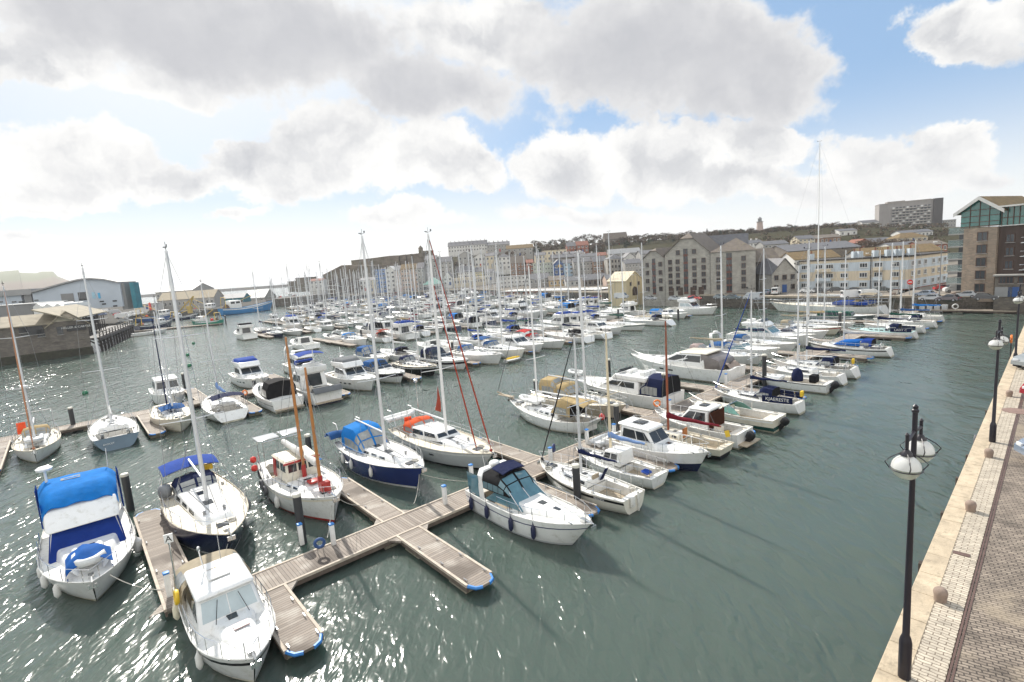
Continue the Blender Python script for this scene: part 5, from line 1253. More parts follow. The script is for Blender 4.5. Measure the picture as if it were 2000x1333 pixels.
fr = Frust(ln.x(.06), ln.x(.24), 1.65, 1.65, ln.sh(.1)-.05, ln.sh(.1)-.05, .9, 1.55, .35, 0, .12); mb = MB(); fr.mbox(mb); mb.build('stern_curtain', mat('smoke_vinyl', (.16, .14, .13), .3, var=.3, vs=1.5), r, bevel=.08)
mb = MB(); mb.sheet(lambda u, v: V(ln.x(.02)+.9*u, -1.3+2.2*v, ln.sh(.05)+.55*math.sin(u*3)*(.7+.3*math.sin(v*9))), 6, 8, .04); mb.build('seat_cover', mat('taupe_cover', (.30, .24, .20), .8), r, smooth=60)
# further berths on the near pontoon
k, l = pose(48.6, -2.0, -7.4)
yacht('white yacht with teal bundle on deck, moored next to the small sports boat', **k, group=GNEAR, L=7.4, B=2.7, fb=1.0, mast_h=11, mast_u=.56, coach=(.34, .8, .45), ports=1, boom=3.0, wheel=0, pit=(.05, .3, .66, .45), cover=None)
k, l = pose(51.9, -1.6, -7.4)
r, ln = yacht('white round stern yacht with navy hood and navy boom cover, rescue sling at the rail', **k, group=GNEAR, L=8.0, B=2.9, fb=1.05, mast_h=12.4, mast_u=.58, coach=(.34, .8, .42), ports=3, boom=3.6, cover=C_NAVY, hood=C_NAVY, wheel=1, trans=.05)
mb = MB(); mb.box((ln.x(.05), -.5, 1.5), (.2, .35, .5)); mb.build('rescue_sling', YEL, r, bevel=.05)
k, l = pose(64.0, -.7, -7.3)
r, ln = yacht('cream white yacht with bright blue cover over its deck saloon and blue sprayhood', **k, group=GNEAR, L=8.6, B=3.0, fb=1.05, stripe=BLACK, mast_h=12, mast_u=.56, coach=(.30, .82, .42), ports=1, boom=3.6, hood=C_ROY, wheel=1, cover=C_WHT, cov_h=.4, pit=(.04, .28, .62, .5))
fr = Frust(ln.x(.34), ln.x(.66), 1.12, .95, 1.1, 1.15, .62, .42, .1, .7, .16); mb = MB(); fr.mbox(mb); mb.build('saloon_cover', cloth('saloon_blue', (.01, .14, .48)), r, bevel=.08)
k, l = pose(77.6, -.7, -6.9)
r, ln = yacht('pale turquoise decked yacht with navy name cloth at its cockpit', **k, group=GNEAR, L=7.8, B=2.8, fb=1.0, dm=mat('turquoise_deck', (.48, .66, .64), .5), cabm=mat('turquoise_deck', (.48, .66, .64)), mast_h=11.5, mast_u=.56, coach=(.34, .8, .4), boom=3.4, cover=C_NAVY, hood=C_NAVY, wheel=0)
for sg in (-1, 1):
    mb = MB(); mb.box((0, 0, 0), (2.2, .03, .5)); b_ = mb.build('name_dodger', C_NAVY, r); b_.location = (ln.x(.2), sg*ln.half(.2)*.97, ln.sh(.2)+.34); b_.rotation_euler.z = R(8)*sg
    if sg > 0: txt('boat_name', 'LADY C', .38, GEL, b_, frame(V(0, .02, 0), (-1, 0, 0), (0, 1, 0)))
for s, hc, cc, lab, L_ in [(82.8, None, C_GRN, 'white yacht with long dark boom cover next to the pale turquoise yacht', 9.0), (88.3, C_NAVY, C_MID, 'white yacht with mid blue boom cover, second beyond the turquoise yacht', 9.6), (95.0, None, C_BLUE, 'white yacht with bright blue boom cover closest to the corner dock', 8.6)]:
    k, l = pose(s, -.7, -7.0); yacht(lab, **k, group=GNEAR, L=L_*.8, B=2.8, fb=1.0, mast_h=11.5+s*.01, mast_u=.56, coach=(.34, .8, .4), boom=3.5, cover=cc, hood=hc, wheel=0, det=1)
k, l = pose(53.2, .8, 11.2)
yacht('white yacht with beige boom cover and row of four square cabin ports', **k, group=GNEAR, L=10.4, B=3.3, fb=1.1, mast_h=13.5, mast_u=.52, coach=(.24, .8, .5), ports=4, boom=4.2, cover=C_BEI, cov_h=.3, hood=cloth('pinkish_canvas', (.5, .40, .38)), det=2)
k, l = pose(57.2, .8, 9.6)
motor('white sports boat with tall radar arch and mid blue cockpit cover', **k, group=GNEAR, L=8.6, B=3.0, fb=1.15, trunk=(.5, .94, .3), cab=None, arch=(.1, 1.7), screen=(.36, .6, .5, GLASSB), canopy_=(.06, .4, .55, C_MID, GLASSC), det=1)
k, l = pose(62.0, .8, 10.4)
yacht('white yacht with round mid blue cockpit tent and navy boom cover', **k, group=GNEAR, L=9.6, B=3.2, fb=1.1, mast_h=12.8, mast_u=.58, coach=(.3, .8, .45), boom=3.9, cover=C_NAVY, hood=C_MID, det=1)
k, l = pose(67.0, .8, 11.4)
motor('white flybridge cruiser with pale blue screen on the inner side of the near walkway', **k, group=GNEAR, L=11, B=3.6, fb=1.35, cab=(.24, .62, 1.4, 1.6, .84), fly=(.2, .5, .5), winf=GLASSB, wins=GLASSB, canopy_=None, det=1)
k, l = pose(72.6, .8, 10.6)
motor('low white sports cruiser with dark blue screen cover', **k, group=GNEAR, L=9.6, B=3.1, fb=1.1, cab=None, trunk=(.5, .95, .3), screen=(.34, .6, .55, NAVY), pit=(.04, .45, .8, .5), det=1)
k, l = pose(77.4, .8, 10.8)
yacht('cream yacht with pink red cove line and orange hatch covers', **k, group=GNEAR, L=10, B=3.2, fb=1.1, hm=GEL2, stripe=C_RED, mast_h=13.4, mast_u=.56, coach=(.28, .8, .45), boom=4, cover=C_BEI, hood=C_BEI, det=1)
k, l = pose(82.8, .8, 10.2)
yacht('pale yacht with tan boom cover behind the turquoise yacht', **k, group=GNEAR, L=9.4, B=3.1, fb=1.05, mast_h=12.4, mast_u=.56, boom=3.8, cover=C_TAN, det=1)
k, l = pose(92.6, .8, 11.0)
motor('long low canal style boat under green canvas with blue bow bag', **k, group=GNEAR, L=10.4, B=2.8, fb=.95, hm=mat('slate_hull', (.12, .15, .16), .4), trunk=(.72, .93, .2), cab=(.2, .7, .8, .3, .86), cabm=C_GRN, rail=False, platform=False, det=1)
# big yacht lying along the far quay with the tallest mast
c, rz, l = hd((104.0, 21.5), (102.5, 2.0))
r, ln = yacht('very long white yacht along the far quay with the tallest mast in the harbour', loc=c, rz=rz, L=20.5, B=5.0, fb=1.7, name='sailing_yacht', cat='sailing yacht', group='large yachts along the far quay', stripe=GEL, dm=DECKC, mast_h=31, mast_u=.56, mastm=ALUW, coach=(.24, .74, .6), ports=5, boom=7.5, cover=C_WHT, cov_h=.5, hood=C_TAN, hoodw=1.4, wheel=2, spread=4, trans=.05)
mb = MB(); mb.box((ln.x(.26), 0, ln.sh(.2)+.55), (5.5, 4.3, .45)); mb.build('side_dodger', C_ROY, r)
awning('cockpit_awning', r, ln.x(.05), ln.x(.2), 1.5, ln.sh(0)+2.0, C_BEI)
# white pilothouse boat closest to the camera
k, l = pose(-1.5, -7.0, -.1)
r, ln = motor('white pilothouse boat with beige stern canvas and pale windscreen, closest to the camera', **k, group=GNEAR, L=7.2, B=2.65, fb=1.1, low=GEL, stripe=BLACK, bands=(.22, .36), boot=GEL2, bottom=GEL2, trunk=(.46, .95, .34), cab=(.24, .62, 1.25, .72, .86), roof=(.30, .22), hatchroof=2, winf=GLASSL, pit=(.03, .24, .82, .5), hatches=1, lnkw=dict(um=.5, bowp=2.6, ws=.93))
zc = ln.sh(.2)
def bt(u, v):
    a = math.pi*(v-.5)*1.0; y = 1.22*math.sin(a)/1.0; return V(ln.x(.0)+.15+(ln.x(.29)-ln.x(.0))*u, y, zc+.05+1.25*max(0, math.cos(a))**.45*(.78+.22*u)+.02*math.sin(u*11+v*9))
mb = MB(); mb.grid(bt, 8, 14); mb.poly([bt(0, i/14) for i in range(15)]); cv = mb.build('stern_canvas', C_BEI, r, smooth=60)
for sg in (0, 1): mb = MB(); mb.grid(lambda u, v: bt(.2+.55*u, (.06+.17*v) if sg else 1-(.06+.17*v))+V(0, .02*(-1 if sg else 1), .0), 3, 3); mb.build('canvas_window', GLASSC, cv)
mb = MB(); mb.tube([(ln.x(.3), -.35, 2.35), (ln.x(.27), -.4, 3.1)], .03, 5); mb.tube([(ln.x(.3), .25, 2.35), (ln.x(.26), .3, 3.5)], .012, 4); mb.lathe([(.05, 3.05), (.07, 3.15), (.04, 3.22)], (ln.x(.27), -.4, 0), 8); mb.build('signal_mast', STEEL, r)
for y in (-.45, .45): mb = MB(); mb.tube([(ln.x(.62)+.02, y*1.2, ln.sh(.62)+.28), (ln.x(.62)-.38, y*.75, ln.sh(.62)+.95)], .014, 4); mb.build('wiper', BLACK, r)
mb = MB(); mb.torus((ln.x(.26), -1.32, 1.55), .22, .08, 16, 6, 0, Matrix.Rotation(R(85), 3, 'X')); mb.build('rescue_sling', YEL, r, smooth=60)
mb = MB(); mb.box((ln.x(.72), .1, ln.sh(.72)+.27), (.34, .5, .03)); mb.build('deck_vent', mat('vent_pink', (.42, .30, .30)), r)
hung(r, ln, -1, (.20,), mat('cream_fender', (.72, .66, .5), .5), 'cream fender beside the beige stern canvas', .75, r=.12)
hung(r, ln, -1, (.66,), WFEN, 'white fender under the bow rail of the white pilothouse boat', .5, r=.11)
# ---------------------------------------------------------------- second pontoon: boats one can tell apart
GB = 'boats moored on the second pontoon'
def near(s, bow_in=True, L=9.6, t0=40.3): 
    return pose(s, t0 if bow_in else t0-L, t0-L if bow_in else t0)[0]
def far(s, bow_in=True, L=9.6, t0=42.9): return pose(s, t0 if bow_in else t0+L, t0+L if bow_in else t0)[0]
r, ln = yacht('white yacht with orange and tan cockpit cover, bow pointing out at the far end', **near(-7.8, False, 9.6), group=GB, L=9.6, B=3.2, fb=1.1, mast_h=14.2, mast_u=.60, hood=C_TAN, furl=cloth('salmon_sail', (.55, .28, .16)), dm=DECKC, radar=True, det=2, wheel=1, boom=3.4)
mb = MB(); mb.tube([(ln.x(.06), -1.2, 1.2), (ln.x(.03), -1.2, 2.9), (ln.x(.03), 1.2, 2.9), (ln.x(.06), 1.2, 1.2)], .04, 5); mb.build('stern_gantry', STEEL, r)
mb = MB(); mb.sheet(lambda u, v: V(ln.x(.25)+.4*u, -1.2+.6*v, 1.5+.9*(1-u)), 4, 3, .04); mb.build('wheel_cover', C_ORG, r)
dg(r, ln.x(.70), 1.35, mat('tender_grey', (.55, .56, .56)), 2.3)
r, ln = yacht('slate blue hulled yacht with white stowed mainsail, broad stern to the camera', **near(-2.6, True, 10.2), group=GB, L=10.2, B=3.6, fb=1.1, hm=STEELB, stripe=GEL, mast_h=15.4, mast_u=.56, cover=C_WHT, cov_h=.5, boom=4, wheel=2, lnkw=dict(ws=.88), pit=(.0, .32, .74, .5))
mb = MB(); mb.box((ln.x(0)+.18, 0, .75), (.10, 1.5, .5)); mb.build('transom_step', DECKM, r)
txt('boat_name', 'AVOCET', .2, GEL, r, frame(V(ln.x(0, .5)-.06, .6, .55), (0, -1, 0), (-1, 0, 0)))
r, ln = yacht('cream ketch with mid blue cover heaped amidships and wide bow pulpit', **near(2.1, False, 10.2), group=GB, cat='ketch', L=10, B=3.5, fb=1.25, hm=GEL2, dm=DECKC, mast_h=12.2, mast_u=.6, lnkw=dict(ws=.55, bowrise=.35, sternrise=.15), trans=-.04, boom=3.4, coach=(.3, .74, .4), wheel=0)
mb = MB(); mb.sheet(lambda u, v: V(ln.x(.42)+2.2*u, -1+2*v, 1.75+.35*math.sin(u*3)*math.sin(v*3)+.06*math.sin(u*12+v*7)), 8, 8, .05); mb.build('deck_tarp', C_MID, r, smooth=60)
for u, h, m_ in ((.2, 10.2, BLUP if False else C_NAVY), (.42, 11.0, ALU)): x = ln.x(u); mb = MB(); mb.tube([(x, 0, 1.2), (x-.1, 0, h)], [.07, .04], 6); mb.build('mizzen_mast', m_, r)
r, ln = yacht('white broad sterned yacht with twin wheels and navy bimini', **near(6.4, True, 9.6), group=GB, L=9.6, B=3.5, fb=1.1, low=GEL, mast_h=13.4, mast_u=.56, cover=C_LBL, cov_h=.6, bimini=C_NAVY, wheel=2, lnkw=dict(ws=.9), pit=(.0, .34, .74, .5), boom=3.6)
motor('white aft cabin cruiser with black framed clear canopy, stern to the camera', **near(11.4, True, 10.4), group=GB, L=10.2, B=3.5, fb=1.35, stripe=BLACK, bands=(.5, .58), trunk=(.55, .92, .3), cab=(.45, .66, 1.1, .9, .8), canopy_=(.16, .46, 1.7, C_BLK, GLASSC), pit=(.22, .4, .8, .3), det=2, hatches=1)
r, ln = motor('white trawler yacht with royal blue upper cover and grey covered tender at its stern', **near(15.1, True, 11.6), group=GB, cat='motor yacht', L=10.8, B=3.6, fb=1.5, low=GEL, boot=NAVY, bottom=NAVY, trunk=(.62, .92, .5), cab=(.32, .64, 1.7, .3, .82), fly=(.30, .56, .7), flycover=None, pit=(.03, .3, .82, .4), awn=(.30, .52, 5.0, C_ROY), mastr=(.28, 3.2, 2.6))
mb = MB(); mb.sheet(lambda u, v: V(ln.x(.0)-.5+1.0*u, -1.5+3*v, 1.4+.5*math.sin(u*3.1)), 6, 8, .05); mb.build('covered_tender', C_GRY, r, smooth=60)
mb = MB(); mb.box((ln.x(.56), 0, 3.9), (.5, 2.0, .5)); mb.build('console_cover', C_ROY, r, bevel=.08)
motor('white flybridge cruiser under charcoal grey top cover, bow to the camera', **near(20.6, False, 11), group=GB, L=10.8, B=3.6, fb=1.35, cab=(.26, .62, 1.3, 1.5, .82), fly=(.22, .54, .6), flycover=C_GRY, hullwin=3, mastr=(.2, 2.6, 1.9), wins=GLASS)
motor('white sports cruiser with dark hull band and blue grey spray canopy, bow out', **near(24.7, False, 10.4), group=GB, L=9.8, B=3.3, fb=1.2, stripe=mat('dark_hull_band', (.03, .02, .03), .2), bands=(.12, .5), cab=None, trunk=(.48, .95, .34), screen=(.32, .56, .55, GLASS), canopy_=(.16, .44, 1.2, C_MID, GLASS), hatches=1)
yacht('black hulled yacht with white stripe, bow out beside the small finger', **near(29.3, False, 10.2), group=GB, L=9.8, B=3.3, fb=1.2, hm=mat('black_hull', (.012, .012, .014), .2), stripe=GEL, mast_h=13.2, mast_u=.58, coach=(.3, .8, .42), boom=3.8, hood=C_NAVY, dm=DECKC, cover=C_WHT)
motor('white sports cruiser with dark window band and navy arch canopy, bow out', **near(33.6, False, 11), group=GB, L=10.4, B=3.4, fb=1.25, stripe=mat('dark_hull_band', (.03, .02, .03)), bands=(.25, .55), cab=None, trunk=(.46, .95, .34), screen=(.34, .58, .6, GLASS), arch=(.22, 1.5), canopy_=(.1, .4, 1.3, C_NAVY, GLASS), det=2)
r, ln = yacht('tall sided white yacht with bright blue cockpit tent, bow out', **near(38.4, False, 12.4), group=GB, L=11.4, B=3.7, fb=1.35, mast_h=16, mast_u=.56, coach=(.3, .8, .4), hood=C_MID, boom=4.2, wheel=1, cover=C_WHT)
yacht('white yacht with steel blue deck tent, bow out, second beside the yellow kayak', **near(42.8, False, 12), group=GB, L=11, B=3.6, fb=1.3, mast_h=15.2, mast_u=.56, hood=C_MID, bimini=C_MID, boom=4, cover=None, det=1)
motor('white cabin cruiser with big plain windows, bow out, before the red topped yacht', **near(47.2, False, 11), group=GB, L=10.4, B=3.5, fb=1.2, cab=(.3, .62, 1.2, 1.6, .84), roof=(.3, .1), det=1)
yacht('white yacht with red cockpit canopy, bow out', **near(51.4, False, 11.4), group=GB, L=10.6, B=3.5, fb=1.2, mast_h=15, mast_u=.56, hood=C_RED, bimini=C_RED, boom=3.9, det=1)
yacht('white yacht with black sprayhood and yellow horseshoe buoy, stern out', **near(57.4, True, 11.0), group=GB, L=10.4, B=3.5, fb=1.15, mast_h=14.6, mast_u=.56, hood=C_BLK, boom=3.9, cover=C_NAVY, det=1, lnkw=dict(ws=.86))
yacht('white yacht with blue dodger at its stern rail, stern out', **near(61.6, True, 11.4), group=GB, L=10.6, B=3.5, fb=1.1, mast_h=14.4, mast_u=.56, boom=3.9, cover=C_WHT, det=1, lnkw=dict(ws=.84))
motor('grey and white motor cruiser pointing out next to the blue dodger yacht', **near(66.0, False, 11), group=GB, L=10, B=3.3, fb=1.2, low=GREYH, cab=(.3, .62, 1.1, 1.2, .84), det=1)
yacht('white yacht with dark green boom cover, bow out over the low finger', **near(71.6, False, 11.6), group=GB, L=10.6, B=3.4, fb=1.1, mast_h=14.4, mast_u=.56, boom=3.9, cover=C_GRN, stripe=C_GRN, det=1)
yacht('white yacht with navy hood and long stern overhang, stern out, near the far quay', **near(79.0, True, 12.4), group=GB, L=11.6, B=3.5, fb=1.1, mast_h=15.4, mast_u=.56, boom=4.2, hood=C_NAVY, trans=.1, det=1, stripe=GREYH)
motor('small cream day boat with brown bundle on its foredeck, near the far quay', **near(84.6, False, 8.4), group=GB, L=7.6, B=2.5, fb=.9, hm=GEL2, cab=None, trunk=(.5, .92, .4), pit=(.04, .45, .8, .4), det=1, dm=DECKC)
motor('white day boat with bright blue tarpaulin near the far quay', **near(88.6, False, 9.4), group=GB, L=8.6, B=2.8, fb=1.0, cab=(.4, .6, 1.0, .5, .8), canopy_=(.06, .4, 1.0, C_BLUE, GLASSC), det=1)
motor('roomy white flybridge boat with pale windows, bow toward the corner dock', **near(96, False, 11.5), group=GB, L=11, B=3.8, fb=1.4, cab=(.28, .62, 1.5, 1.4, .84), fly=(.26, .54, .6), wins=GLASSL, det=1)
motor('grey wheelhouse motor boat with wide dark windows beyond the second pontoon', **far(3.4, True, 9.0), group=GB, L=9.2, B=3.2, fb=1.4, cab=(.26, .56, 1.6, .3, .84), roof=(.2, .25), mastr=(.3, 3.2, 1.4))
motor('white flybridge cruiser with royal blue top cover, outer side of the second pontoon', **far(12.7, True, 11.0), group=GB, L=10.6, B=3.6, fb=1.35, cab=(.24, .60, 1.35, 1.6, .82), fly=(.2, .52, .6), flycover=C_ROY, hullwin=3, wins=GLASS)
motor('white flybridge cruiser without cover, behind the trawler yacht', **far(19.8, True, 11.6), group=GB, L=10.8, B=3.6, fb=1.35, cab=(.24, .60, 1.3, 1.6, .82), fly=(.2, .52, .5), arch=(.16, 2.6))
motor('white sports cruiser with mid blue hood, outer side behind the dark banded cruiser', **far(29.6, True, 9.6), group=GB, L=9, B=3.1, fb=1.15, cab=None, screen=(.34, .58, .5, GLASS), canopy_=(.08, .4, 1.35, C_MID, GLASSC))
yacht('white yacht with navy sprayhood, outer side beside the mid blue hooded cruiser', **far(33.2, False, 10), group=GB, L=9.8, B=3.3, fb=1.1, mast_h=14, mast_u=.56, hood=C_NAVY, boom=3.8, cover=C_WHT, det=1)
motor('open white motor boat with rounded cuddy, outer side of the second pontoon', **far(39.5, False, 9.4), group=GB, L=9, B=3.2, fb=1.2, cab=(.4, .66, 1.0, 1.4, .84), det=1)
# yellow kayak on a small dinghy between the bows
t = thing('kayak', 'yellow kayak lying across a small white dinghy between two bows', 'kayak', ST(40.6, 29.0, .45), A_S)
mb = MB(); mb.tube([(-1.3, 0, .12), (-.9, 0, .05), (0, 0, 0), (.9, 0, .05), (1.3, 0, .12)], [.03, .2, .28, .2, .03], 8); mb.build('kayak_hull', YEL, t, smooth=60)
t = thing('dinghy', 'small white dinghy afloat under the yellow kayak', 'dinghy', ST(40.6, 29.0, 0), A_S)
mb = MB(); mb.loft([[V(x, w_*math.cos(a), .42+.34*math.sin(a)*(1 if math.sin(a) < 0 else .25)) for a in [2*math.pi*j/10 for j in range(10)]] for x, w_ in ((-1.3, .55), (-.5, .68), (.4, .62), (1.0, .4), (1.4, .05))]); mb.build('dinghy_hull', GEL, t, smooth=60)
# ---------------------------------------------------------------- far rows: one of each kind, then copies
PROTO = {}
SK = [('white sloop with navy boom cover', dict(cover=C_NAVY)), ('white sloop with blue boom cover and hood', dict(cover=C_ROY, hood=C_ROY)), ('white sloop with bare boom', dict(cover=C_WHT)), ('white sloop with dark green cover', dict(cover=C_GRN, stripe=C_GRN)),
      ('navy hulled sloop', dict(hm=NAVY, cover=C_NAVY, stripe=GEL)), ('cream sloop with tan cover', dict(hm=GEL2, cover=C_TAN, hood=C_BEI)), ('white yacht with bright blue tent', dict(hood=C_BLUE, cover=C_BLUE)), ('white yacht with navy hood', dict(hood=C_NAVY, bimini=C_NAVY)),
      ('white sloop with maroon cover', dict(cover=C_MAR, hood=C_MAR)), ('blue hulled sloop', dict(hm=BLUEH, cover=C_WHT, stripe=GEL))]
MK = [('white flybridge cruiser', dict(cab=(.24, .6, 1.35, 1.5, .82), fly=(.2, .52, .6))), ('flybridge cruiser with blue top', dict(cab=(.24, .6, 1.35, 1.5, .82), fly=(.2, .52, .6), flycover=C_ROY)), ('sports cruiser with navy canopy', dict(cab=None, screen=(.34, .58, .5, GLASS), canopy_=(.08, .4, 1.3, C_NAVY, GLASSC), arch=(.16, 1.5))),
      ('white sports cruiser, open cockpit', dict(cab=None, screen=(.3, .58, .55, GLASS), arch=(.14, 1.5))), ('white pilothouse boat', dict(cab=(.28, .6, 1.35, .6, .82), roof=(.3, .2))), ('motor boat with bright blue tent', dict(cab=None, screen=(.34, .58, .5, GLASS), canopy_=(.04, .42, 1.35, C_BLUE, GLASSC)))]
def proto(kind, i, label, loc, rz, group, L):
    key = (kind, i)
    if key in PROTO:
        o, L0 = PROTO[key]; f = L/L0
        c = dup(o, loc, rz, label, group, (f, f*(.94+.1*rnd.random()), f*(.95+.15*rnd.random()))); return c
    if kind == 's': r, ln = yacht(label, loc, rz, group, L=L, B=L*.325, fb=1.05, mast_h=L*1.5, mast_u=.56, coach=(.32, .8, .42), ports=1, boom=L*.37, det=1, wheel=0, trans=.05, **SK[i][1])
    else: r, ln = motor(label, loc, rz, group, L=L, B=L*.33, fb=1.25, det=1, **MK[i][1])
    freeze(r); PROTO[key] = (r, L); return r
def fill(row, t, s0, s1, step, sidename, gap, skip=lambda s, sg: False, sides=(-1, 1), pm=.30):
    for sg in sides:
        s = s0+1; n = 0
        while s < s1-5:
            for off in (2.4, 6.3):
                if rnd.random() < gap or skip(s+off, sg): n += 1; continue
                kind = 'm' if rnd.random() < pm else 's'
                i = rnd.randrange(len(SK if kind == 's' else MK))
                if kind == 's' and rnd.random() < .3: i = rnd.choice((0, 2, 7))
                L = rnd.uniform(8.6, 11.6)
                a, b = (t+sg*1.4, t+sg*(1.4+L))
                if rnd.random() < .5: a, b = b, a
                c, rz, _ = hd((s+off, a), (s+off, b))
                lab = f'{(SK if kind == "s" else MK)[i][0]}, {nth(n)} on {"near" if sg < 0 else "far"} side of {row} pontoon'
                proto(kind, i, lab, c, rz+R(rnd.uniform(-1.2, 1.2)), f'boats in the far rows, {row} pontoon', L); n += 1
            s += step
fill('second', 41.6, 40, 94, 8.5, '', .0, sides=(1,), pm=.2)
for i, (t, s0, s1) in enumerate(rows):
    fill(ORDN[i+2], t, s0, s1, 8.6, '', .02, pm=.24, skip=lambda s, sg, i=i: (i == 0 and sg < 0 and s < 45))
# two boats at the outer end of the third pontoon
yacht('white yacht under bright blue winter cover at the open end of the third pontoon', **pose(37.2, 66, 76)[0], group='boats in the far rows, third pontoon', L=9.4, B=3.2, fb=1.3, mast_h=0, hood=C_BLUE, hoodw=1.3, coach=(.2, .8, .5), det=1)
yacht('white small yacht with rust brown cockpit tent at the third pontoon end', **pose(41.6, 75.6, 66.4)[0], group='boats in the far rows, third pontoon', L=8.8, B=3.0, fb=1.1, mast_h=12, bimini=C_RUST, hood=C_RUST, det=1)
motor('broad white flybridge boat with dark canopy moored outside the fourth pontoon head', **pose(27.8, 120, 108)[0], group='boats in the far rows, fourth pontoon', L=11.5, B=3.8, fb=1.5, cab=(.24, .6, 1.5, 1.4, .84), fly=(.2, .52, .7), flycover=C_BLK, det=1)
motor('white cruiser with low cabin at the open water end of the third pontoon', **pose(29.5, 84, 73)[0], group='boats in the far rows, third pontoon', L=10.6, B=3.5, fb=1.2, cab=(.3, .62, 1.2, 1.5, .84), det=1)
# ---------------------------------------------------------------- fishing boats
NET = mat('heaped_net', (.10, .07, .05), .95, var=.4, vs=8, bump=.6, bs=12)
def trawler(label, loc, rz, L, hm, wm=WHP, fwd=True, gm=None, boomm=YEL, upper=None, group='fishing boats at the fish quay'):
    root = thing('fishing_boat', label, 'fishing boat', loc, rz, group)
    ln = Lines(L, L*.29, L*.11, ws=.78, um=.4, rake=.07, bowp=2.6, bowrise=.7, sternrise=.15, trans=0, wl=.9)
    us = [0, .1, .25, .4, .55, .7, .82, .92, .97, 1]
    hull(ln, hm, upper or GEL, boot=BLACK, us=us, parent=root, bands=(L*.012, L*.03)); deck(ln, mat('fishing_deck', (.26, .25, .23), .8, var=.3), us, None, parent=root, drop=.35)
    u0, u1 = (.55, .74) if fwd else (.14, .36)
    z = ln.sh(.5)-.3; h = L*.15
    fr = Frust(ln.x(u0), ln.x(u1), L*.095, L*.085, z, z, h, h, .05, .25, .1); mb = MB(); fr.mbox(mb); wh = mb.build('wheelhouse', wm, root, bevel=.05)
    for sd in ('stb', 'port', 'front'):
        for a in (.1, .55): w_ = MB(); panel(w_, fr.quad(sd), rect(a, .62, a+.35, .86), .02); w_.build('window', GLASS, wh, smooth=0)
    mb = MB(); x = ln.x((u0+u1)/2); mb.tube([(x, 0, z+h), (x, 0, z+h+L*.28)], .07, 5); mb.tube([(x, -L*.06, z+h+L*.12), (x, L*.06, z+h+L*.12)], .04, 4); mb.build('mast', WHP, root)
    mb = MB(); g_ = ln.x(.06)
    for sg in (1, -1): mb.tube([(g_, sg*L*.1, z), (g_+.3, sg*L*.09, z+L*.22)], .09, 5)
    mb.tube([(g_+.3, -L*.09, z+L*.22), (g_+.3, L*.09, z+L*.22)], .09, 5); mb.build('stern_gantry', gm or boomm, root)
    mb = MB(); mb.tube([(x-.5, 0, z+h*.6), (ln.x(.2 if fwd else .85), 0, z+L*.3)], .08, 5); mb.tube([(x, 0, z+h+L*.26), (ln.x(.2 if fwd else .85), 0, z+L*.3)], .02, 3); mb.build('derrick', boomm, root)
    mb = MB(); nx = ln.x(.1)
    mb.grid(lambda u, v: V(nx-L*.06+L*.14*u, -L*.1+L*.2*v, z+.1+L*.07*math.sin(u*3.1)*math.sin(v*3.1)*(1+.4*math.sin(u*9+v*7))), 8, 8); mb.build('net_heap', NET, root, smooth=60)
    mb = MB(); mb.lathe([(.1, -.5), (.5, -.3), (.55, .2), (.2, .5)], (ln.x(.2), L*.07, z+.6), 10); mb.build('fish_float', REDP, root)
    rails(ln, .7, .96, .8, root, .12, .03, wires=1)
    return root
def at2(bpx, spx): a, b = P(*bpx, 0), P(*spx, 0); d = a-b; return dict(loc=(a+b)/2, rz=math.atan2(d.y, d.x)), d.length
SKYB = mat('trawler_blue', (.03, .22, .50), .4, var=.15); GRNH = mat('trawler_green', (.02, .24, .16), .4, var=.15)
for lab, b_, s_, L, hm, wm, fwd in [('large sky blue trawler with bow pointing at the harbour mouth', (528, 606), (440, 616), 24, SKYB, WHP, False), ('green hulled fishing boat with white upper works on the fish quay pontoon', (368, 637), (438, 634), 13, GRNH, WHP, True),
    ('small navy fishing boat with white wheelhouse beside the green one', (344, 636), (262, 648), 13.5, NAVY, WHP, True), ('mid blue trawler lying behind the navy fishing boat', (350, 624), (272, 630), 18, mat('trawler_mid_blue', (.03, .10, .30), .4), WHP, True), ('dark navy trawler with black net drum between the blue and green boats', (382, 622), (342, 627), 12, NAVY, WHP, False),
    ('grey white trawler with yellow gantry moored by the crane', (432, 612), (372, 616), 20, mat('trawler_grey', (.35, .38, .40), .5), WHP, True), ('small turquoise fishing boat behind the timber jetty', (262, 634), (234, 640), 9, mat('turquoise_hull', (.05, .28, .34), .4), WHP, True)]:
    pz, l = at2(b_, s_); trawler(lab, L=L, hm=hm, wm=wm, fwd=fwd, **pz)
pz, l = at2((318, 651), (270, 657)); motor('small white open boat moored off the fish quay pontoon', **pz, group='fishing boats at the fish quay', L=9, B=2.8, fb=1.0, cab=None, trunk=(.6, .92, .4), pit=(.04, .55, .8, .4), det=1)
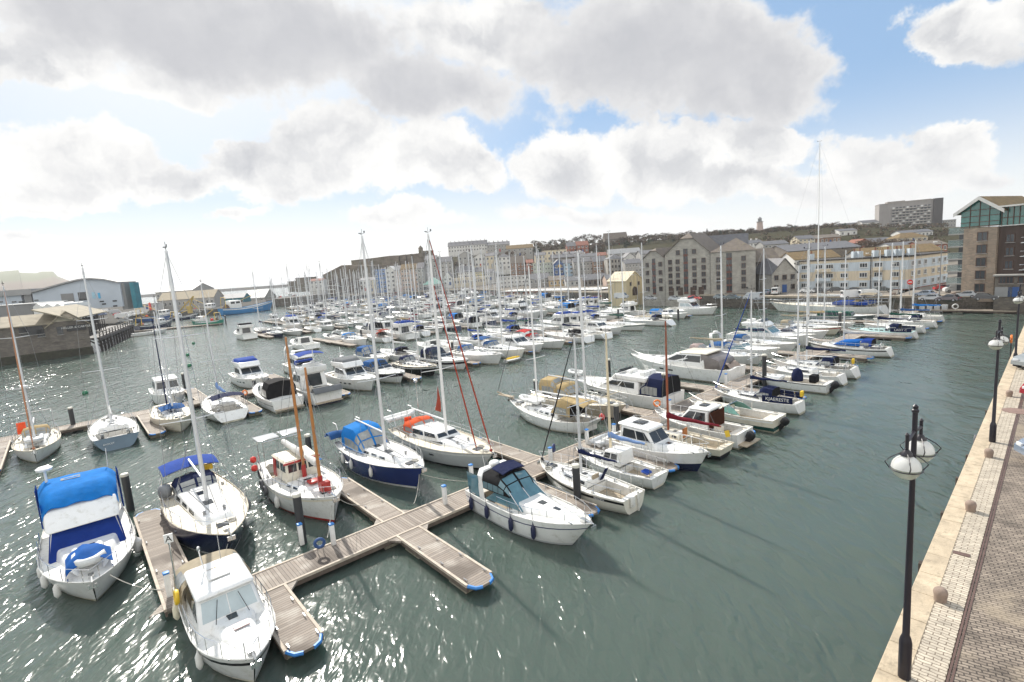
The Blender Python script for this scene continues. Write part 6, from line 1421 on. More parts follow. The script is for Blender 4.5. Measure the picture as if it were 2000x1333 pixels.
# channel buoys
for i, (px, py) in enumerate([(378, 672), (367, 695), (370, 716), (167, 770)]):
    mb = MB(); mb.lathe([(.05, -.2), (.3, -.05), (.36, .15), (.25, .4), (.05, .48)], n=10); mb.torus((0, 0, .52), .07, .02, 8, 4, 0, Matrix.Rotation(R(90), 3, 'X')); o = mb.build('mooring_buoy', mat('green_buoy', (.01, .16, .07), .4), smooth=60); o.location = P(px, py, 0)
    tag(o, ['green mooring buoy floating farthest out in the open channel', 'green mooring buoy floating second out in the open channel', 'green mooring buoy floating third out, in line with two others', 'single green mooring buoy off the slate blue yacht'][i], 'buoy', 'green mooring buoys')
for p_, q_, lab in ((P(250, 651, 0), P(436, 634, 0), 'long low timber pontoon of the fish quay'),):
    d_ = q_-p_; t = thing('pontoon', lab, 'pontoon', p_, math.atan2(d_.y, d_.x)); dk = deckrun(t, 0, d_.length, 2.4, 'walkway'); floats(dk, [4+9*i for i in range(int(d_.length/9))], 2.4)
    pile(q_+V(1, 0, 0), 3.0, 'dark pile at the end of the fish quay pontoon')
# ---------------------------------------------------------------- town materials
def ren(n, c, v=.10): return mat(n, c, .9, var=v, vs=.5, dirt=tuple(x*.78 for x in c), streak=True)
SLATE = mat('slate_roof', (.115, .115, .125), .7, var=.22, vs=1.2, bump=.3, bs=6, dirt=(.17, .155, .12))
SLATEB = mat('brown_slate_roof', (.15, .125, .105), .8, var=.25, vs=1.0, bump=.3, bs=6, dirt=(.19, .16, .09))
MOSS = mat('mossy_tile_roof', (.17, .115, .055), .9, var=.3, vs=1.0, dirt=(.12, .11, .03))
REDTILE = mat('red_tile_roof', (.22, .085, .055), .85, var=.25, vs=1.0)
GREYROOF = mat('grey_sheet_roof', (.27, .27, .27), .6, var=.12, vs=.6)
WHITEROOF = mat('white_sheet_roof', (.62, .62, .60), .6, var=.08)
LSTONE = brick_mat('limestone_rubble', (.385, .365, .325), (.29, .275, .245), (.35, .335, .30), .55, .24, .02, noise_=.2, coord='wall', bump=.4, ns=.6)
PSTONE = brick_mat('pinkish_rubble', (.36, .27, .20), (.23, .19, .15), (.30, .25, .2), .42, .2, .02, noise_=.22, coord='wall', bump=.4, ns=.6)
DSTONE = brick_mat('dark_rubble', (.19, .165, .135), (.125, .11, .095), (.14, .125, .11), .5, .22, .02, noise_=.25, coord='wall', bump=.5, ns=.5)
FORTST = brick_mat('fort_stone', (.155, .13, .10), (.20, .17, .135), (.12, .10, .08), 1.4, .6, .03, noise_=.3, coord='wall', wear=(.10, .095, .055), ns=.25)
BRICKR = mat('red_brick', (.25, .10, .065), .9, var=.15, vs=1)
BROWNW = mat('brown_timber_face', (.075, .052, .042), .8, var=.25, vs=1.2, streak=True)
RW = ren('white_render', (.62, .61, .58)); RC = ren('cream_render', (.60, .53, .40)); RY = ren('yellow_render', (.60, .51, .33)); RB = ren('pale_blue_render', (.42, .55, .66)); RPB = ren('blue_render', (.10, .20, .42)); RDB = ren('deep_blue_render', (.045, .10, .26)); RP = ren('pink_beige_render', (.48, .36, .29)); RG = ren('grey_render', (.34, .33, .31)); RGN = ren('sage_render', (.46, .50, .42)); RBR = ren('brown_render', (.24, .15, .10)); RO = ren('ochre_render', (.52, .38, .2))
FRM = mat('window_frame_white', (.66, .66, .64), .5, var=.05); FRMB = mat('window_frame_brown', (.09, .05, .035), .6)
GLS = mat('house_window_glass', (.035, .04, .045), .08, var=.3, vs=.7, rnd_=.4, spec=.7)
def zat(A, py):
    """height at plan point A that is seen at photo row py"""
    lo, hi = -20., 160.
    for _ in range(40):
        m_ = (lo+hi)/2; v = V(A.x, A.y, m_)-V(0, 0, CAMH); y = 666.5-FPX*v.dot(CU)/v.dot(CD)
        if y > py: lo = m_
        else: hi = m_
    return lo
WINM = {}
def winmesh(w_, h, fr, bars):
    k = (round(w_, 2), round(h, 2), fr.name, bars)
    if k not in WINM:
        mb = MB(); f = min(.09, w_*.1); mb.box((0, -.02, 0), (w_-2*f, .06, h-2*f), 0)
        for s in (1, -1): mb.box((s*(w_/2-f/2), -.03, 0), (f, .10, h), 1); mb.box((0, -.03, s*(h/2-f/2)), (w_-2*f, .10, f), 1)
        for i in range(bars): mb.box(((i+1)/(bars+1)*w_-w_/2, -.03, 0), (f*.8, .08, h-2*f), 1)
        mb.box((0, -.06, -h/2-.05), (w_+.12, .16, .08), 2)
        WINM[k] = mb.mesh('window', [GLS, fr, FRM if fr is FRM else RG], smooth=0)
    return WINM[k]
def building(label, A, B, z0, ze, depth, wall, roof='gable', roofm=None, rh=2.5, rows=3, cols=3, fr=None, bars=1, chim=0, ww=None, wh=None, skip=(), name='house', cat='house', group=None, oh=.25, side=False, door=True, base=-3, mid=None, wz=None, chm=None):
    """house on plan line A-B (front), front faces the harbour; roof gable = ridge along the front, front = gable facing the front, hip, flat"""
    d = V(B.x-A.x, B.y-A.y, 0); w_ = d.length; rz = math.atan2(d.y, d.x)
    t = thing(name, label, cat, (A.x, A.y, z0), rz, group)
    h = ze-z0; D = depth; fr = fr or FRM; roofm = roofm or SLATE
    if roof == 'front':
        prof = [(0, base), (w_, base), (w_, h), ((mid or .5)*w_, h+rh), (0, h)]
        mb = MB(); mb.loft([[V(x, 0, z) for x, z in prof], [V(x, D, z) for x, z in prof]])
    elif roof == 'gable':
        prof = [(0, base), (D, base), (D, h), (D/2, h+rh), (0, h)]
        mb = MB(); mb.loft([[V(0, y, z) for y, z in prof], [V(w_, y, z) for y, z in prof]])
    else: mb = MB(); mb.hexa([V(0, 0, base), V(w_, 0, base), V(w_, D, base), V(0, D, base)], [V(0, 0, h), V(w_, 0, h), V(w_, D, h), V(0, D, h)])
    wl = mb.build('wall', wall, t, smooth=0)
    mb = MB(); o = oh; th = .14
    def slab(p): n = (p[1]-p[0]).cross(p[3]-p[0]).normalized(); n = n if n.z > 0 else -n; mb.loft([[q+n*.004 for q in p], [q+n*th for q in p]])
    if roof == 'front':
        m_ = (mid or .5)*w_; k1, k2 = rh/m_, rh/(w_-m_)
        slab([V(-o, -o, h-o*k1), V(m_, -o, h+rh), V(m_, D+o, h+rh), V(-o, D+o, h-o*k1)]); slab([V(m_, -o, h+rh), V(w_+o, -o, h-o*k2), V(w_+o, D+o, h-o*k2), V(m_, D+o, h+rh)])
    elif roof == 'gable':
        k = rh/(D/2); slab([V(-o, -o, h-o*k), V(w_+o, -o, h-o*k), V(w_+o, D/2, h+rh), V(-o, D/2, h+rh)]); slab([V(-o, D/2, h+rh), V(w_+o, D/2, h+rh), V(w_+o, D+o, h-o*k), V(-o, D+o, h-o*k)])
    elif roof == 'hip':
        e = min(w_, D)*.42; a = [V(-o, -o, h), V(w_+o, -o, h), V(w_+o, D+o, h), V(-o, D+o, h)]
        if w_ >= D: r1, r2 = V(e, D/2, h+rh), V(w_-e, D/2, h+rh); mb.add(a+[r1, r2], [[0, 1, 5, 4], [1, 2, 5], [2, 3, 4, 5], [3, 0, 4], [3, 2, 1, 0]])
        else: r1, r2 = V(w_/2, e, h+rh), V(w_/2, D-e, h+rh); mb.add(a+[r1, r2], [[0, 1, 4], [1, 2, 5, 4], [2, 3, 5], [3, 0, 4, 5], [3, 2, 1, 0]])
    else:
        mb.box((w_/2, D/2, h+.1), (w_+2*o, D+2*o, .2))
    rf = mb.build('roof', roofm, t, smooth=0)
    for i in range(chim):
        x = w_*(i+.5)/chim if chim > 1 else w_*.12
        mb = MB(); zt = h+(rh*.75 if roof == 'gable' else .2); mb.box((x, D*.5, zt+.5), (.7, .6, 1.6)); mb.box((x, D*.5, zt+1.32), (.8, .7, .1))
        for k in (-.18, .18): mb.lathe([(.11, 0), (.09, .4)], (x+k, D*.5, zt+1.36), 6, 1)
        mb.build('chimney', [chm or wall, REDTILE], rf, smooth=0)
    if rows and cols:
        fh = h/rows; sx_ = w_/cols; a = ww or min(1.3, sx_*.5); b = wh or min(1.5, fh*.5)
        for r in range(rows):
            for c in range(cols):
                if (r, c) in skip or (door and r == 0 and c == cols//2): continue
                z = (r+.55)*fh if wz is None else wz+r*fh
                link('window', winmesh(a, b, fr, bars), t, ((c+.5)*sx_, -.03, z))
                if side: 
                    for x, rr in ((0, -math.pi/2), (w_, math.pi/2)):
                        if c < side: link('window', winmesh(a, b, fr, bars), t, (x, D*(c+.5)/side, z), rr)
    if door and rows: mb = MB(); mb.box((0, 0, 0), (1.0, .1, min(2.1, h/max(rows, 1)*.8))); o_ = mb.build('door', rnd.choice([BROWNW, RDB, REDT, RG]), t, smooth=0); o_.location = ((cols//2+.5)*w_/cols, -.04, min(1.05, h/max(rows, 1)*.4))
    return t, w_
def hill(label, pxl, pxr, pye, pyb, Y, wall, depth=8, dr=0.0, roofpx=None, **kw):
    """house seen between two photo columns, eaves and base rows, at forward distance Y"""
    A, B = PD(pxl, pyb, Y), PD(pxr, pyb-.0713*(pxr-pxl)*1.0, Y*(1+dr)); ze = zat(A, pye)
    if roofpx is not None: kw['rh'] = max(.4, zat(A, roofpx)-ze)
    return building(label, A, B, A.z, ze, depth, wall, **kw)
GT = 'houses of the old town'
# front row on the town quay and the tiers behind it
for a in [
 ('low white quayside cottage with cluttered yard below the fort', 704, 718, 549, 570, 300, RW, dict(rows=2, cols=2, roofpx=544)),
 ('cream quayside house beside the tall narrow blue house', 718, 736, 548, 570, 298, RC, dict(rows=3, cols=3, roofpx=543)),
 ('tall narrow mid blue house with flat blue top near the fort', 736, 756, 528, 570, 296, RPB, dict(roof='flat', roofm=RPB, rows=5, cols=3)),
 ('white fronted house with tall grey windows under a white roof edge', 757, 775, 530, 571, 294, RW, dict(rows=5, cols=2, roofm=WHITEROOF, roofpx=521, roof='front')),
 ('pink beige house between the white front and the old warehouse', 775, 787, 529, 571, 293, RP, dict(rows=4, cols=2, roofpx=520)),
 ('broad pink beige warehouse with orange framed windows', 787, 819, 527, 571, 292, RP, dict(rows=5, cols=6, fr=REDT if False else FRM, roofm=MOSS, roofpx=517)),
 ('narrow grey house tight against the pink warehouse', 819, 832, 525, 570, 291, RG, dict(rows=4, cols=2, roofpx=514)),
 ('white gabled cottage beside the green roofed market', 867, 884, 543, 558, 286, RW, dict(roof='front', rows=2, cols=2, roofpx=532)),
 ('row of white three storey houses above the shop awnings', 895, 925, 533, 545, 300, RW, dict(rows=2, cols=7, roofpx=521, chim=4)),
 ('pale yellow terrace with dark windows above the shops', 925, 944, 532, 544, 300, mat('lemon_render', (.62, .56, .33), .9), dict(rows=2, cols=5, roofpx=523, chim=2)),
 ('long shop front with cream awning under the yellow terrace', 888, 948, 545, 560, 288, RC, dict(rows=1, cols=12, roof='flat', roofm=RC)),
 ('white house with grey roof right of the yellow terrace', 948, 966, 534, 548, 292, RW, dict(rows=2, cols=4, roofpx=527)),
 ('flat white block with pale blue glazed front on the quay', 970, 1034, 543, 566, 250, RW, dict(rows=3, cols=9, roof='flat', roofm=GREYROOF)),
 ('brown fronted tall house behind the flat white block', 1000, 1031, 515, 545, 290, RBR, dict(rows=4, cols=5, roofm=SLATEB, roofpx=502)),
 ('narrow red and white house beside the sage green building', 1031, 1044, 514, 554, 280, BRICKR, dict(rows=5, cols=2, roofm=REDTILE, roofpx=508)),
 ('wide sage green building with many thin windows', 1044, 1082, 515, 556, 276, RGN, dict(rows=5, cols=7, roof='flat', roofm=RC)),
 ('deep blue gable house with gold emblem', 1083, 1103, 517, 548, 270, RDB, dict(rows=3, cols=2, roof='front', roofpx=508, roofm=SLATE)),
 ('pale blue house beside the deep blue gable', 1103, 1122, 515, 546, 268, RB, dict(rows=4, cols=2, roofpx=508)),
 ('grey stone house with white windows beside the pale blue house', 1122, 1140, 513, 552, 262, RG, dict(rows=4, cols=3, roofpx=505)),
 ('grey rendered house behind the two big masts', 1140, 1160, 512, 552, 258, RG, dict(rows=4, cols=3, roofpx=504)),
 ('brown brick house just before the square stone block', 1160, 1186, 512, 550, 255, RBR, dict(rows=4, cols=4, roofpx=502)),
 ('square grey stone block with four rows of windows', 1188, 1220, 507, 548, 245, LSTONE, dict(rows=4, cols=5, roofpx=498, fr=FRMB, roof='hip')),
 ('white twin gabled house above the square stone block', 1222, 1240, 503, 516, 255, RW, dict(rows=1, cols=3, roof='front', roofpx=495)),
 ('grey slate fronted house left of the stone warehouse flats', 1222, 1254, 516, 545, 235, RG, dict(rows=3, cols=5, roofpx=508)),
 ('stone house with white gable stepping up behind the market', 833, 855, 508, 546, 300, RG, dict(rows=4, cols=3, roofpx=500)),
 ('grey house with dormers under the long white terrace', 855, 884, 513, 536, 320, RG, dict(rows=3, cols=4, roofpx=503, chim=1)),
 ('pale grey gable end house below the ridge terrace', 896, 924, 501, 524, 340, RG, dict(roof='front', rows=2, cols=3, roofpx=493)),
 ('white gabled villa stepping below the ridge terrace', 928, 950, 503, 523, 335, RW, dict(rows=2, cols=3, roof='front', roofpx=496)),
 ('cream villa next to the white gabled villa', 950, 973, 501, 523, 332, RC, dict(rows=2, cols=3, roofpx=495, chim=1)),
 ('white hillside house with grey hipped roof above the brown fronted house', 974, 998, 503, 528, 325, RW, dict(rows=3, cols=3, roof='hip', roofpx=496)),
 ('large cream block with stepped parapet high above the town', 1062, 1108, 491, 512, 340, RC, dict(rows=2, cols=6, roof='flat', roofm=RC)),
 ('low pale hillside terrace right of the cream block', 1100, 1140, 497, 512, 320, RW, dict(rows=1, cols=6, roofpx=493)),
 ('red brick hillside house among brown trees', 1108, 1126, 482, 496, 370, BRICKR, dict(rows=2, cols=3, roofpx=474)),
 ('second red brick hillside house with grey roof', 1127, 1150, 480, 494, 368, BRICKR, dict(rows=2, cols=3, roofpx=472, roofm=REDTILE)),
 ('long white roofed terrace under the green park slope', 1190, 1252, 497, 505, 300, RG, dict(rows=1, cols=9, roofpx=488, roofm=GREYROOF)),
 ('dark roofed chapel standing alone on the ridge', 1182, 1226, 468, 480, 420, DSTONE, dict(rows=1, cols=4, roofpx=456, roofm=SLATEB)),
 ('long white terrace with many chimneys on the ridge', 876, 952, 482, 495, 400, RW, dict(rows=2, cols=14, roofpx=474, chim=9)),
 ('grey terrace with chimneys continuing along the ridge', 952, 996, 480, 494, 398, RG, dict(rows=2, cols=8, roofpx=474, chim=5)),
 ('mossy roofed grey gable hall on the ridge', 990, 1042, 487, 502, 385, RG, dict(rows=2, cols=5, roofpx=480, roofm=MOSS)),
 ('small stone lookout house on the fort skyline', 827, 844, 491, 497, 405, FORTST, dict(rows=1, cols=2, roof='flat', roofm=FORTST)),
 ('white hill house with chimneys behind the warehouse flats', 1459, 1490, 476, 490, 300, RW, dict(rows=2, cols=5, roofpx=470, chim=3)),
 ('grey brown stone house right of the warehouse flats', 1478, 1524, 512, 575, 128, DSTONE, dict(rows=3, cols=4, roofpx=487, fr=FRMB, roofm=SLATEB)),
 ('small stone gable house with red brown glazed bay beside the painted flats', 1508, 1556, 535, 573, 116, LSTONE, dict(rows=2, cols=3, roof='front', roofpx=507, fr=FRMB)),
 ('long grey slated hall roof behind the painted flats', 1540, 1680, 492, 515, 190, DSTONE, dict(rows=0, cols=0, roofpx=479, depth=18)),
 ('moss roofed terrace directly behind the painted flats', 1552, 1640, 508, 525, 150, RW, dict(rows=1, cols=7, roofpx=494, roofm=MOSS)),
 ('dark moss roofed terrace behind the right half of the painted flats', 1690, 1842, 500, 522, 140, RG, dict(rows=0, cols=0, roofpx=486, roofm=MOSS)),
 ('white box house on the slope below the tower hotel', 1640, 1674, 452, 463, 330, RW, dict(rows=1, cols=3, roofpx=448)),
 ('brick red house on the slope behind the painted flats', 1674, 1700, 475, 490, 260, BRICKR, dict(rows=2, cols=3, roof='front', roofpx=468, roofm=REDTILE)),
 ('pale terrace of small houses below the tower hotel', 1700, 1745, 474, 488, 270, RC, dict(rows=2, cols=7, roofpx=466)),
 ('grey roofed low houses on the slope under the hotel', 1704, 1760, 461, 472, 330, RW, dict(rows=1, cols=7, roofpx=455)),
 ('mossy hip roofed bungalow under the hotel', 1756, 1812, 466, 476, 250, RC, dict(rows=1, cols=5, roof='hip', roofpx=456, roofm=MOSS)),
 ('long flat white hall beside the hotel foot', 1822, 1862, 452, 462, 360, RW, dict(rows=1, cols=4, roof='flat')),
 ('grey flats far behind the hotel', 1838, 1866, 431, 460, 440, RG, dict(rows=4, cols=5, roof='flat')),
 ('white stepped houses on the far slope left of the hotel', 1684, 1716, 436, 452, 440, RW, dict(rows=2, cols=6, roofpx=431)),
 ('pale houses strung along the far slope beyond the trees', 1640, 1684, 443, 453, 450, RC, dict(rows=1, cols=6, roofpx=437)),
 ('cluster of small white houses on the slope right of the lighthouse', 1600, 1640, 448, 458, 440, RW, dict(rows=1, cols=5, roofpx=443)),
 ('grey quayside shop with white upper windows behind the pier building', 1036, 1074, 546, 570, 226, RG, dict(rows=2, cols=5, roofpx=537)),
 ('ochre quayside inn behind the pier building', 1074, 1106, 549, 571, 222, RO, dict(rows=2, cols=4, roofpx=541, roofm=SLATEB)),
 ('white quayside cafe with slate roof behind the pier building', 1106, 1140, 550, 572, 216, RW, dict(rows=2, cols=4, roofpx=542)),
 ('long dark stone store on the quay left of the yellow office', 1140, 1186, 548, 574, 205, DSTONE, dict(rows=2, cols=5, roofpx=538, fr=FRMB)),
 ('pink beige corner house on the quay left of the yellow office', 1186, 1222, 546, 575, 195, RP, dict(rows=3, cols=4, roofpx=538)),
 ('cream hillside villa between the sage building and the ridge', 1046, 1066, 500, 516, 320, RC, dict(rows=2, cols=3, roofpx=494)),
 ('brown stone terrace above the deep blue gable', 1078, 1122, 505, 518, 300, DSTONE, dict(rows=1, cols=6, roofpx=498, chim=3)),
 ('white terrace above the grey rendered house', 1124, 1166, 503, 517, 298, RW, dict(rows=2, cols=6, roofpx=497, chim=3)),
 ('red roofed cottages under the park slope', 1166, 1192, 500, 514, 305, RC, dict(rows=1, cols=4, roofpx=494, roofm=REDTILE)),
 ('slate roofed row above the left gable of the warehouse flats', 1252, 1300, 497, 512, 240, RG, dict(rows=1, cols=6, roofpx=490)),
 ('grey slope houses right of the warehouse flats skyline', 1492, 1540, 479, 496, 260, RG, dict(rows=2, cols=6, roofpx=472)),
 ('cream slope house above the slated hall', 1560, 1592, 468, 480, 300, RC, dict(rows=2, cols=4, roofpx=461)),
 ('brown slope terrace above the slated hall', 1594, 1642, 466, 478, 300, RBR, dict(rows=1, cols=6, roofpx=460, roofm=SLATEB)),
 ('white slope terrace under the hotel', 1762, 1822, 456, 466, 300, RW, dict(rows=1, cols=8, roofpx=451)),
 ('slate roofed row behind the right end of the painted flats', 1744, 1800, 482, 496, 190, RW, dict(rows=1, cols=6, roofpx=475)),
 ('brick row behind the corner of the painted flats', 1800, 1850, 480, 496, 185, BRICKR, dict(rows=1, cols=5, roofpx=472, roofm=SLATEB)),
]:
    lab, xl, xr, pe, pb, Y, wl_, kw = a; kw = dict(kw); kw.setdefault('depth', 9); hill(lab, xl, xr, pe, pb, Y, wl_, group=GT, **kw)
# gold emblem on the blue gable
A = PD(1093, 520, 269.6); mb = MB(); mb.lathe([(.1, 0), (.9, 0), (.9, .1), (.4, .2)], n=14); em = mb.build('gable_emblem', mat('gold_paint', (.5, .33, .08), .4)); em.location = A; em.rotation_euler = (R(90), 0, 0); tag(em, 'round gold emblem on the deep blue gable', 'emblem')
# market hall with green hipped roof
t, w_ = hill('market hall with pale green hipped roof by the quay', 828, 862, 557, 572, 275, RG, depth=12, roof='hip', roofm=mat('verdigris_roof', (.26, .48, .40), .6, var=.12), roofpx=544, rows=1, cols=5, name='market_hall', cat='market hall', wh=2, ww=2)
# long low pier building with balcony
A, B = PD(984, 586, 205), PD(1168, 580, 172)
t, w_ = building('long low brick pier building with white balcony rail and flat roof', A, B, A.z, zat(A, 570), 8, BRICKR, roof='flat', roofm=RW, rows=1, cols=16, ww=1.5, wh=1.9, name='pier_building', cat='pier building', oh=1.2)
mb = MB(); mb.box((w_/2, -2, 1.6), (w_, 3.6, .2))
for i in range(30): mb.box((w_*(i+.5)/30, -3.7, .9), (.14, .14, 3.2))
for z in (2.1, 2.5): mb.box((w_/2, -3.75, z), (w_, .07, .09))
mb.build('balcony', RW, t, smooth=0)
# yellow gable boathouse
A, B = P(1224, 579, 2.75), P(1256, 575, 2.75)
t, w_ = building('small yellow gabled harbour office with arched brown door', A, B, A.z, zat(A, 549), 7, RY, roof='front', roofm=RC, rh=zat(A, 532)-zat(A, 549), rows=2, cols=2, ww=.6, wh=.9, door=False, skip=((0, 0), (0, 1)), name='harbour_office', cat='harbour office', fr=FRMB)
mb = MB(); mb.loft([[V(w_*.5+x, y, z) for x, z in [(-.9, 0), (.9, 0), (.9, 1.5), (.6, 2.1), (0, 2.35), (-.6, 2.1), (-.9, 1.5)]] for y in (-.06, .02)]); mb.build('arched_door', BROWNW, t, smooth=0)
# ---------------------------------------------------------------- stone warehouse flats: one building of three gabled blocks
def flats_block(t, A, B, ze, D, roof, rh, wall, wins, bays, org, mid=.5, hipped=False):
    """adds one block to the warehouse; wins = [(x fraction, z fraction)], bays = [(x fraction, width)]"""
    inv = Matrix.Rotation(-t.rotation_euler.z, 4, 'Z') @ Matrix.Translation(-t.location)
    a, b = inv @ V(A.x, A.y, org), inv @ V(B.x, B.y, org); d = (b-a); w_ = d.length; rz = math.atan2(d.y, d.x); h = ze-org
    mb = MB()
    if roof == 'front':
        m_ = mid*w_; prof = [(0, -3), (w_, -3), (w_, h), (m_+w_*.14, h+rh*.72), (m_-w_*.14, h+rh*.72), (0, h)]
        mb.loft([[V(x, y, z) for x, z in prof] for y in (0, D)])
        wl = mb.build('wall', wall, t, smooth=0); mb = MB(); o = .3; k = rh*.72/(m_-w_*.14)
        P_ = [V(-o, -o, h-o*k+.02), V(m_-w_*.14, -o, h+rh*.72+.02), V(m_, w_*.24, h+rh), V(m_+w_*.14, -o, h+rh*.72+.02), V(w_+o, -o, h-o*k+.02), V(w_+o, D, h-o*k+.02), V(m_, D, h+rh), V(-o, D, h-o*k+.02)]
        mb.add(P_+[p+V(0, 0, .16) for p in P_], [[8, 9, 10, 14, 15], [10, 11, 12, 13, 14], [9, 11, 10], [0, 1, 9, 8], [3, 4, 12, 11], [1, 3, 11, 9], [4, 5, 13, 12], [7, 0, 8, 15]])
    else:
        mb.hexa([V(0, 0, -3), V(w_, 0, -3), V(w_, D, -3), V(0, D, -3)], [V(0, 0, h), V(w_, 0, h), V(w_, D, h), V(0, D, h)])
        wl = mb.build('wall', wall, t, smooth=0); mb = MB(); o = .35; e = min(w_, D)*.45
        mb.add([V(-o, -o, h), V(w_+o, -o, h), V(w_+o, D+o, h), V(-o, D+o, h), V(w_*.58, e, h+rh), V(w_*.58, D-e, h+rh)], [[0, 1, 4], [1, 2, 5, 4], [2, 3, 5], [3, 0, 4, 5], [3, 2, 1, 0]])
    rf = mb.build('roof', SLATEB, t, smooth=0)
    for o_ in (wl, rf): o_.location = a; o_.rotation_euler.z = rz
    R_ = Matrix.Rotation(rz, 3, 'Z')
    for x, z in wins: link('window', winmesh(.95, 1.15, FRMB, 1), t, a+R_ @ V(x*w_, -.03, z*h), rz)
    for x, bw, z1 in bays:
        mb = MB(); n = 6
        for i in range(n):
            z0_, z1_ = h*(.03+(z1-.03)*i/n), h*(.03+(z1-.03)*(i+1)/n); zz = z0_+(z1_-z0_)*.28
            mb.box((x*w_, -.05, (z0_+zz)/2), (bw, .14, zz-z0_), 1); mb.box((x*w_, -.03, (zz+z1_)/2), (bw, .10, z1_-zz), 0)
            mb.box((x*w_, -.07, (zz+z1_)/2), (.08, .1, z1_-zz), 1)
        o_ = mb.build('glazed_bay', [GLS, mat('rust_panel', (.13, .05, .035), .6)], t, smooth=0); o_.location = a; o_.rotation_euler.z = rz
    return a, rz, w_, h
A1 = P(1258, 578, 2.7)
t = thing('warehouse_flats', 'big grey stone warehouse flats with three gabled blocks and rust coloured glazed bays', 'apartment building', A1, 0)
rw5 = [.17, .33, .49, .65, .82]
B1 = P(1300, 577.5, 2.7); flats_block(t, A1, B1, zat(A1, 507), 16, 'front', zat(A1, 488)-zat(A1, 507), LSTONE, [(x, z) for x in (.2, .8) for z in (.18, .4, .62, .84)], [(.5, .9, 1.0)], 2.7)
A2, B2 = P(1300.5, 578, 2.7), P(1388, 575.5, 2.7)
a, rz_, w_, h_ = flats_block(t, A2, B2, zat(A2, 499), 20, 'front', zat(A2, 460)-zat(A2, 499), LSTONE, [(x, z) for x in (.12, .29, .66, .86) for z in rw5]+[(.3, 1.04), (.66, 1.04)], [(.47, 1.0, 1.12)], 2.7)
A3, B3 = P(1388.5, 575.5, 2.72), P(1476, 572, 2.72)
flats_block(t, A3, B3, zat(A3, 494), 17, 'hip', zat(A3, 464)-zat(A3, 490), LSTONE, [(x, z) for x in (.18, .74) for z in rw5], [(.42, 1.2, .96)], 2.7)
mb = MB(); c_ = P(1418, 574, 2.7)
Ar = PD(1392, 500, A3.y+14); 
inv = Matrix.Rotation(-t.rotation_euler.z, 4, 'Z') @ Matrix.Translation(-t.location)
q0, q1 = PD(1358, 492, A3.y+16), PD(1462, 482, A3.y+16); zr = zat(q0, 462)
p_ = [q0, q1, PD(1462, 482, A3.y+24), PD(1358, 492, A3.y+24)]
mb.hexa([inv @ V(q.x, q.y, 2) for q in p_], [inv @ V(q.x, q.y, zat(q0, 489)) for q in p_]); 
m0, m1 = (p_[0]+p_[3])/2, (p_[1]+p_[2])/2; ze_ = zat(q0, 489)
mb.add([inv @ V(q.x, q.y, ze_) for q in p_]+[inv @ V(m0.x, m0.y, zr), inv @ V(m1.x, m1.y, zr)], [[0, 1, 5, 4], [2, 3, 4, 5], [1, 2, 5], [3, 0, 4]], 1)
mb.build('rear_wing', [LSTONE, SLATE], t, smooth=0)
for px, py in ((1403, 481), (1411, 480), (1420, 479), (1428, 478)):
    q = inv @ PD(px, py, A3.y+18.6); mb = MB(); mb.box((0, 0, 0), (.7, .06, .9)); o = mb.build('skylight', GLASSL, t); o.location = q+V(0, 0, .3); o.rotation_euler.x = R(-45)
# doors along the foot
for x in (.13, .34, .62, .80): 
    R_ = Matrix.Rotation(rz_, 3, 'Z'); mb = MB(); mb.box((0, 0, 0), (1.2, .1, 1.9)); o = mb.build('door', BROWNW, t, smooth=0); o.location = a+R_ @ V(x*w_, -.05, .95); o.rotation_euler.z = rz_
# ---------------------------------------------------------------- painted flats, cream and blue bands
A, B = P(1561, 568, 2.7), P(1772, 567, 2.7); C_ = P(1850, 553, 2.7)
t = thing('painted_flats', 'long three storey flats painted in pale yellow and pale blue bands', 'apartment building', A, 0)
inv = Matrix.Translation(-A)
ze = zat(A, 512); H_ = ze-2.7
def band_wall(a, b, nm):
    d = b-a; L_ = d.length; mb = MB(); fh = H_/3.25
    zs = [(-.3, .22, 2), (.22, fh*1.03, 1), (fh*1.03, fh*2.03, 0), (fh*2.03, fh*2.95, 1), (fh*2.95, H_, 0)]
    for z0, z1, mi in zs: mb.hexa([V(0, 0, z0), V(L_, 0, z0), V(L_, 8, z0), V(0, 8, z0)], [V(0, 0, z1), V(L_, 0, z1), V(L_, 8, z1), V(0, 8, z1)], mi)
    o = mb.build('wall', [RY2, RB2, BRICKR], t, smooth=0); o.location = a-A; o.rotation_euler.z = math.atan2(d.y, d.x); return o.location.copy(), o.rotation_euler.z, L_, fh
RY2 = ren('flats_yellow', (.66, .57, .43), .05); RB2 = ren('flats_blue', (.55, .61, .65), .05)
p0, rz0, L0, fh = band_wall(V(A.x, A.y, 2.7), V(B.x, B.y, 2.7), 'front')
p1, rz1, L1, fh = band_wall(V(B.x, B.y, 2.7)+V(.05, .05, 0), V(C_.x, C_.y, 2.7), 'side')
for (p, rz_, L_, cols) in ((p0, rz0, L0, (.058, .205, .31, .45, .625, .755, .895)), (p1, rz1, L1, (.1, .25, .4, .6, .75, .9))):
    R_ = Matrix.Rotation(rz_, 3, 'Z')
    for k in range(3):
        for i, c in enumerate(cols): link('window', winmesh(1.45 if p is p0 else 1.2, .95, FRM, 2), t, p+R_ @ V(c*L_, -.03, fh*(k+.60)), rz_)
R_ = Matrix.Rotation(rz0, 3, 'Z')
for c in (.257, .755):
    for k in (1, 2):
        mb = MB(); w2 = 3.2 if c < .3 else 1.9; mb.box((0, -.45, 0), (w2, .9, .08)); mb.box((0, -.87, .32), (w2, .06, .62), 0); o = mb.build('balcony', RY2 if k == 2 else RB2, t, smooth=0); o.location = p0+R_ @ V(c*L0, 0, fh*(k+.04)); o.rotation_euler.z = rz0
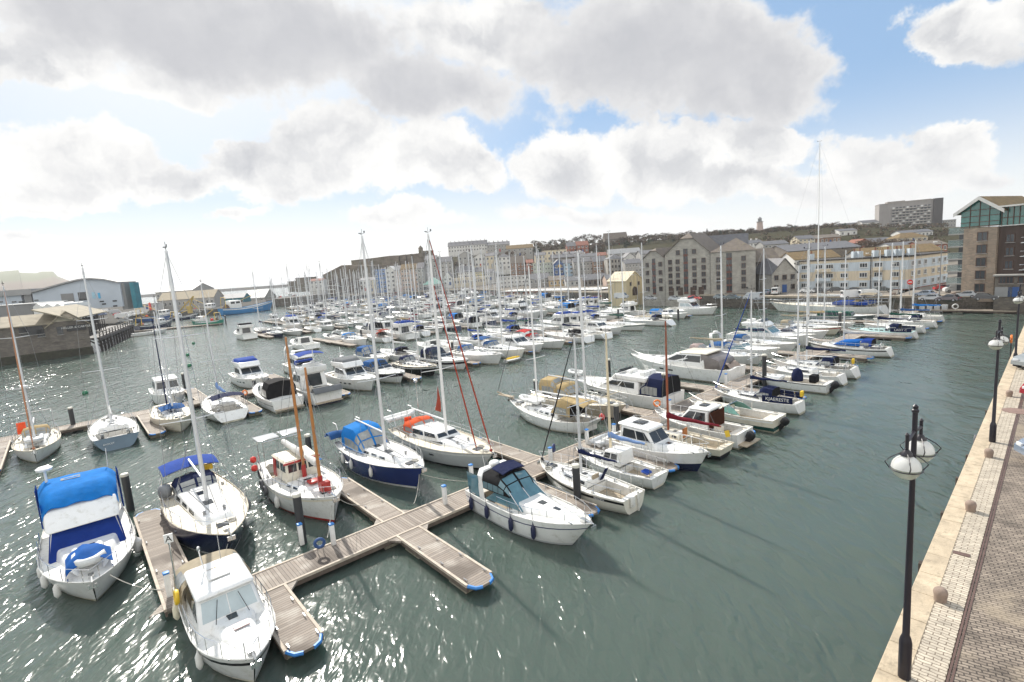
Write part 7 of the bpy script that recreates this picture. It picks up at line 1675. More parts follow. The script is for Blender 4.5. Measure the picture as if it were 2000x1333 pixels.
mb = MB(); R1_ = Matrix.Rotation(rz1, 3, 'Z')
for p, rr, L_ in ((p0, R_, L0), (p1, R1_, L1)):
    q = [p+rr @ V(x, y, H_) for x, y in ((-.15, -.2), (L_+.15, -.2), (L_+.15, 8.2), (-.15, 8.2))]; mb.hexa(q, [v+V(0, 0, .22) for v in q])
rf = mb.build('roof', mat('dark_flat_roof', (.05, .045, .042), .9, var=.2), t, smooth=0)
for px in (.04, .47, .52, .66, .77, .845, .88, .96):
    mb = MB(); mb.box((0, 0, 0), (.95, .8, 1.5), 0); mb.lathe([(.16, .75), (.13, 1.35)], (0, 0, 0), 6, 1); o = mb.build('chimney', [RB2, REDTILE], rf, smooth=0); o.location = p0+R_ @ V(px*L0, 4, H_+.8)
mb = MB(); mb.tube([p0+R_ @ V(.69*L0, -.12, .3), p0+R_ @ V(.69*L0, -.12, H_)], .07, 5); mb.build('drainpipe', BLACK, t)
# ---------------------------------------------------------------- tower hotel
A, B = PD(1716, 454, 440), PD(1822, 446, 425); ze = zat(A, 400)
t, w_ = building('wide grey tower hotel with grid of balconies on the skyline', A, B, A.z-4, ze, 16, ren('hotel_concrete', (.30, .28, .265)), roof='flat', roofm=ren('hotel_band', (.40, .36, .31)), rows=0, cols=0, name='hotel', cat='hotel', door=False)
hh = ze-A.z+4
HSL = ren('hotel_slab', (.50, .47, .43)); mb = MB(); mb.box((0, 0, 0), (w_*.715/11*.62, .3, (hh-7)/9*.62)); hw = [mb.mesh('window', GLS, smooth=0), mb.mesh('window', FRM, smooth=0)]
for r in range(9):
    z = 4+(hh-7)*(r+.5)/9
    for c in range(11): link('window', hw[0 if (c*3+r) % 4 else 1], t, (w_*(.235+.715*(c+.5)/11), -.2, z))
    mb = MB(); mb.box((w_*.5925, -.8, z-(hh-7)/9*.36), (w_*.712, 1.4, .55)); mb.build('balcony', HSL, t, smooth=0)
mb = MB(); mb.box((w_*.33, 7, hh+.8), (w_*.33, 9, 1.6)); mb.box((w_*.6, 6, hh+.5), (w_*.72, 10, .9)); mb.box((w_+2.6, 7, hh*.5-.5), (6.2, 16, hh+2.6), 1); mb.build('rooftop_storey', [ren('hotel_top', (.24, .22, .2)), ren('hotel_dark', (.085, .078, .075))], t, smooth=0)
# ---------------------------------------------------------------- apartment block at the near end of the far quay
GG = mat('green_curtain_glass', (.04, .17, .15), .06, var=.25, vs=.35, spec=.9)
A, B = P(1876, 577, 2.7), P(1940, 578, 2.7); ze = zat(A, 448)
t = thing('stone_apartment_block', 'tall stone apartment block topped by a green glass gable', 'apartment building', A, math.atan2(B.y-A.y, B.x-A.x))
w_ = (B-A).length; h = ze-2.7; hg = zat(A, 413)-2.7; hp = zat(A, 391)-2.7; E_ = V(1, 0, 0)
mb = MB(); mb.hexa([V(0, 0, -1), V(w_, 0, -1), V(w_, 14, -1), V(0, 14, -1)], [V(0, 0, h), V(w_, 0, h), V(w_, 14, h), V(0, 14, h)]); mb.build('stone_wall', PSTONE, t, smooth=0)
x0, x1 = -w_*.12, w_*1.03
mb = MB(); prof = [(x0, h+.25), (x1, h+.25), (x1, hg), ((x0+x1)/2, hp), (x0, hg)]; mb.loft([[V(x, y, z) for x, z in prof] for y in (.1, 14)]); gl_ = mb.build('glass_gable', GG, t, smooth=0)
mb = MB(); 
for i in range(1, 4): x = x0+(x1-x0)*i/4; mb.box((x, .07, (h+hg)/2+.6), (.1, .1, hg-h+ (1.2 if i != 2 else 2.2)))
for z in (h+.3, h+(hg-h)*.33, h+(hg-h)*.66, hg): mb.box(((x0+x1)/2, .07, z), (x1-x0, .1, .09))
mb.build('mullion', FRMB, gl_, smooth=0)
mb = MB(); xm_ = (x0+x1)/2; k = (hp-hg)/(xm_-x0)
for sg in (-1, 1):
    e = xm_+sg*(xm_-x0+.8); q = [V(e, -.6, hg-.8*k), V(xm_, -.6, hp), V(xm_, 14.3, hp), V(e, 14.3, hg-.8*k)]
    mb.loft([[p+V(0, 0, .03) for p in q], [p+V(0, 0, .3) for p in q]], 0); mb.loft([[q[0]+V(0, -.03, -.25), q[1]+V(0, -.03, -.25), q[1]+V(0, -.03, .32), q[0]+V(0, -.03, .32)], [p+V(0, .05, 0) for p in (q[0]+V(0, 0, -.25), q[1]+V(0, 0, -.25), q[1]+V(0, 0, .32), q[0]+V(0, 0, .32))]], 1)
mb.build('roof', [MOSS, RW], t, smooth=0)
for z in (.06, .255, .445, .635, .82): link('window', winmesh(1.35, 1.4, FRMB, 1), t, (w_*.58, -.03, h*z+.6))
for i, z in enumerate((.17, .36, .55, .74, .93)):
    mb = MB(); mb.box((-1.1, 2.0, h*z), (2.3, 3.6, .2), 0)
    for y in (.25,): mb.box((-1.1, y, h*z+.6), (2.2, .04, 1.0), 1)
    mb.box((-2.2, 2, h*z+.6), (.04, 3.5, 1.0), 1); mb.box((-1.1, .25, h*z+1.12), (2.3, .06, .06), 0); mb.build('balcony', [RG, mat('balcony_glass', (.30, .38, .37), .05, alpha=.32)], t, smooth=0)
for i, z in enumerate((.05, .2, .39, .58, .77)): mb = MB(); mb.box((-.4, 4.0, h*z+1.2), (.8, 7, 2.0), 0); mb.build('balcony_door', GLS, t, smooth=0)
W2 = w_*1.35
mb = MB(); mb.hexa([V(w_+.02, .6, -1), V(w_+W2, .6, -1), V(w_+W2, 14, -1), V(w_+.02, 14, -1)], [V(w_+.02, .6, h), V(w_+W2, .6, h), V(w_+W2, 14, h), V(w_+.02, 14, h)]); mb.build('timber_wing', BROWNW, t, smooth=0)
h3 = zat(A, 413)-2.7
mb = MB(); mb.hexa([V(x1+.05, .4, h+.1), V(w_+W2, .4, h+.1), V(w_+W2, 14, h+.1), V(x1+.05, 14, h+.1)], [V(x1+.05, .4, h3), V(w_+W2, .4, h3), V(w_+W2, 14, h3), V(x1+.05, 14, h3)]); g2 = mb.build('glass_storey', GG, t, smooth=0)
mb = MB()
for i in range(9): mb.box((x1+.2+(w_+W2-x1)*i/8, .36, (h+h3)/2), (.1, .1, h3-h))
mb.box(((x1+w_+W2)/2, .36, h+(h3-h)*.45), (w_+W2-x1, .1, .1)); mb.box(((x1+w_+W2)/2, .3, h3+.15), (w_+W2-x1, 1.6, .25), 1); mb.box((w_+W2/2, .5, h+.06), (W2, .4, .14), 1); mb.build('mullion', [FRMB, RW], g2, smooth=0)
for z in (.2, .39, .58, .77):
    for x in (.25, .72):
        link('window', winmesh(1.1 if x < .5 else 2.0, 1.3, FRMB, 1), t, (w_+W2*x, .57, h*z+.6))
    mb = MB(); mb.box((w_+W2*.72, .2, h*z-.2), (2.4, .9, .12)); mb.tube([(w_+W2*.72-1.2, -.2, h*z+.6), (w_+W2*.72+1.2, -.2, h*z+.6)], .05, 4); mb.build('juliet_balcony', STEEL, t, smooth=0)
A2, B2 = P(1941, 580, 2.7), P(2080, 580, 2.7)
t2, w2 = building('low stone quayside shop with grey shutter under the apartment block', A2, B2, 2.7, zat(A2, 540), 5, DSTONE, roof='flat', roofm=RG, rows=0, cols=0, name='quay_shop', cat='shop', door=False)
for x, a_, m_ in ((.12, .9, GLS), (.22, .9, GLS), (.42, 1.2, GLS)): link('window', winmesh(a_, 1.1, FRMB, 1), t2, (w2*x, -.03, 2.6))
mb = MB(); mb.box((w2*.14, -.05, .75), (2.0, .1, 1.5)); mb.build('shutter', GREYROOF, t2, smooth=0); mb = MB(); mb.box((w2*.29, -.05, .75), (1.3, .1, 1.5)); mb.build('shop_door', RDB, t2, smooth=0)
# ---------------------------------------------------------------- stone fort on the hill end
t = thing('fort', 'long weathered stone fort with stepped bastion walls on the hill end', 'fort', PD(680, 550, 345), 0)
inv = Matrix.Translation(-t.location)
def wallpiece(nm, pts, Y, D, m, top2=None):
    """wall between photo columns; pts = [(px, py top, py base)] at forward distance Y"""
    mb = MB()
    f = []
    for px, pt, pb in pts: A = PD(px, pb, Y); f.append((A, zat(A, pt)))
    for (a, za), (b, zb) in zip(f[:-1], f[1:]):
        d = V(0, D, 0); lo = min(a.z, b.z)-12
        mb.hexa([inv @ V(a.x, a.y, lo), inv @ V(b.x, b.y, lo), inv @ (V(b.x, b.y, lo)+d), inv @ (V(a.x, a.y, lo)+d)], [inv @ V(a.x, a.y, za), inv @ V(b.x, b.y, zb), inv @ (V(b.x, b.y, zb)+d), inv @ (V(a.x, a.y, za)+d)])
    return mb.build(nm, m, t, smooth=0)
wallpiece('lower_bastion', [(633, 537, 556), (650, 529, 556), (671, 518.5, 555)], 335, 40, FORTST)
wallpiece('corner_bastion', [(671, 518.5, 555), (687, 518, 553), (727, 519, 551)], 332, 30, FORTST)
wallpiece('upper_rampart', [(688, 509, 530), (725, 505, 525), (763, 500, 520), (780, 499, 518)], 375, 30, FORTST)
for a, b in ((782, 794), (796, 806), (808, 832)): wallpiece('battlement', [(a, 499-(a-782)*.1, 515), (b, 498.6-(b-782)*.1, 514)], 378, 20, FORTST)
wallpiece('curtain_wall', [(727, 524, 552), (760, 528, 548)], 345, 20, FORTST)
mb = MB(); mb.lathe([(1.6, -2), (1.6, 4), (1.8, 4.2), (.2, 6)], inv @ PD(822.5, 497, 376), 10); mb.build('sentry_turret', FORTST, t)
# pier at the harbour mouth with its buildings
A, B = PD(520, 596, 270), PD(640, 592, 285)
mb = MB(); d = V(.1, 1, 0)*26
mb.hexa([V(A.x, A.y, -3), V(B.x, B.y, -3), V(B.x, B.y, -3)+d, V(A.x, A.y, -3)+d], [V(A.x, A.y, 4.2), V(B.x, B.y, 4.2), V(B.x, B.y, 4.2)+d, V(A.x, A.y, 4.2)+d])
tag(mb.build('stone_pier', QWALL, smooth=0), 'dark stone pier closing the harbour mouth below the fort', 'pier')
hill('square stone block house on the harbour mouth pier', 579, 605, 544, 562, 330, FORTST, roof='flat', roofm=FORTST, rows=0, cols=0, door=False, depth=14, cat='block house', name='block_house')
hill('low stone battery wall beside the block house', 563, 580, 551, 562, 332, FORTST, roof='flat', roofm=FORTST, rows=0, cols=0, door=False, depth=14, cat='battery wall', name='battery_wall')
hill('white harbour house with red roof at the pier root', 606, 632, 550, 565, 290, RW, roofm=REDTILE, roofpx=546, rows=2, cols=3, depth=7)
A, B = PD(606, 569, 285), PD(655, 566, 288)
t = thing('footbridge', 'white lattice footbridge at the harbour lock', 'footbridge', A, math.atan2(B.y-A.y, B.x-A.x)); L_ = (B-A).length; mb = MB()
for z in (0, 2.2): mb.box((L_/2, 0, z), (L_, .3, .3))
n = 9
for i in range(n): x0, x1 = L_*i/n, L_*(i+1)/n; mb.tube([(x0, 0, 0), ((x0+x1)/2, 0, 2.2), (x1, 0, 0)], .1, 4)
mb.build('lattice_truss', RW, t); mb = MB(); mb.box((L_/2, 1, -.3), (L_, 2.4, .3)); mb.build('bridge_deck', RG, t)
pz, l = at2((588, 592), (546, 595)); trawler('red harbour workboat lying along the stone pier', L=13, hm=REDP, wm=WHP, fwd=False, boomm=REDP, **pz)
pz, l = at2((570, 583), (553, 584.5)); trawler('pale grey naval style launch above the pier wall', L=14, hm=GREYH, wm=GREYH, fwd=True, boomm=WHP, **pz)
# long breakwater and far shore
mb = MB(); A, B = PD(200, 577, 1150), PD(640, 546, 1150)
mb.hexa([V(A.x, A.y, -3), V(B.x, B.y, -3), V(B.x, B.y+16, -3), V(A.x, A.y+16, -3)], [V(A.x+3, A.y+2, 5.5), V(B.x, B.y+2, 5.5), V(B.x, B.y+10, 5.5), V(A.x+3, A.y+10, 5.5)])
tag(mb.build('breakwater', mat('far_rock', (.16, .15, .14), .9, var=.2, vs=.1), smooth=0), 'long low dark breakwater across the harbour mouth horizon', 'breakwater')
mb = MB(); HP = [(-260, 560), (-60, 540), (0, 531), (36, 528), (38, 533), (70, 534), (82, 531), (104, 531), (112, 540), (130, 547), (146, 552), (175, 560), (215, 572), (250, 578)]
rows_ = []
for px, py in HP:
    A = PD(px, py, 1300); rows_.append([V(A.x*.80, A.y*.80, -2), V(A.x*.86, A.y*.86, A.z*.45), V(A.x*.93, A.y*.93, A.z*.80), A, V(A.x*1.2, A.y*1.2, A.z*.9), V(A.x*1.5, A.y*1.5, -2)])
mb.add([p for r_ in rows_ for p in r_], [[i*6+j, (i+1)*6+j, (i+1)*6+j+1, i*6+j+1] for i in range(len(HP)-1) for j in range(5)])
m, g = custom('headland_turf'); c_ = g.n('ShaderNodeTexCoord').outputs['Object']; z_ = g.n('ShaderNodeSeparateXYZ', {0: c_}).outputs[2]
n_ = g.noise(c_, .012, 6, .6)
cc = g.mix(g.sstep(g.m('ADD', z_, g.m('MULTIPLY', n_, 40)), 68, 84), g.mix(n_, c4((.15, .12, .09)), c4((.22, .17, .13))), c4((.15, .16, .09)))
g.n('ShaderNodeOutputMaterial', {0: g.n('ShaderNodeBsdfPrincipled', {'Base Color': cc, 'Roughness': .95}).outputs[0]})
tag(mb.build('headland', m, smooth=60), kind='structure')
# ---------------------------------------------------------------- left shore: aquarium, sheds, stone quay store
FQZ = 2.8
mb = MB(); pl = [P(-60, 640, FQZ), P(225, 632, FQZ), P(262, 615, FQZ), P(400, 606, FQZ), P(520, 594, FQZ), P(520, 584, FQZ), P(250, 596, FQZ), V(-420, 290, FQZ), V(-420, 130, FQZ)]
mb.loft([[V(p.x, p.y, -3) for p in pl], [V(p.x, p.y, FQZ) for p in pl]]); tag(mb.build('fish_quay', mat('fish_quay_concrete', (.11, .105, .095), 1.0, var=.2, vs=.3, spec=.03), smooth=0), kind='structure')
CLAD = mat('pale_blue_cladding', (.42, .47, .53), .55, var=.06, vs=.3); CLADG = mat('grey_cladding', (.20, .20, .20), .6, var=.08, vs=.3); TEALN = mat('teal_mesh_face', (.02, .17, .22), .6, var=.2, vs=.6)
Y = 172
t = thing('aquarium', 'large pale blue curved roof hall with grey and teal end bays', 'aquarium', PD(60, 605, Y), R(6))
inv = (Matrix.Translation(t.location) @ Matrix.Rotation(R(6), 4, 'Z')).inverted()
def fp(px, py, y=Y): return inv @ PD(px, py, y)
tops = [(62, 572), (95, 562), (126, 553), (150, 547), (172, 545), (195, 546.5), (216, 551), (222, 553)]
mb = MB(); f = [fp(px, py+1.5) for px, py in tops]; b0 = fp(62, 612).z
prof = [V(f[0].x, 0, b0)]+[V(p.x, 0, p.z) for p in f][:]+[V(f[-1].x, 0, b0)]
mb.loft([[p for p in prof[::-1]], [p+V(0, 9, 0) for p in prof[::-1]]]); hl_ = mb.build('hall_wall', CLAD, t, smooth=0)
mb = MB()
for a, b in zip(f[:-1], f[1:]): mb.hexa([V(a.x, -1.0, a.z+.1), V(b.x, -1.0, b.z+.1), V(b.x, 9.3, b.z+.1), V(a.x, 9.3, a.z+.1)], [V(a.x, -1.0, a.z+.55), V(b.x, -1.0, b.z+.55), V(b.x, 9.3, b.z+.55), V(a.x, 9.3, a.z+.55)])
mb.build('curved_roof', GREYROOF, t, smooth=30)
def slab_(nm, a, b, m, dy=-.12, th=.2, par=None):
    p, q = fp(*a), fp(*b); mb = MB(); mb.hexa([V(p.x, dy, q.z), V(q.x, dy, q.z), V(q.x, dy+th, q.z), V(p.x, dy+th, q.z)], [V(p.x, dy, p.z), V(q.x, dy, p.z), V(q.x, dy+th, p.z), V(p.x, dy+th, p.z)]); return mb.build(nm, m, par or t, smooth=0)
slab_('louvre_bay', (114, 575), (142, 601), CLADG); slab_('window', (145, 572), (163, 587), GLS)
slab_('poster', (171, 572), (179, 584), mat('poster_pale', (.30, .48, .58))); slab_('poster', (182, 573), (188, 584), mat('poster_blue', (.05, .36, .60)))
for (x, y_) in ((66, 586), (186, 589), (190, 594), (210, 588), (211, 598)): slab_('window', (x, y_), (x+8, y_+2.2), GLS)
slab_('left_wing', (-60, 575), (45, 604), CLAD, .5, 20); slab_('wing_roof', (-60, 573), (62, 575.5), GREYROOF, -.3, 21); slab_('grey_bay', (45, 574), (63, 596), CLADG, .2, 20)
for x in (0, 24, 36): slab_('window', (x, 589), (x+8, 591), GLS, .35)
slab_('grey_end', (218, 554), (237, 606), CLADG, .6, 3); slab_('teal_end', (236, 553), (253, 604), TEALN, 1.2, 3)
t2 = thing('white_marquee', 'low white gabled sheds in front of the aquarium hall', 'shed', PD(70, 612, 150), 0)
for x0, x1 in ((66, 84), (86, 104), (106, 124), (126, 132)):
    a, b = PD(x0, 611, 150)-t2.location, PD(x1, 610, 150)-t2.location; z1 = zat(PD(x0, 611, 150), 600)-t2.location.z
    mb = MB(); mb.loft([[V(a.x, y, -4), V(b.x, y, -4), V(b.x, y, z1), V((a.x+b.x)/2, y, z1+.9), V(a.x, y, z1)] for y in (0, 9)]); mb.build('shed_bay', WHITEROOF, t2, smooth=0)
hill('dark grey low block with pale sign board at the far left shore', -50, 64, 602, 618, 150, CLADG, roof='flat', roofm=WHITEROOF, rows=0, cols=0, depth=12, door=False, cat='office block', name='office_block')
# stone quay store with gable, standing in the water
A, B = P(-70, 724, 0), P(181, 691, 0); d = (B-A).normalized(); rz = math.atan2(d.y, d.x); w_ = (B-A).length
t = thing('quay_store', 'dark rubble stone quay store with pale gable and sign, rising out of the water', 'quay store', A, rz)
inv = (Matrix.Translation(A) @ Matrix.Rotation(rz, 4, 'Z')).inverted()
def on(px, py):
    """point on the store's front plane"""
    v = inv.to_3x3() @ ray(px, py); o = inv @ V(0, 0, CAMH); k = -o.y/v.y; return o+v*k
e0, e1 = on(93, 638), on(177, 632); ap = on(136, 609); zl = on(20, 641).z
mb = MB(); mb.hexa([V(0, 0, -3), V(w_, 0, -3), V(w_, 16, -3), V(0, 16, -3)], [V(0, 0, zl), V(w_, 0, zl), V(w_, 16, zl), V(0, 16, zl)])
mb.hexa([V(e0.x, -.15, zl-4), V(w_+.05, -.15, zl-4), V(w_+.05, 0, zl-4), V(e0.x, 0, zl-4)], [V(e0.x, -.15, zl+.3), V(w_+.05, -.15, zl+.3), V(w_+.05, 0, zl+.3), V(e0.x, 0, zl+.3)])
st = mb.build('stone_wall', DSTONE, t, smooth=0)
zg = (e0.z+e1.z)/2
mb = MB(); mb.loft([[V(e0.x, y, zg), V(w_, y, zg), V((e0.x+w_)/2, y, ap.z)] for y in (-.1, 14)]); mb.build('gable_wall', mat('weathered_gable_board', (.58, .52, .43), .8, var=.15, vs=.8), t, smooth=0)
GR = mat('lichen_slate_roof', (.27, .235, .17), .85, var=.25, vs=.6, bump=.3, bs=4); mb = MB(); xm = (e0.x+w_)/2
for s_, x in ((-1, e0.x-.6), (1, w_+.6)):
    k = (ap.z-zl-.3)/((w_-e0.x)/2); q = [V(x, -.7, zg-.6*k), V(xm, -.7, ap.z), V(xm, 16, ap.z), V(x, 16, zg-.6*k)]; mb.loft([[p+V(0, 0, .02) for p in q], [p+V(0, 0, .25) for p in q]])
mb.build('gable_roof', GR, t, smooth=0)
mb = MB(); q = [V(-4, -.5, zl-.05), V(e0.x+1.0, -.5, zl-.05), V(xm, 7, zl+2.0), V(-4, 7, zl+2.0)]; mb.loft([q, [p+V(0, 0, .22) for p in q]]); q = [V(-4, 7, zl+2.0), V(xm, 7, zl+2.0), V(xm, 16, zl-.1), V(-4, 16, zl-.1)]; mb.loft([q, [p+V(0, 0, .22) for p in q]]); mb.build('shed_roof', GR, t, smooth=0)
for px, py, a, b in ((80, 651, 1.2, 1.5), (117, 646, 1.0, 1.7), (45, 645, 1.3, 1.2), (62, 646, 3.6, 1.8)):
    p = on(px, py); mb = MB(); mb.box((0, 0, 0), (a, .12, b)); mb.box((0, -.06, -b/2-.06), (a+.2, .2, .1), 1); o = mb.build('window', [GLS, RG], t, smooth=0); o.location = (p.x, -.16, p.z)
p, q = on(128, 635), on(169, 645); mb = MB(); mb.box((0, 0, 0), (q.x-p.x, .14, abs(p.z-q.z)*.8)); sb = mb.build('sign_board', BLACK, t); sb.location = ((p.x+q.x)/2, -.28, (p.z+q.z)/2)
txt('sign_lettering', 'HELLER & CARTER', .62, FRM, sb, frame(V(0, -.085, .12), (1, 0, 0), (0, -1, 0)))
mb = MB(); mb.hexa([V(-2, -.4, -1), V(w_+.3, -.4, -1), V(w_+.3, .2, -1), V(-2, .2, -1)], [V(-2, -.22, 1.5), V(w_+.2, -.22, 1.5), V(w_+.2, .1, 1.7), V(-2, .1, 1.7)]); mb.build('weed_line', mat('dark_weed', (.035, .034, .02), .9, var=.4, vs=2, bump=.5), t, smooth=0)
# black timber jetty with roofed landing
A = P(181, 690, 0); B = P(252, 655, 0); d = (B-A); L_ = d.length; rz = math.atan2(d.y, d.x)
t = thing('timber_jetty', 'black tarred timber jetty with railings and roof behind the stone store', 'jetty', A, rz)
TARR = mat('tarred_timber', (.025, .02, .02), .7, var=.35, vs=3)
mb = MB(); mb.box((L_/2, 1.5, 3.2), (L_, 6, .35)); mb.box((L_/2, -1.6, 2.9), (L_, .3, .6)); mb.build('jetty_deck', TARR, t, smooth=0)
n = 13
for i in range(n):
    x = L_*(i+.5)/n; mb = MB(); mb.box((x, -1.5, .6), (.45, .45, 5)); mb.tube([(x, -1.5, 1.2), (x, 1.0, 3.0)], .16, 4); mb.box((x, -1.5, 3.9), (.22, .22, 1.4)); mb.build('jetty_post', TARR, t, smooth=0)
mb = MB()
for z in (3.9, 4.5): mb.box((L_/2, -1.55, z), (L_, .1, .14))
mb.build('jetty_rail', mat('pale_rail', (.35, .30, .24), .7), t, smooth=0)
mb = MB(); 
for i in range(5):
    for y in (3, 6): mb.box((3+L_*.5*i/4, y, 5.5), (.35, .35, 5.2))
for y in (3.0,): mb.box((3+L_*.25, y, 6.6), (L_*.52, .12, 2.0))
mb.box((3+L_*.27, 7.2, 5.5), (L_*.58, .2, 4.6))
mb.build('landing_frame', TARR, t, smooth=0)
for i in range(12): mb = MB(); mb.box((1.2+L_*.6*i/11, 2.2, 5.4), (.45, .12, 4.2)); mb.build('landing_slat', TARR, t, smooth=0)
mb = MB(); q = [V(-4, 1.6, 8.0), V(L_*.62+3, 1.6, 8.0), V(L_*.62+3, 8, 10.6), V(-4, 8, 10.6)]; mb.loft([q, [p+V(0, 0, .25) for p in q]]); mb.build('landing_roof', GR, t, smooth=0)
# fish market barn, low sheds, crane
for lab, xl, xr, pe, pb, Y, wl_, kw in [('grey roofed fish market barn with beige lower roof', 309, 380, 572, 604, 268, RG, dict(rows=2, cols=8, roofpx=560, roofm=GREYROOF, depth=20, cat='fish market', name='fish_market')),
    ('beige low roofed market hall in front of the barn', 312, 420, 588, 606, 256, RG, dict(rows=1, cols=12, roofpx=574, roofm=mat('beige_roof', (.46, .39, .28), .8), depth=9, cat='market hall', name='market_hall')),
    ('teal sided low shed on the fish quay', 424, 478, 585, 600, 300, TEALN, dict(rows=1, cols=6, roofpx=577, roofm=GREYROOF, depth=8, cat='shed', name='shed')),
    ('long white roofed shed on the fish quay', 476, 518, 584, 595, 320, RG, dict(rows=1, cols=4, roofpx=569, roofm=WHITEROOF, depth=16, cat='shed', name='shed')),
    ('small white cabin row left of the fish market', 262, 306, 596, 606, 250, RW, dict(rows=1, cols=6, roof='flat', roofm=GREYROOF, depth=5, cat='cabin', name='cabin'))]:
    hill(lab, xl, xr, pe, pb, Y, wl_, **kw)
c_ = P(372, 612, FQZ); t = thing('quay_crane', 'yellow slewing crane on the fish quay', 'crane', c_, 0); t.scale = (.72, .72, .72); YELC = mat('faded_crane_yellow', (.45, .32, .09), .6, var=.2)
mb = MB(); mb.lathe([(1.4, 0), (1.2, 2.5)], n=10); mb.box((0, 0, 3.2), (2.6, 2.2, 1.8)); mb.build('crane_base', YELC, t)
mb = MB(); mb.tube([(0, 0, 3.5), (3.2, 0, 9.5)], .4, 5); mb.tube([(3.2, 0, 9.5), (-6.5, 0, 1.2)], .32, 5); mb.tube([(1.2, 0, 6), (5, 0, 2)], .3, 5); mb.build('crane_jib', YELC, t)
# red beacon
o = MB(); o.lathe([(.5, 0), (.5, 4.5), (.2, 5)], n=8); o = o.build('channel_beacon', REDP); o.location = P(297, 622, 0)+V(0, 0, 2.5); tag(o, 'red cylindrical channel beacon above the fishing boats', 'beacon')
# ---------------------------------------------------------------- ridge landmarks
A = PD(1484, 462, 520); t = thing('lighthouse_tower', 'tall banded lighthouse tower on the ridge among bare trees', 'lighthouse', A, 0); h = zat(A, 424)-A.z
mb = MB(); mb.lathe([(4.4, -4), (3.7, h*.18), (3.1, h*.38), (2.75, h*.58), (2.6, h*.74)], n=14); mb.build('tower_shaft', mat('pinkish_tower', (.42, .33, .29), .8), t, smooth=40)
mb = MB(); mb.lathe([(3.3, h*.74), (3.3, h*.76), (1.8, h*.77), (1.8, h*.9), (2.1, h*.905), (.3, h)], n=12); mb.build('lantern_room', CLADG, t)
A = PD(1381, 462, 480); t = thing('church_spire', 'thin dark church spire poking above the ridge trees', 'spire', A, 0); h = zat(A, 446)-A.z
mb = MB(); mb.lathe([(2.0, -6), (1.7, h*.25), (.1, h)], n=8); mb.build('spire_cone', SLATE, t)
# ---------------------------------------------------------------- trees
BARK = mat('bare_bark', (.10, .085, .07), .9, var=.25); TWIG = mat('bare_twigs', (.15, .12, .10), .95, var=.3, rnd_=.25); EVERG = mat('evergreen_leaf', (.028, .045, .02), .9, var=.4, vs=.8, rnd_=.3); BRN = mat('winter_scrub', (.105, .075, .05), .95, var=.35, vs=.6, rnd_=.3)
def tree_proto(seed, h, spread, kind):
    r_ = random.Random(seed); root = empty(kind)
    tb = MB(); tw = MB()
    def grow(p, d, l, r, dep):
        q = p+d*l; mid = p+d*l*.5+V(r_.uniform(-1, 1), r_.uniform(-1, 1), 0)*l*.06
        tb.tube([p, mid, q], [r, r*.85, r*.6], 5 if dep < 2 else 3, 0, False)
        if dep >= 4 or l < .5:
            for _ in range(7):
                dd = (d+V(r_.gauss(0, .6), r_.gauss(0, .6), r_.gauss(.1, .5))).normalized(); e = q+dd*r_.uniform(.5, 1.5); s = dd.cross(V(r_.uniform(-1, 1), r_.uniform(-1, 1), r_.uniform(-1, 1))).normalized()*.05
                tw.poly([q-s, q+s, e])
                for _ in range(2): e2 = q+(e-q)*r_.uniform(.3, 1); d2 = (dd+V(r_.gauss(0, .7), r_.gauss(0, .7), r_.gauss(0, .7))).normalized(); tw.poly([e2-s*.7, e2+s*.7, e2+d2*r_.uniform(.3, .9)])
            return
        for _ in range(3 if dep else 5):
            dd = (d*(.75)+V(r_.gauss(0, spread), r_.gauss(0, spread), r_.uniform(-.1, .45))).normalized(); grow(q-d*l*r_.uniform(0, .35), dd, l*r_.uniform(.6, .8), r*.55, dep+1)
    if kind == 'bare_tree':
        grow(V(0, 0, -1), V(0, 0, 1), h*.34, h*.022, 0)
        tb.build('trunk', BARK, root, smooth=40); tw.build('crown', TWIG, root, smooth=0)
    else:
        tb.tube([(0, 0, -1), (.1, 0, h*.4), (0, .1, h*.7)], [h*.03, h*.02, .03], 6); tb.build('trunk', BARK, root, smooth=40)
        cl = [(V(r_.gauss(0, .42)*spread*h*.5, r_.gauss(0, .42)*spread*h*.5, h*r_.uniform(.25, .85)), r_.uniform(.10, .2)*h) for _ in range(16)]
        for c_, rr in cl:
            for _ in range(90):
                v = V(r_.gauss(0, 1), r_.gauss(0, 1), r_.gauss(0, 1)).normalized()*rr*r_.uniform(.6, 1.05); p = c_+v
                a = V(r_.gauss(0, 1), r_.gauss(0, 1), r_.gauss(0, 1)).normalized()*h*.025; b = a.cross(v).normalized()*h*.022; tw.poly([p-a, p+b, p+a, p-b])
        tw.build('crown', EVERG if kind == 'evergreen_tree' else BRN, root, smooth=0)
    freeze(root); return root
PT = {'bare_tree': [tree_proto(s, 11, .55, 'bare_tree') for s in (3, 8, 15)], 'evergreen_tree': [tree_proto(s, 9, 1.0, 'evergreen_tree') for s in (4, 9)], 'scrub_bush': [tree_proto(s, 5, 1.7, 'scrub_bush') for s in (5, 6)]}
used_t = set()
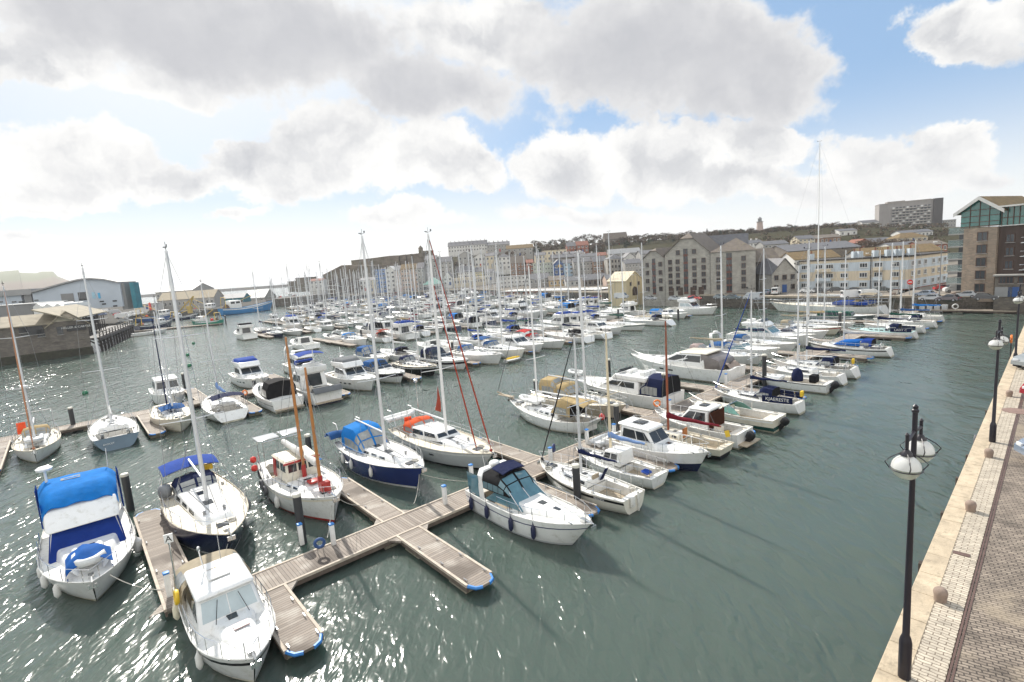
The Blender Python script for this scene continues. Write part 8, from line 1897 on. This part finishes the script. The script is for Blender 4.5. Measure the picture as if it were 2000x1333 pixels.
def plant(kind, px, py, Y, hpx, label, group):
    A = PD(px, py, Y); i = rnd.randrange(len(PT[kind])); o = PT[kind][i]; h0 = {'bare_tree': 11, 'evergreen_tree': 9, 'scrub_bush': 5}[kind]
    z = tz(A.x, A.y)-.2; top = A.z+hpx*Y/FPX; s = max(.5, min(2.2, (top-z)/h0))
    if (kind, i) not in used_t: used_t.add((kind, i)); o.location = (A.x, A.y, z); o.rotation_euler.z = rnd.random()*6; o.scale = (s*1.15, s*1.15, s); tag(o, label, 'tree' if kind != 'scrub_bush' else 'bush', group)
    else: dup(o, (A.x, A.y, z), rnd.random()*6, label, group, (s*rnd.uniform(1, 1.35), s*rnd.uniform(1, 1.35), s), 'tree' if kind != 'scrub_bush' else 'bush')
# skyline trees from the terrace to the hotel
TL = [(1045, 484), (1062, 482), (1080, 481), (1098, 479), (1112, 478), (1125, 474), (1140, 472), (1156, 471), (1170, 470), (1228, 470), (1242, 470), (1256, 470), (1270, 469), (1284, 469), (1298, 468), (1312, 468), (1326, 467), (1345, 466), (1360, 465), (1376, 465), (1392, 465), (1404, 464), (1420, 463), (1440, 463), (1456, 462), (1470, 462), (1498, 462), (1512, 462), (1526, 462), (1540, 461), (1554, 461), (1570, 460), (1584, 460), (1600, 460), (1614, 460), (1630, 459), (1650, 458), (1666, 456)]
TL2 = [(px+7+rnd.uniform(-3, 3), py+4) for px, py in TL if px > 1040]
TL3 = [(px+rnd.uniform(-7, 7), py+9+rnd.uniform(-2, 4)) for px, py in TL if px > 1040]
for i, (px, py) in enumerate(TL):
    big = px > 1490; plant('bare_tree', px, py+2, 455+rnd.uniform(-15, 15), rnd.uniform(13, 20)+(5 if big else 0), f'bare winter tree on the ridge skyline, {nth(i)} counting from the long white terrace', 'bare trees along the ridge')
for i, (px, py) in enumerate(TL2): plant('bare_tree', px, py+3, 425+rnd.uniform(-12, 12), rnd.uniform(11, 17), f'bare tree in the second line just below the ridge skyline, {nth(i)} from the terrace', 'bare trees below the ridge')
for i, (px, py) in enumerate(TL3): plant('evergreen_tree' if i % 3 == 0 else 'bare_tree', px, py+3, 395+rnd.uniform(-12, 12), rnd.uniform(10, 15), f'tree on the upper slope behind the houses, {nth(i)} in the lowest line of trees', 'trees on the upper slope')
for i, (px, py, hp) in enumerate([(1352, 468, 19), (1420, 462, 17), (1562, 462, 15), (1588, 462, 14), (1544, 464, 13), (1655, 458, 12), (1130, 482, 14), (1075, 488, 14), (1100, 486, 13), (1210, 484, 9), (1240, 482, 10), (1300, 478, 12), (1330, 476, 12), (1270, 479, 11)]):
    plant('evergreen_tree', px, py+3, 440, hp, f'dark rounded evergreen below the ridge, {nth(i)} one planted on the slope', 'evergreens on the ridge slope')
for wh_, px0, px1, py0, py1, Y, n in [('under the fort rampart', 720, 860, 517, 507, 350, 14), ('right of the ridge terraces', 1020, 1180, 497, 487, 400, 18), ('on the park slope above the warehouse flats', 1180, 1480, 478, 470, 430, 26), ('between lighthouse and hotel', 1480, 1700, 478, 466, 400, 26), ('beside the hotel foot', 1820, 1866, 474, 466, 300, 7), ('at the foot of the fort', 640, 740, 556, 554, 310, 6), ('behind the painted flats', 1690, 1830, 480, 476, 240, 12), ('below the white ridge terrace', 884, 1000, 505, 500, 360, 8)]:
    for j in range(n):
        f_ = (j+.5)/n; px = px0+(px1-px0)*f_+rnd.uniform(-4, 4); plant('scrub_bush', px, py0+(py1-py0)*f_+rnd.uniform(-3, 5), Y+rnd.uniform(-15, 15), rnd.uniform(9, 16), f'brown winter bush {wh_}, {nth(j)} in its line', 'winter scrub on the hillside')

# the dark winter wood along the ridge reads as one mass
mb = MB(); r_ = random.Random(11)
def wood(px, py, Y, hp, n):
    A = PD(px, py, Y); z0 = tz(A.x, A.y); top = max(z0+3, A.z+hp*Y/FPX); rr = (top-z0)
    for _ in range(n):
        a = r_.uniform(0, 6.28); q = r_.random()**.5*rr*.75; z = z0+rr*r_.uniform(.0, 1)**.8*(1-.35*(q/(rr*.75))**2)
        p = V(A.x+q*math.cos(a), A.y+q*math.sin(a), z); u = V(r_.gauss(0, 1), r_.gauss(0, 1), r_.gauss(0, 1)).normalized()*r_.uniform(.25, .7); v = u.cross(V(r_.gauss(0, 1), r_.gauss(0, 1), r_.gauss(0, 1))).normalized()*r_.uniform(.2, .5)
        mb.poly([p-u, p+v, p+u, p-v], r_.choice((0, 0, 0, 1)))
for i in range(150):
    px = 1030+(1700-1030)*i/150+r_.uniform(-4, 4); base = 486-(px-1030)*(486-460)/(670); wood(px, base+r_.uniform(0, 7), 420+r_.uniform(-25, 25), r_.uniform(6, 15)-(0 if px > 1170 else 2), 130)
for i in range(60): px = 1480+370*i/60; wood(px, 474+r_.uniform(-6, 10), 340+r_.uniform(-40, 50), r_.uniform(3, 10), 90)
for i in range(26): px = 1500+190*i/26+r_.uniform(-4, 4); wood(px, 464, 450, r_.uniform(9, 19), 120)
o = mb.build('woodland', [BRN, EVERG], smooth=0); tag(o, 'dark leafless winter wood covering the ridge behind the town', 'woodland', kind='stuff')
# ---------------------------------------------------------------- cars and vans
TYRE = mat('car_tyre', (.02, .02, .02), .8); RIM = mat('alloy_rim', (.45, .45, .46), .3, .8); CGL = mat('car_glass', (.02, .025, .03), .06, spec=.8); LAMP = mat('headlight_glass', (.6, .62, .64), .1); TAIL = mat('tail_light', (.35, .01, .01), .2)
def car_mesh(van=False):
    L, Wd = (4.1, 1.72) if not van else (4.9, 1.9)
    if van: prof = [(-2.45, .35), (-2.45, 1.9), (-2.3, 2.05), (1.15, 2.05), (1.75, 1.25), (2.35, 1.0), (2.45, .6), (2.4, .3)]; bel = 1.15
    else: prof = [(-2.05, .4), (-2.0, .92), (-1.75, 1.0), (-1.4, 1.38), (-.9, 1.5), (.15, 1.48), (.95, 1.0), (1.75, .86), (2.03, .6), (2.05, .32)]; bel = .92
    mb = MB(); rings = []
    n = len(prof)
    for y, f in ((-Wd/2, 0), (-Wd/2*.97, .5), (0, 1), (Wd/2*.97, .5), (Wd/2, 0)):
        pts = []
        for x, z in prof:
            zz = z; yy = y
            if z > bel and abs(y) > .1: yy = y*(1-.22*(z-bel)/(prof[4][1]-bel if not van else .95)*(1 if not van else .35))
            pts.append(V(x, yy, zz))
        rings.append(pts)
    mb.loft(rings, 0)
    return mb.mesh('car_body', [MATS['car_tyre']], smooth=40, bevel=0), prof, Wd, bel
CARP = {}
def car(label, p, rz, col, van=False, z=QZ, group='parked cars along the quays', met=.0):
    key = van; nm = 'parked_van' if van else 'parked_car'
    t = thing(nm, label, 'van' if van else 'car', (p[0], p[1], z), rz, group)
    me, prof, Wd, bel = CARP[key] if key in CARP else CARP.setdefault(key, car_mesh(van))
    m = mat('car_paint_%d_%d_%d' % tuple(int(c*100) for c in col), col, .25, met, var=.04, coat=.6)
    b = me.copy(); b.materials.clear(); b.materials.append(m); link('body', b, t)
    k = ('parts', van)
    if k not in CARP:
        g1 = MB()
        if van:
            for s in (1, -1): g1.poly([V(.55, s*.93, 1.2), V(1.55, s*.95, 1.22), V(1.2, s*.86, 1.9), V(.55, s*.87, 1.9)][::s])
            g1.poly([V(1.8, -.85, 1.27), V(1.8, .85, 1.27), V(1.22, .78, 2.0), V(1.22, -.78, 2.0)]); g1.poly([V(-2.47, .8, 1.2), V(-2.47, -.8, 1.2), V(-2.47, -.75, 1.85), V(-2.47, .75, 1.85)])
        else:
            for s in (1, -1): g1.poly([V(-1.45, s*.80, 1.02), V(.78, s*.845, 1.0), V(.12, s*.705, 1.42), V(-.88, s*.70, 1.43), V(-1.28, s*.72, 1.36)][::s])
            g1.poly([V(1.0, -.72, 1.01), V(1.0, .72, 1.01), V(.2, .62, 1.475), V(.2, -.62, 1.475)]); g1.poly([V(-1.80, .66, 1.02), V(-1.80, -.66, 1.02), V(-1.43, -.6, 1.40), V(-1.43, .6, 1.40)])
        g1 = g1.mesh('window', [CGL], smooth=0)
        wh = MB(); wh.lathe([(.31, -.1), (.33, -.07), (.33, .07), (.31, .1)], n=16); wh.lathe([(.19, -.11), (.19, .11)], n=12, mi=1); wh = wh.mesh('wheel', [TYRE, RIM], smooth=40)
        hl = MB(); hl.box((0, 0, 0), (.1, .34, .16)); CARP[k] = (g1, wh, hl.mesh('headlight', [LAMP], bevel=.02), hl.mesh('tail_light', [TAIL], bevel=.02))
    g1, wh, hl, tl = CARP[k]
    link('window', g1, t, (0, 0, .004))
    for x in ((-1.25, 1.28) if not van else (-1.5, 1.55)):
        for y in (-Wd/2+.06, Wd/2-.06): o = link('wheel', wh, t, (x, y, .33)); o.rotation_euler.x = R(90)
    for y in (-.58, .58): link('headlight', hl, t, (1.98 if not van else 2.4, y, .68 if not van else .85)); link('tail_light', tl, t, (-2.0 if not van else -2.42, y, .78 if not van else 1.0))
    return t
fa = math.atan2((FQ[1]-FQ[0]).y, (FQ[1]-FQ[0]).x)
car('blue grey hatchback parked on the cobbles beside the tram rail', P(2118, 910, QZ-.02), QA+R(180)-R(60), (.20, .25, .33), met=.3)
car('dark red car farther along the cobbled quay', P(2072, 776, QZ-.02), QA+R(150), (.30, .02, .03))
car('silver grey car at the edge beyond the red one', P(2040, 718, QZ-.02), QA+R(150), (.34, .36, .36), met=.3)
SIL, WHT_, DRK, RED_, BLU_ = (.42, .43, .44), (.68, .68, .67), (.03, .032, .036), (.42, .02, .025), (.05, .09, .2)
for i, (px, py, col, van, a, lab) in enumerate([
    (1577, 573, WHT_, 0, 0, 'white saloon parked at the painted flats, first from the stone gable house'), (1601, 572, DRK, 0, 0, 'dark car parked at the painted flats, second from the stone gable house'), (1634, 571, DRK, 0, 8, 'black hatchback facing the painted flats under the balconies'), (1664, 583, WHT_, 1, 35, 'white van parked nose to the quay, closer to the tall mast'),
    (1698, 582, WHT_, 1, 35, 'white camper van parked beside the white van'), (1672, 572, DRK, 0, 0, 'dark car half hidden behind the white van'), (1726, 571, (.04, .05, .045), 0, 0, 'dark green estate car near the corner of the painted flats'), (1805, 580, (.22, .26, .32), 0, 160, 'blue grey car in the open parking area before the apartment block'),
    (1817, 588, SIL, 0, 170, 'silver car closest to the quay edge below the hotel'), (1852, 589, (.10, .085, .09), 0, 160, 'dark purple grey estate car at the quay edge'), (1842, 568, RED_, 0, 20, 'red car parked beside the white van at the apartment balconies'), (1866, 571, WHT_, 1, 200, 'white van parked under the apartment balconies'),
    (1886, 582, SIL, 0, 170, 'pale silver car in front of the stone apartment block'), (1925, 587, DRK, 0, 0, 'dark car behind the wooden bollards near the quay shop'), (1214, 584, (.55, .57, .58), 1, 10, 'pale van beside the yellow harbour office'), (1319, 588, (.35, .38, .40), 0, 0, 'grey car under the left gable of the warehouse flats'),
    (1356, 587, (.52, .07, .06), 0, 0, 'red car under the middle gable of the warehouse flats'), (1408, 585, (.16, .2, .22), 0, 0, 'slate coloured car near the warehouse flats shop doors'), (1432, 586, (.07, .1, .11), 0, 0, 'dark teal car next to the slate coloured one'), (1470, 586, (.5, .52, .54), 1, 170, 'long silver van at the end of the warehouse flats'),
    (1270, 587, (.3, .32, .34), 0, 0, 'grey car between the yellow office and the warehouse flats'), (1500, 575, (.12, .16, .2), 0, 90, 'dark blue car in the gap right of the warehouse flats'), (1516, 575, WHT_, 1, 95, 'white van by the small stone gable house')]):
    car(lab, P(px, py, QZ-.03), fa+R(180+a), col, bool(van)).scale = (.70, .70, .72)
# stone bollards and a rail along the far quay
for i, px in enumerate((1612, 1645, 1711, 1745, 1825, 1862)):
    o = link('stone_bollard', bme, None, P(px, 579, QZ)); o.location.z = 0; o.scale = (2.2, 2.2, 1); o.location.z = .3; tag(o, f'round stone bollard on the far quay, {nth(i)} from the tall mast', 'bollard', 'stone bollards on the far quay')
A, B = P(1470, 597, QZ), P(1735, 597, QZ); t = thing('quay_railing', 'thin grey railing along the far quay edge above the long yacht', 'railing', A, math.atan2(B.y-A.y, B.x-A.x)); L_ = (B-A).length; mb = MB()
for i in range(24): mb.tube([(L_*i/23, 0, 0), (L_*i/23, 0, 1.05)], .035, 4)
for z in (.55, 1.05): mb.tube([(0, 0, z), (L_, 0, z)], .03, 4)
mb.build('rails', STEEL, t)
for i, (px, py, h) in enumerate([(1755, 574, 5.5), (1834, 588, 9.0), (1702, 572, 7.5), (1246, 590, 6)]):
    t = thing('quay_lamp', f'slim grey lamp column on the far quay, {["at the painted flats corner","before the apartment balconies","in front of the painted flats middle","beside the yellow harbour office"][i]}', 'street lamp', P(px, py, QZ)); mb = MB(); mb.tube([(0, 0, 0), (0, 0, h)], [.09, .05], 6); mb.tube([(0, 0, h), (-.9, 0, h+.15)], .04, 4); mb.build('lamp_post', CLADG, t); mb = MB(); mb.box((-1.0, 0, h+.13), (.5, .22, .12)); mb.build('lamp_head', WHP, t)
# no entry sign
t = thing('road_sign', 'round red no entry sign at the corner of the painted flats', 'road sign', P(1776, 577, QZ), R(-15)); mb = MB(); mb.tube([(0, 0, 0), (0, 0, 2.6)], .05, 5); mb.build('sign_post', CLADG, t)
M_ = Matrix.Rotation(R(90), 3, 'X'); mb = MB(); mb.add([M_ @ V(.45*math.cos(a), .45*math.sin(a), z)+V(0, 0, 2.3) for z in (.05, .1) for a in [2*math.pi*k/20 for k in range(20)]], [list(range(20))[::-1], list(range(20, 40))]+[[k, (k+1) % 20, 20+(k+1) % 20, 20+k] for k in range(20)]); mb.box((0, -.11, 2.3), (.6, .02, .14), 1); mb.build('sign_disc', [REDP, WHP], t)

for i, (px, py, col, van, a, lab) in enumerate([(240, 622, WHT_, 1, 10, 'white lorry parked on the fish quay by the teal bay'), (252, 619, WHT_, 1, 5, 'second white lorry on the fish quay beyond the first'), (246, 630, SIL, 0, 10, 'silver car in front of the lorries on the fish quay'), (268, 616, WHT_, 1, 0, 'white van near the small cabins on the fish quay'), (300, 612, DRK, 0, 0, 'dark car near the fish market barn'), (208, 611, WHT_, 1, 0, 'white lorry parked behind the timber jetty roof'), (226, 613, SIL, 1, 20, 'silver lorry parked behind the timber jetty'), (197, 617, BLU_, 1, 0, 'dark blue van half hidden by the jetty roof'), (232, 617, RED_, 0, 0, 'red car beside the lorries behind the jetty')]):
    car(lab, P(px, py, FQZ), R(15+a), col, bool(van), FQZ)
# mooring lines of the near berths
def line(a, b, sag, label):
    pts = [a+(b-a)*(i/8)-V(0, 0, sag*4*(i/8)*(1-i/8)) for i in range(9)]; mb = MB(); mb.tube([p-a for p in pts], .018, 5)
    o = mb.build('mooring_rope', ROPE, smooth=60); o.location = a; tag(o, label, 'mooring rope', 'mooring ropes of the near berths')
for a, b, sg_, lab in [(ST(-.1, 2.6, 1.15), ST(-1.4, .2, .56), .25, 'slack bow rope of the navy hulled yacht'), (ST(5, 2.8, 1.3), ST(3.6, .1, .56), .2, 'slack bow rope from the white ketch to the walkway'), (ST(5.2, 2.8, 1.3), ST(6.4, 2.2, .56), .2, 'second bow rope of the white ketch to the finger'), (ST(10.2, 2.4, 1.2), ST(8.4, .1, .56), .3, 'drooping bow rope of the royal blue hulled yacht'),
    (ST(10.0, 2.4, 1.2), ST(12.2, .1, .56), .15, 'tight bow rope from the royal blue yacht toward the sports cruiser'), (ST(-4.6, 3.0, 1.2), ST(-3.0, 1.2, .56), .2, 'bow rope of the blue covered motor cruiser'), (ST(-1.4, -1.2, .9), ST(-1.0, -.5, .56), .1, 'short stern rope of the white pilothouse boat'), (ST(14.6, 1.6, 1.2), ST(13.6, -.3, .56), .2, 'bow rope of the long deck saloon yacht'), (ST(22.6, -8.0, 1.0), ST(21.6, -6.8, .56), .3, 'drooping bow rope of the white and navy hardtop boat'), (ST(.6, 30.5, 1.1), ST(6.2, 31.4, .9), .25, 'pale rope stretched between the cream ketch and the twin wheel yacht')]:
    line(a, b, sg_, lab)
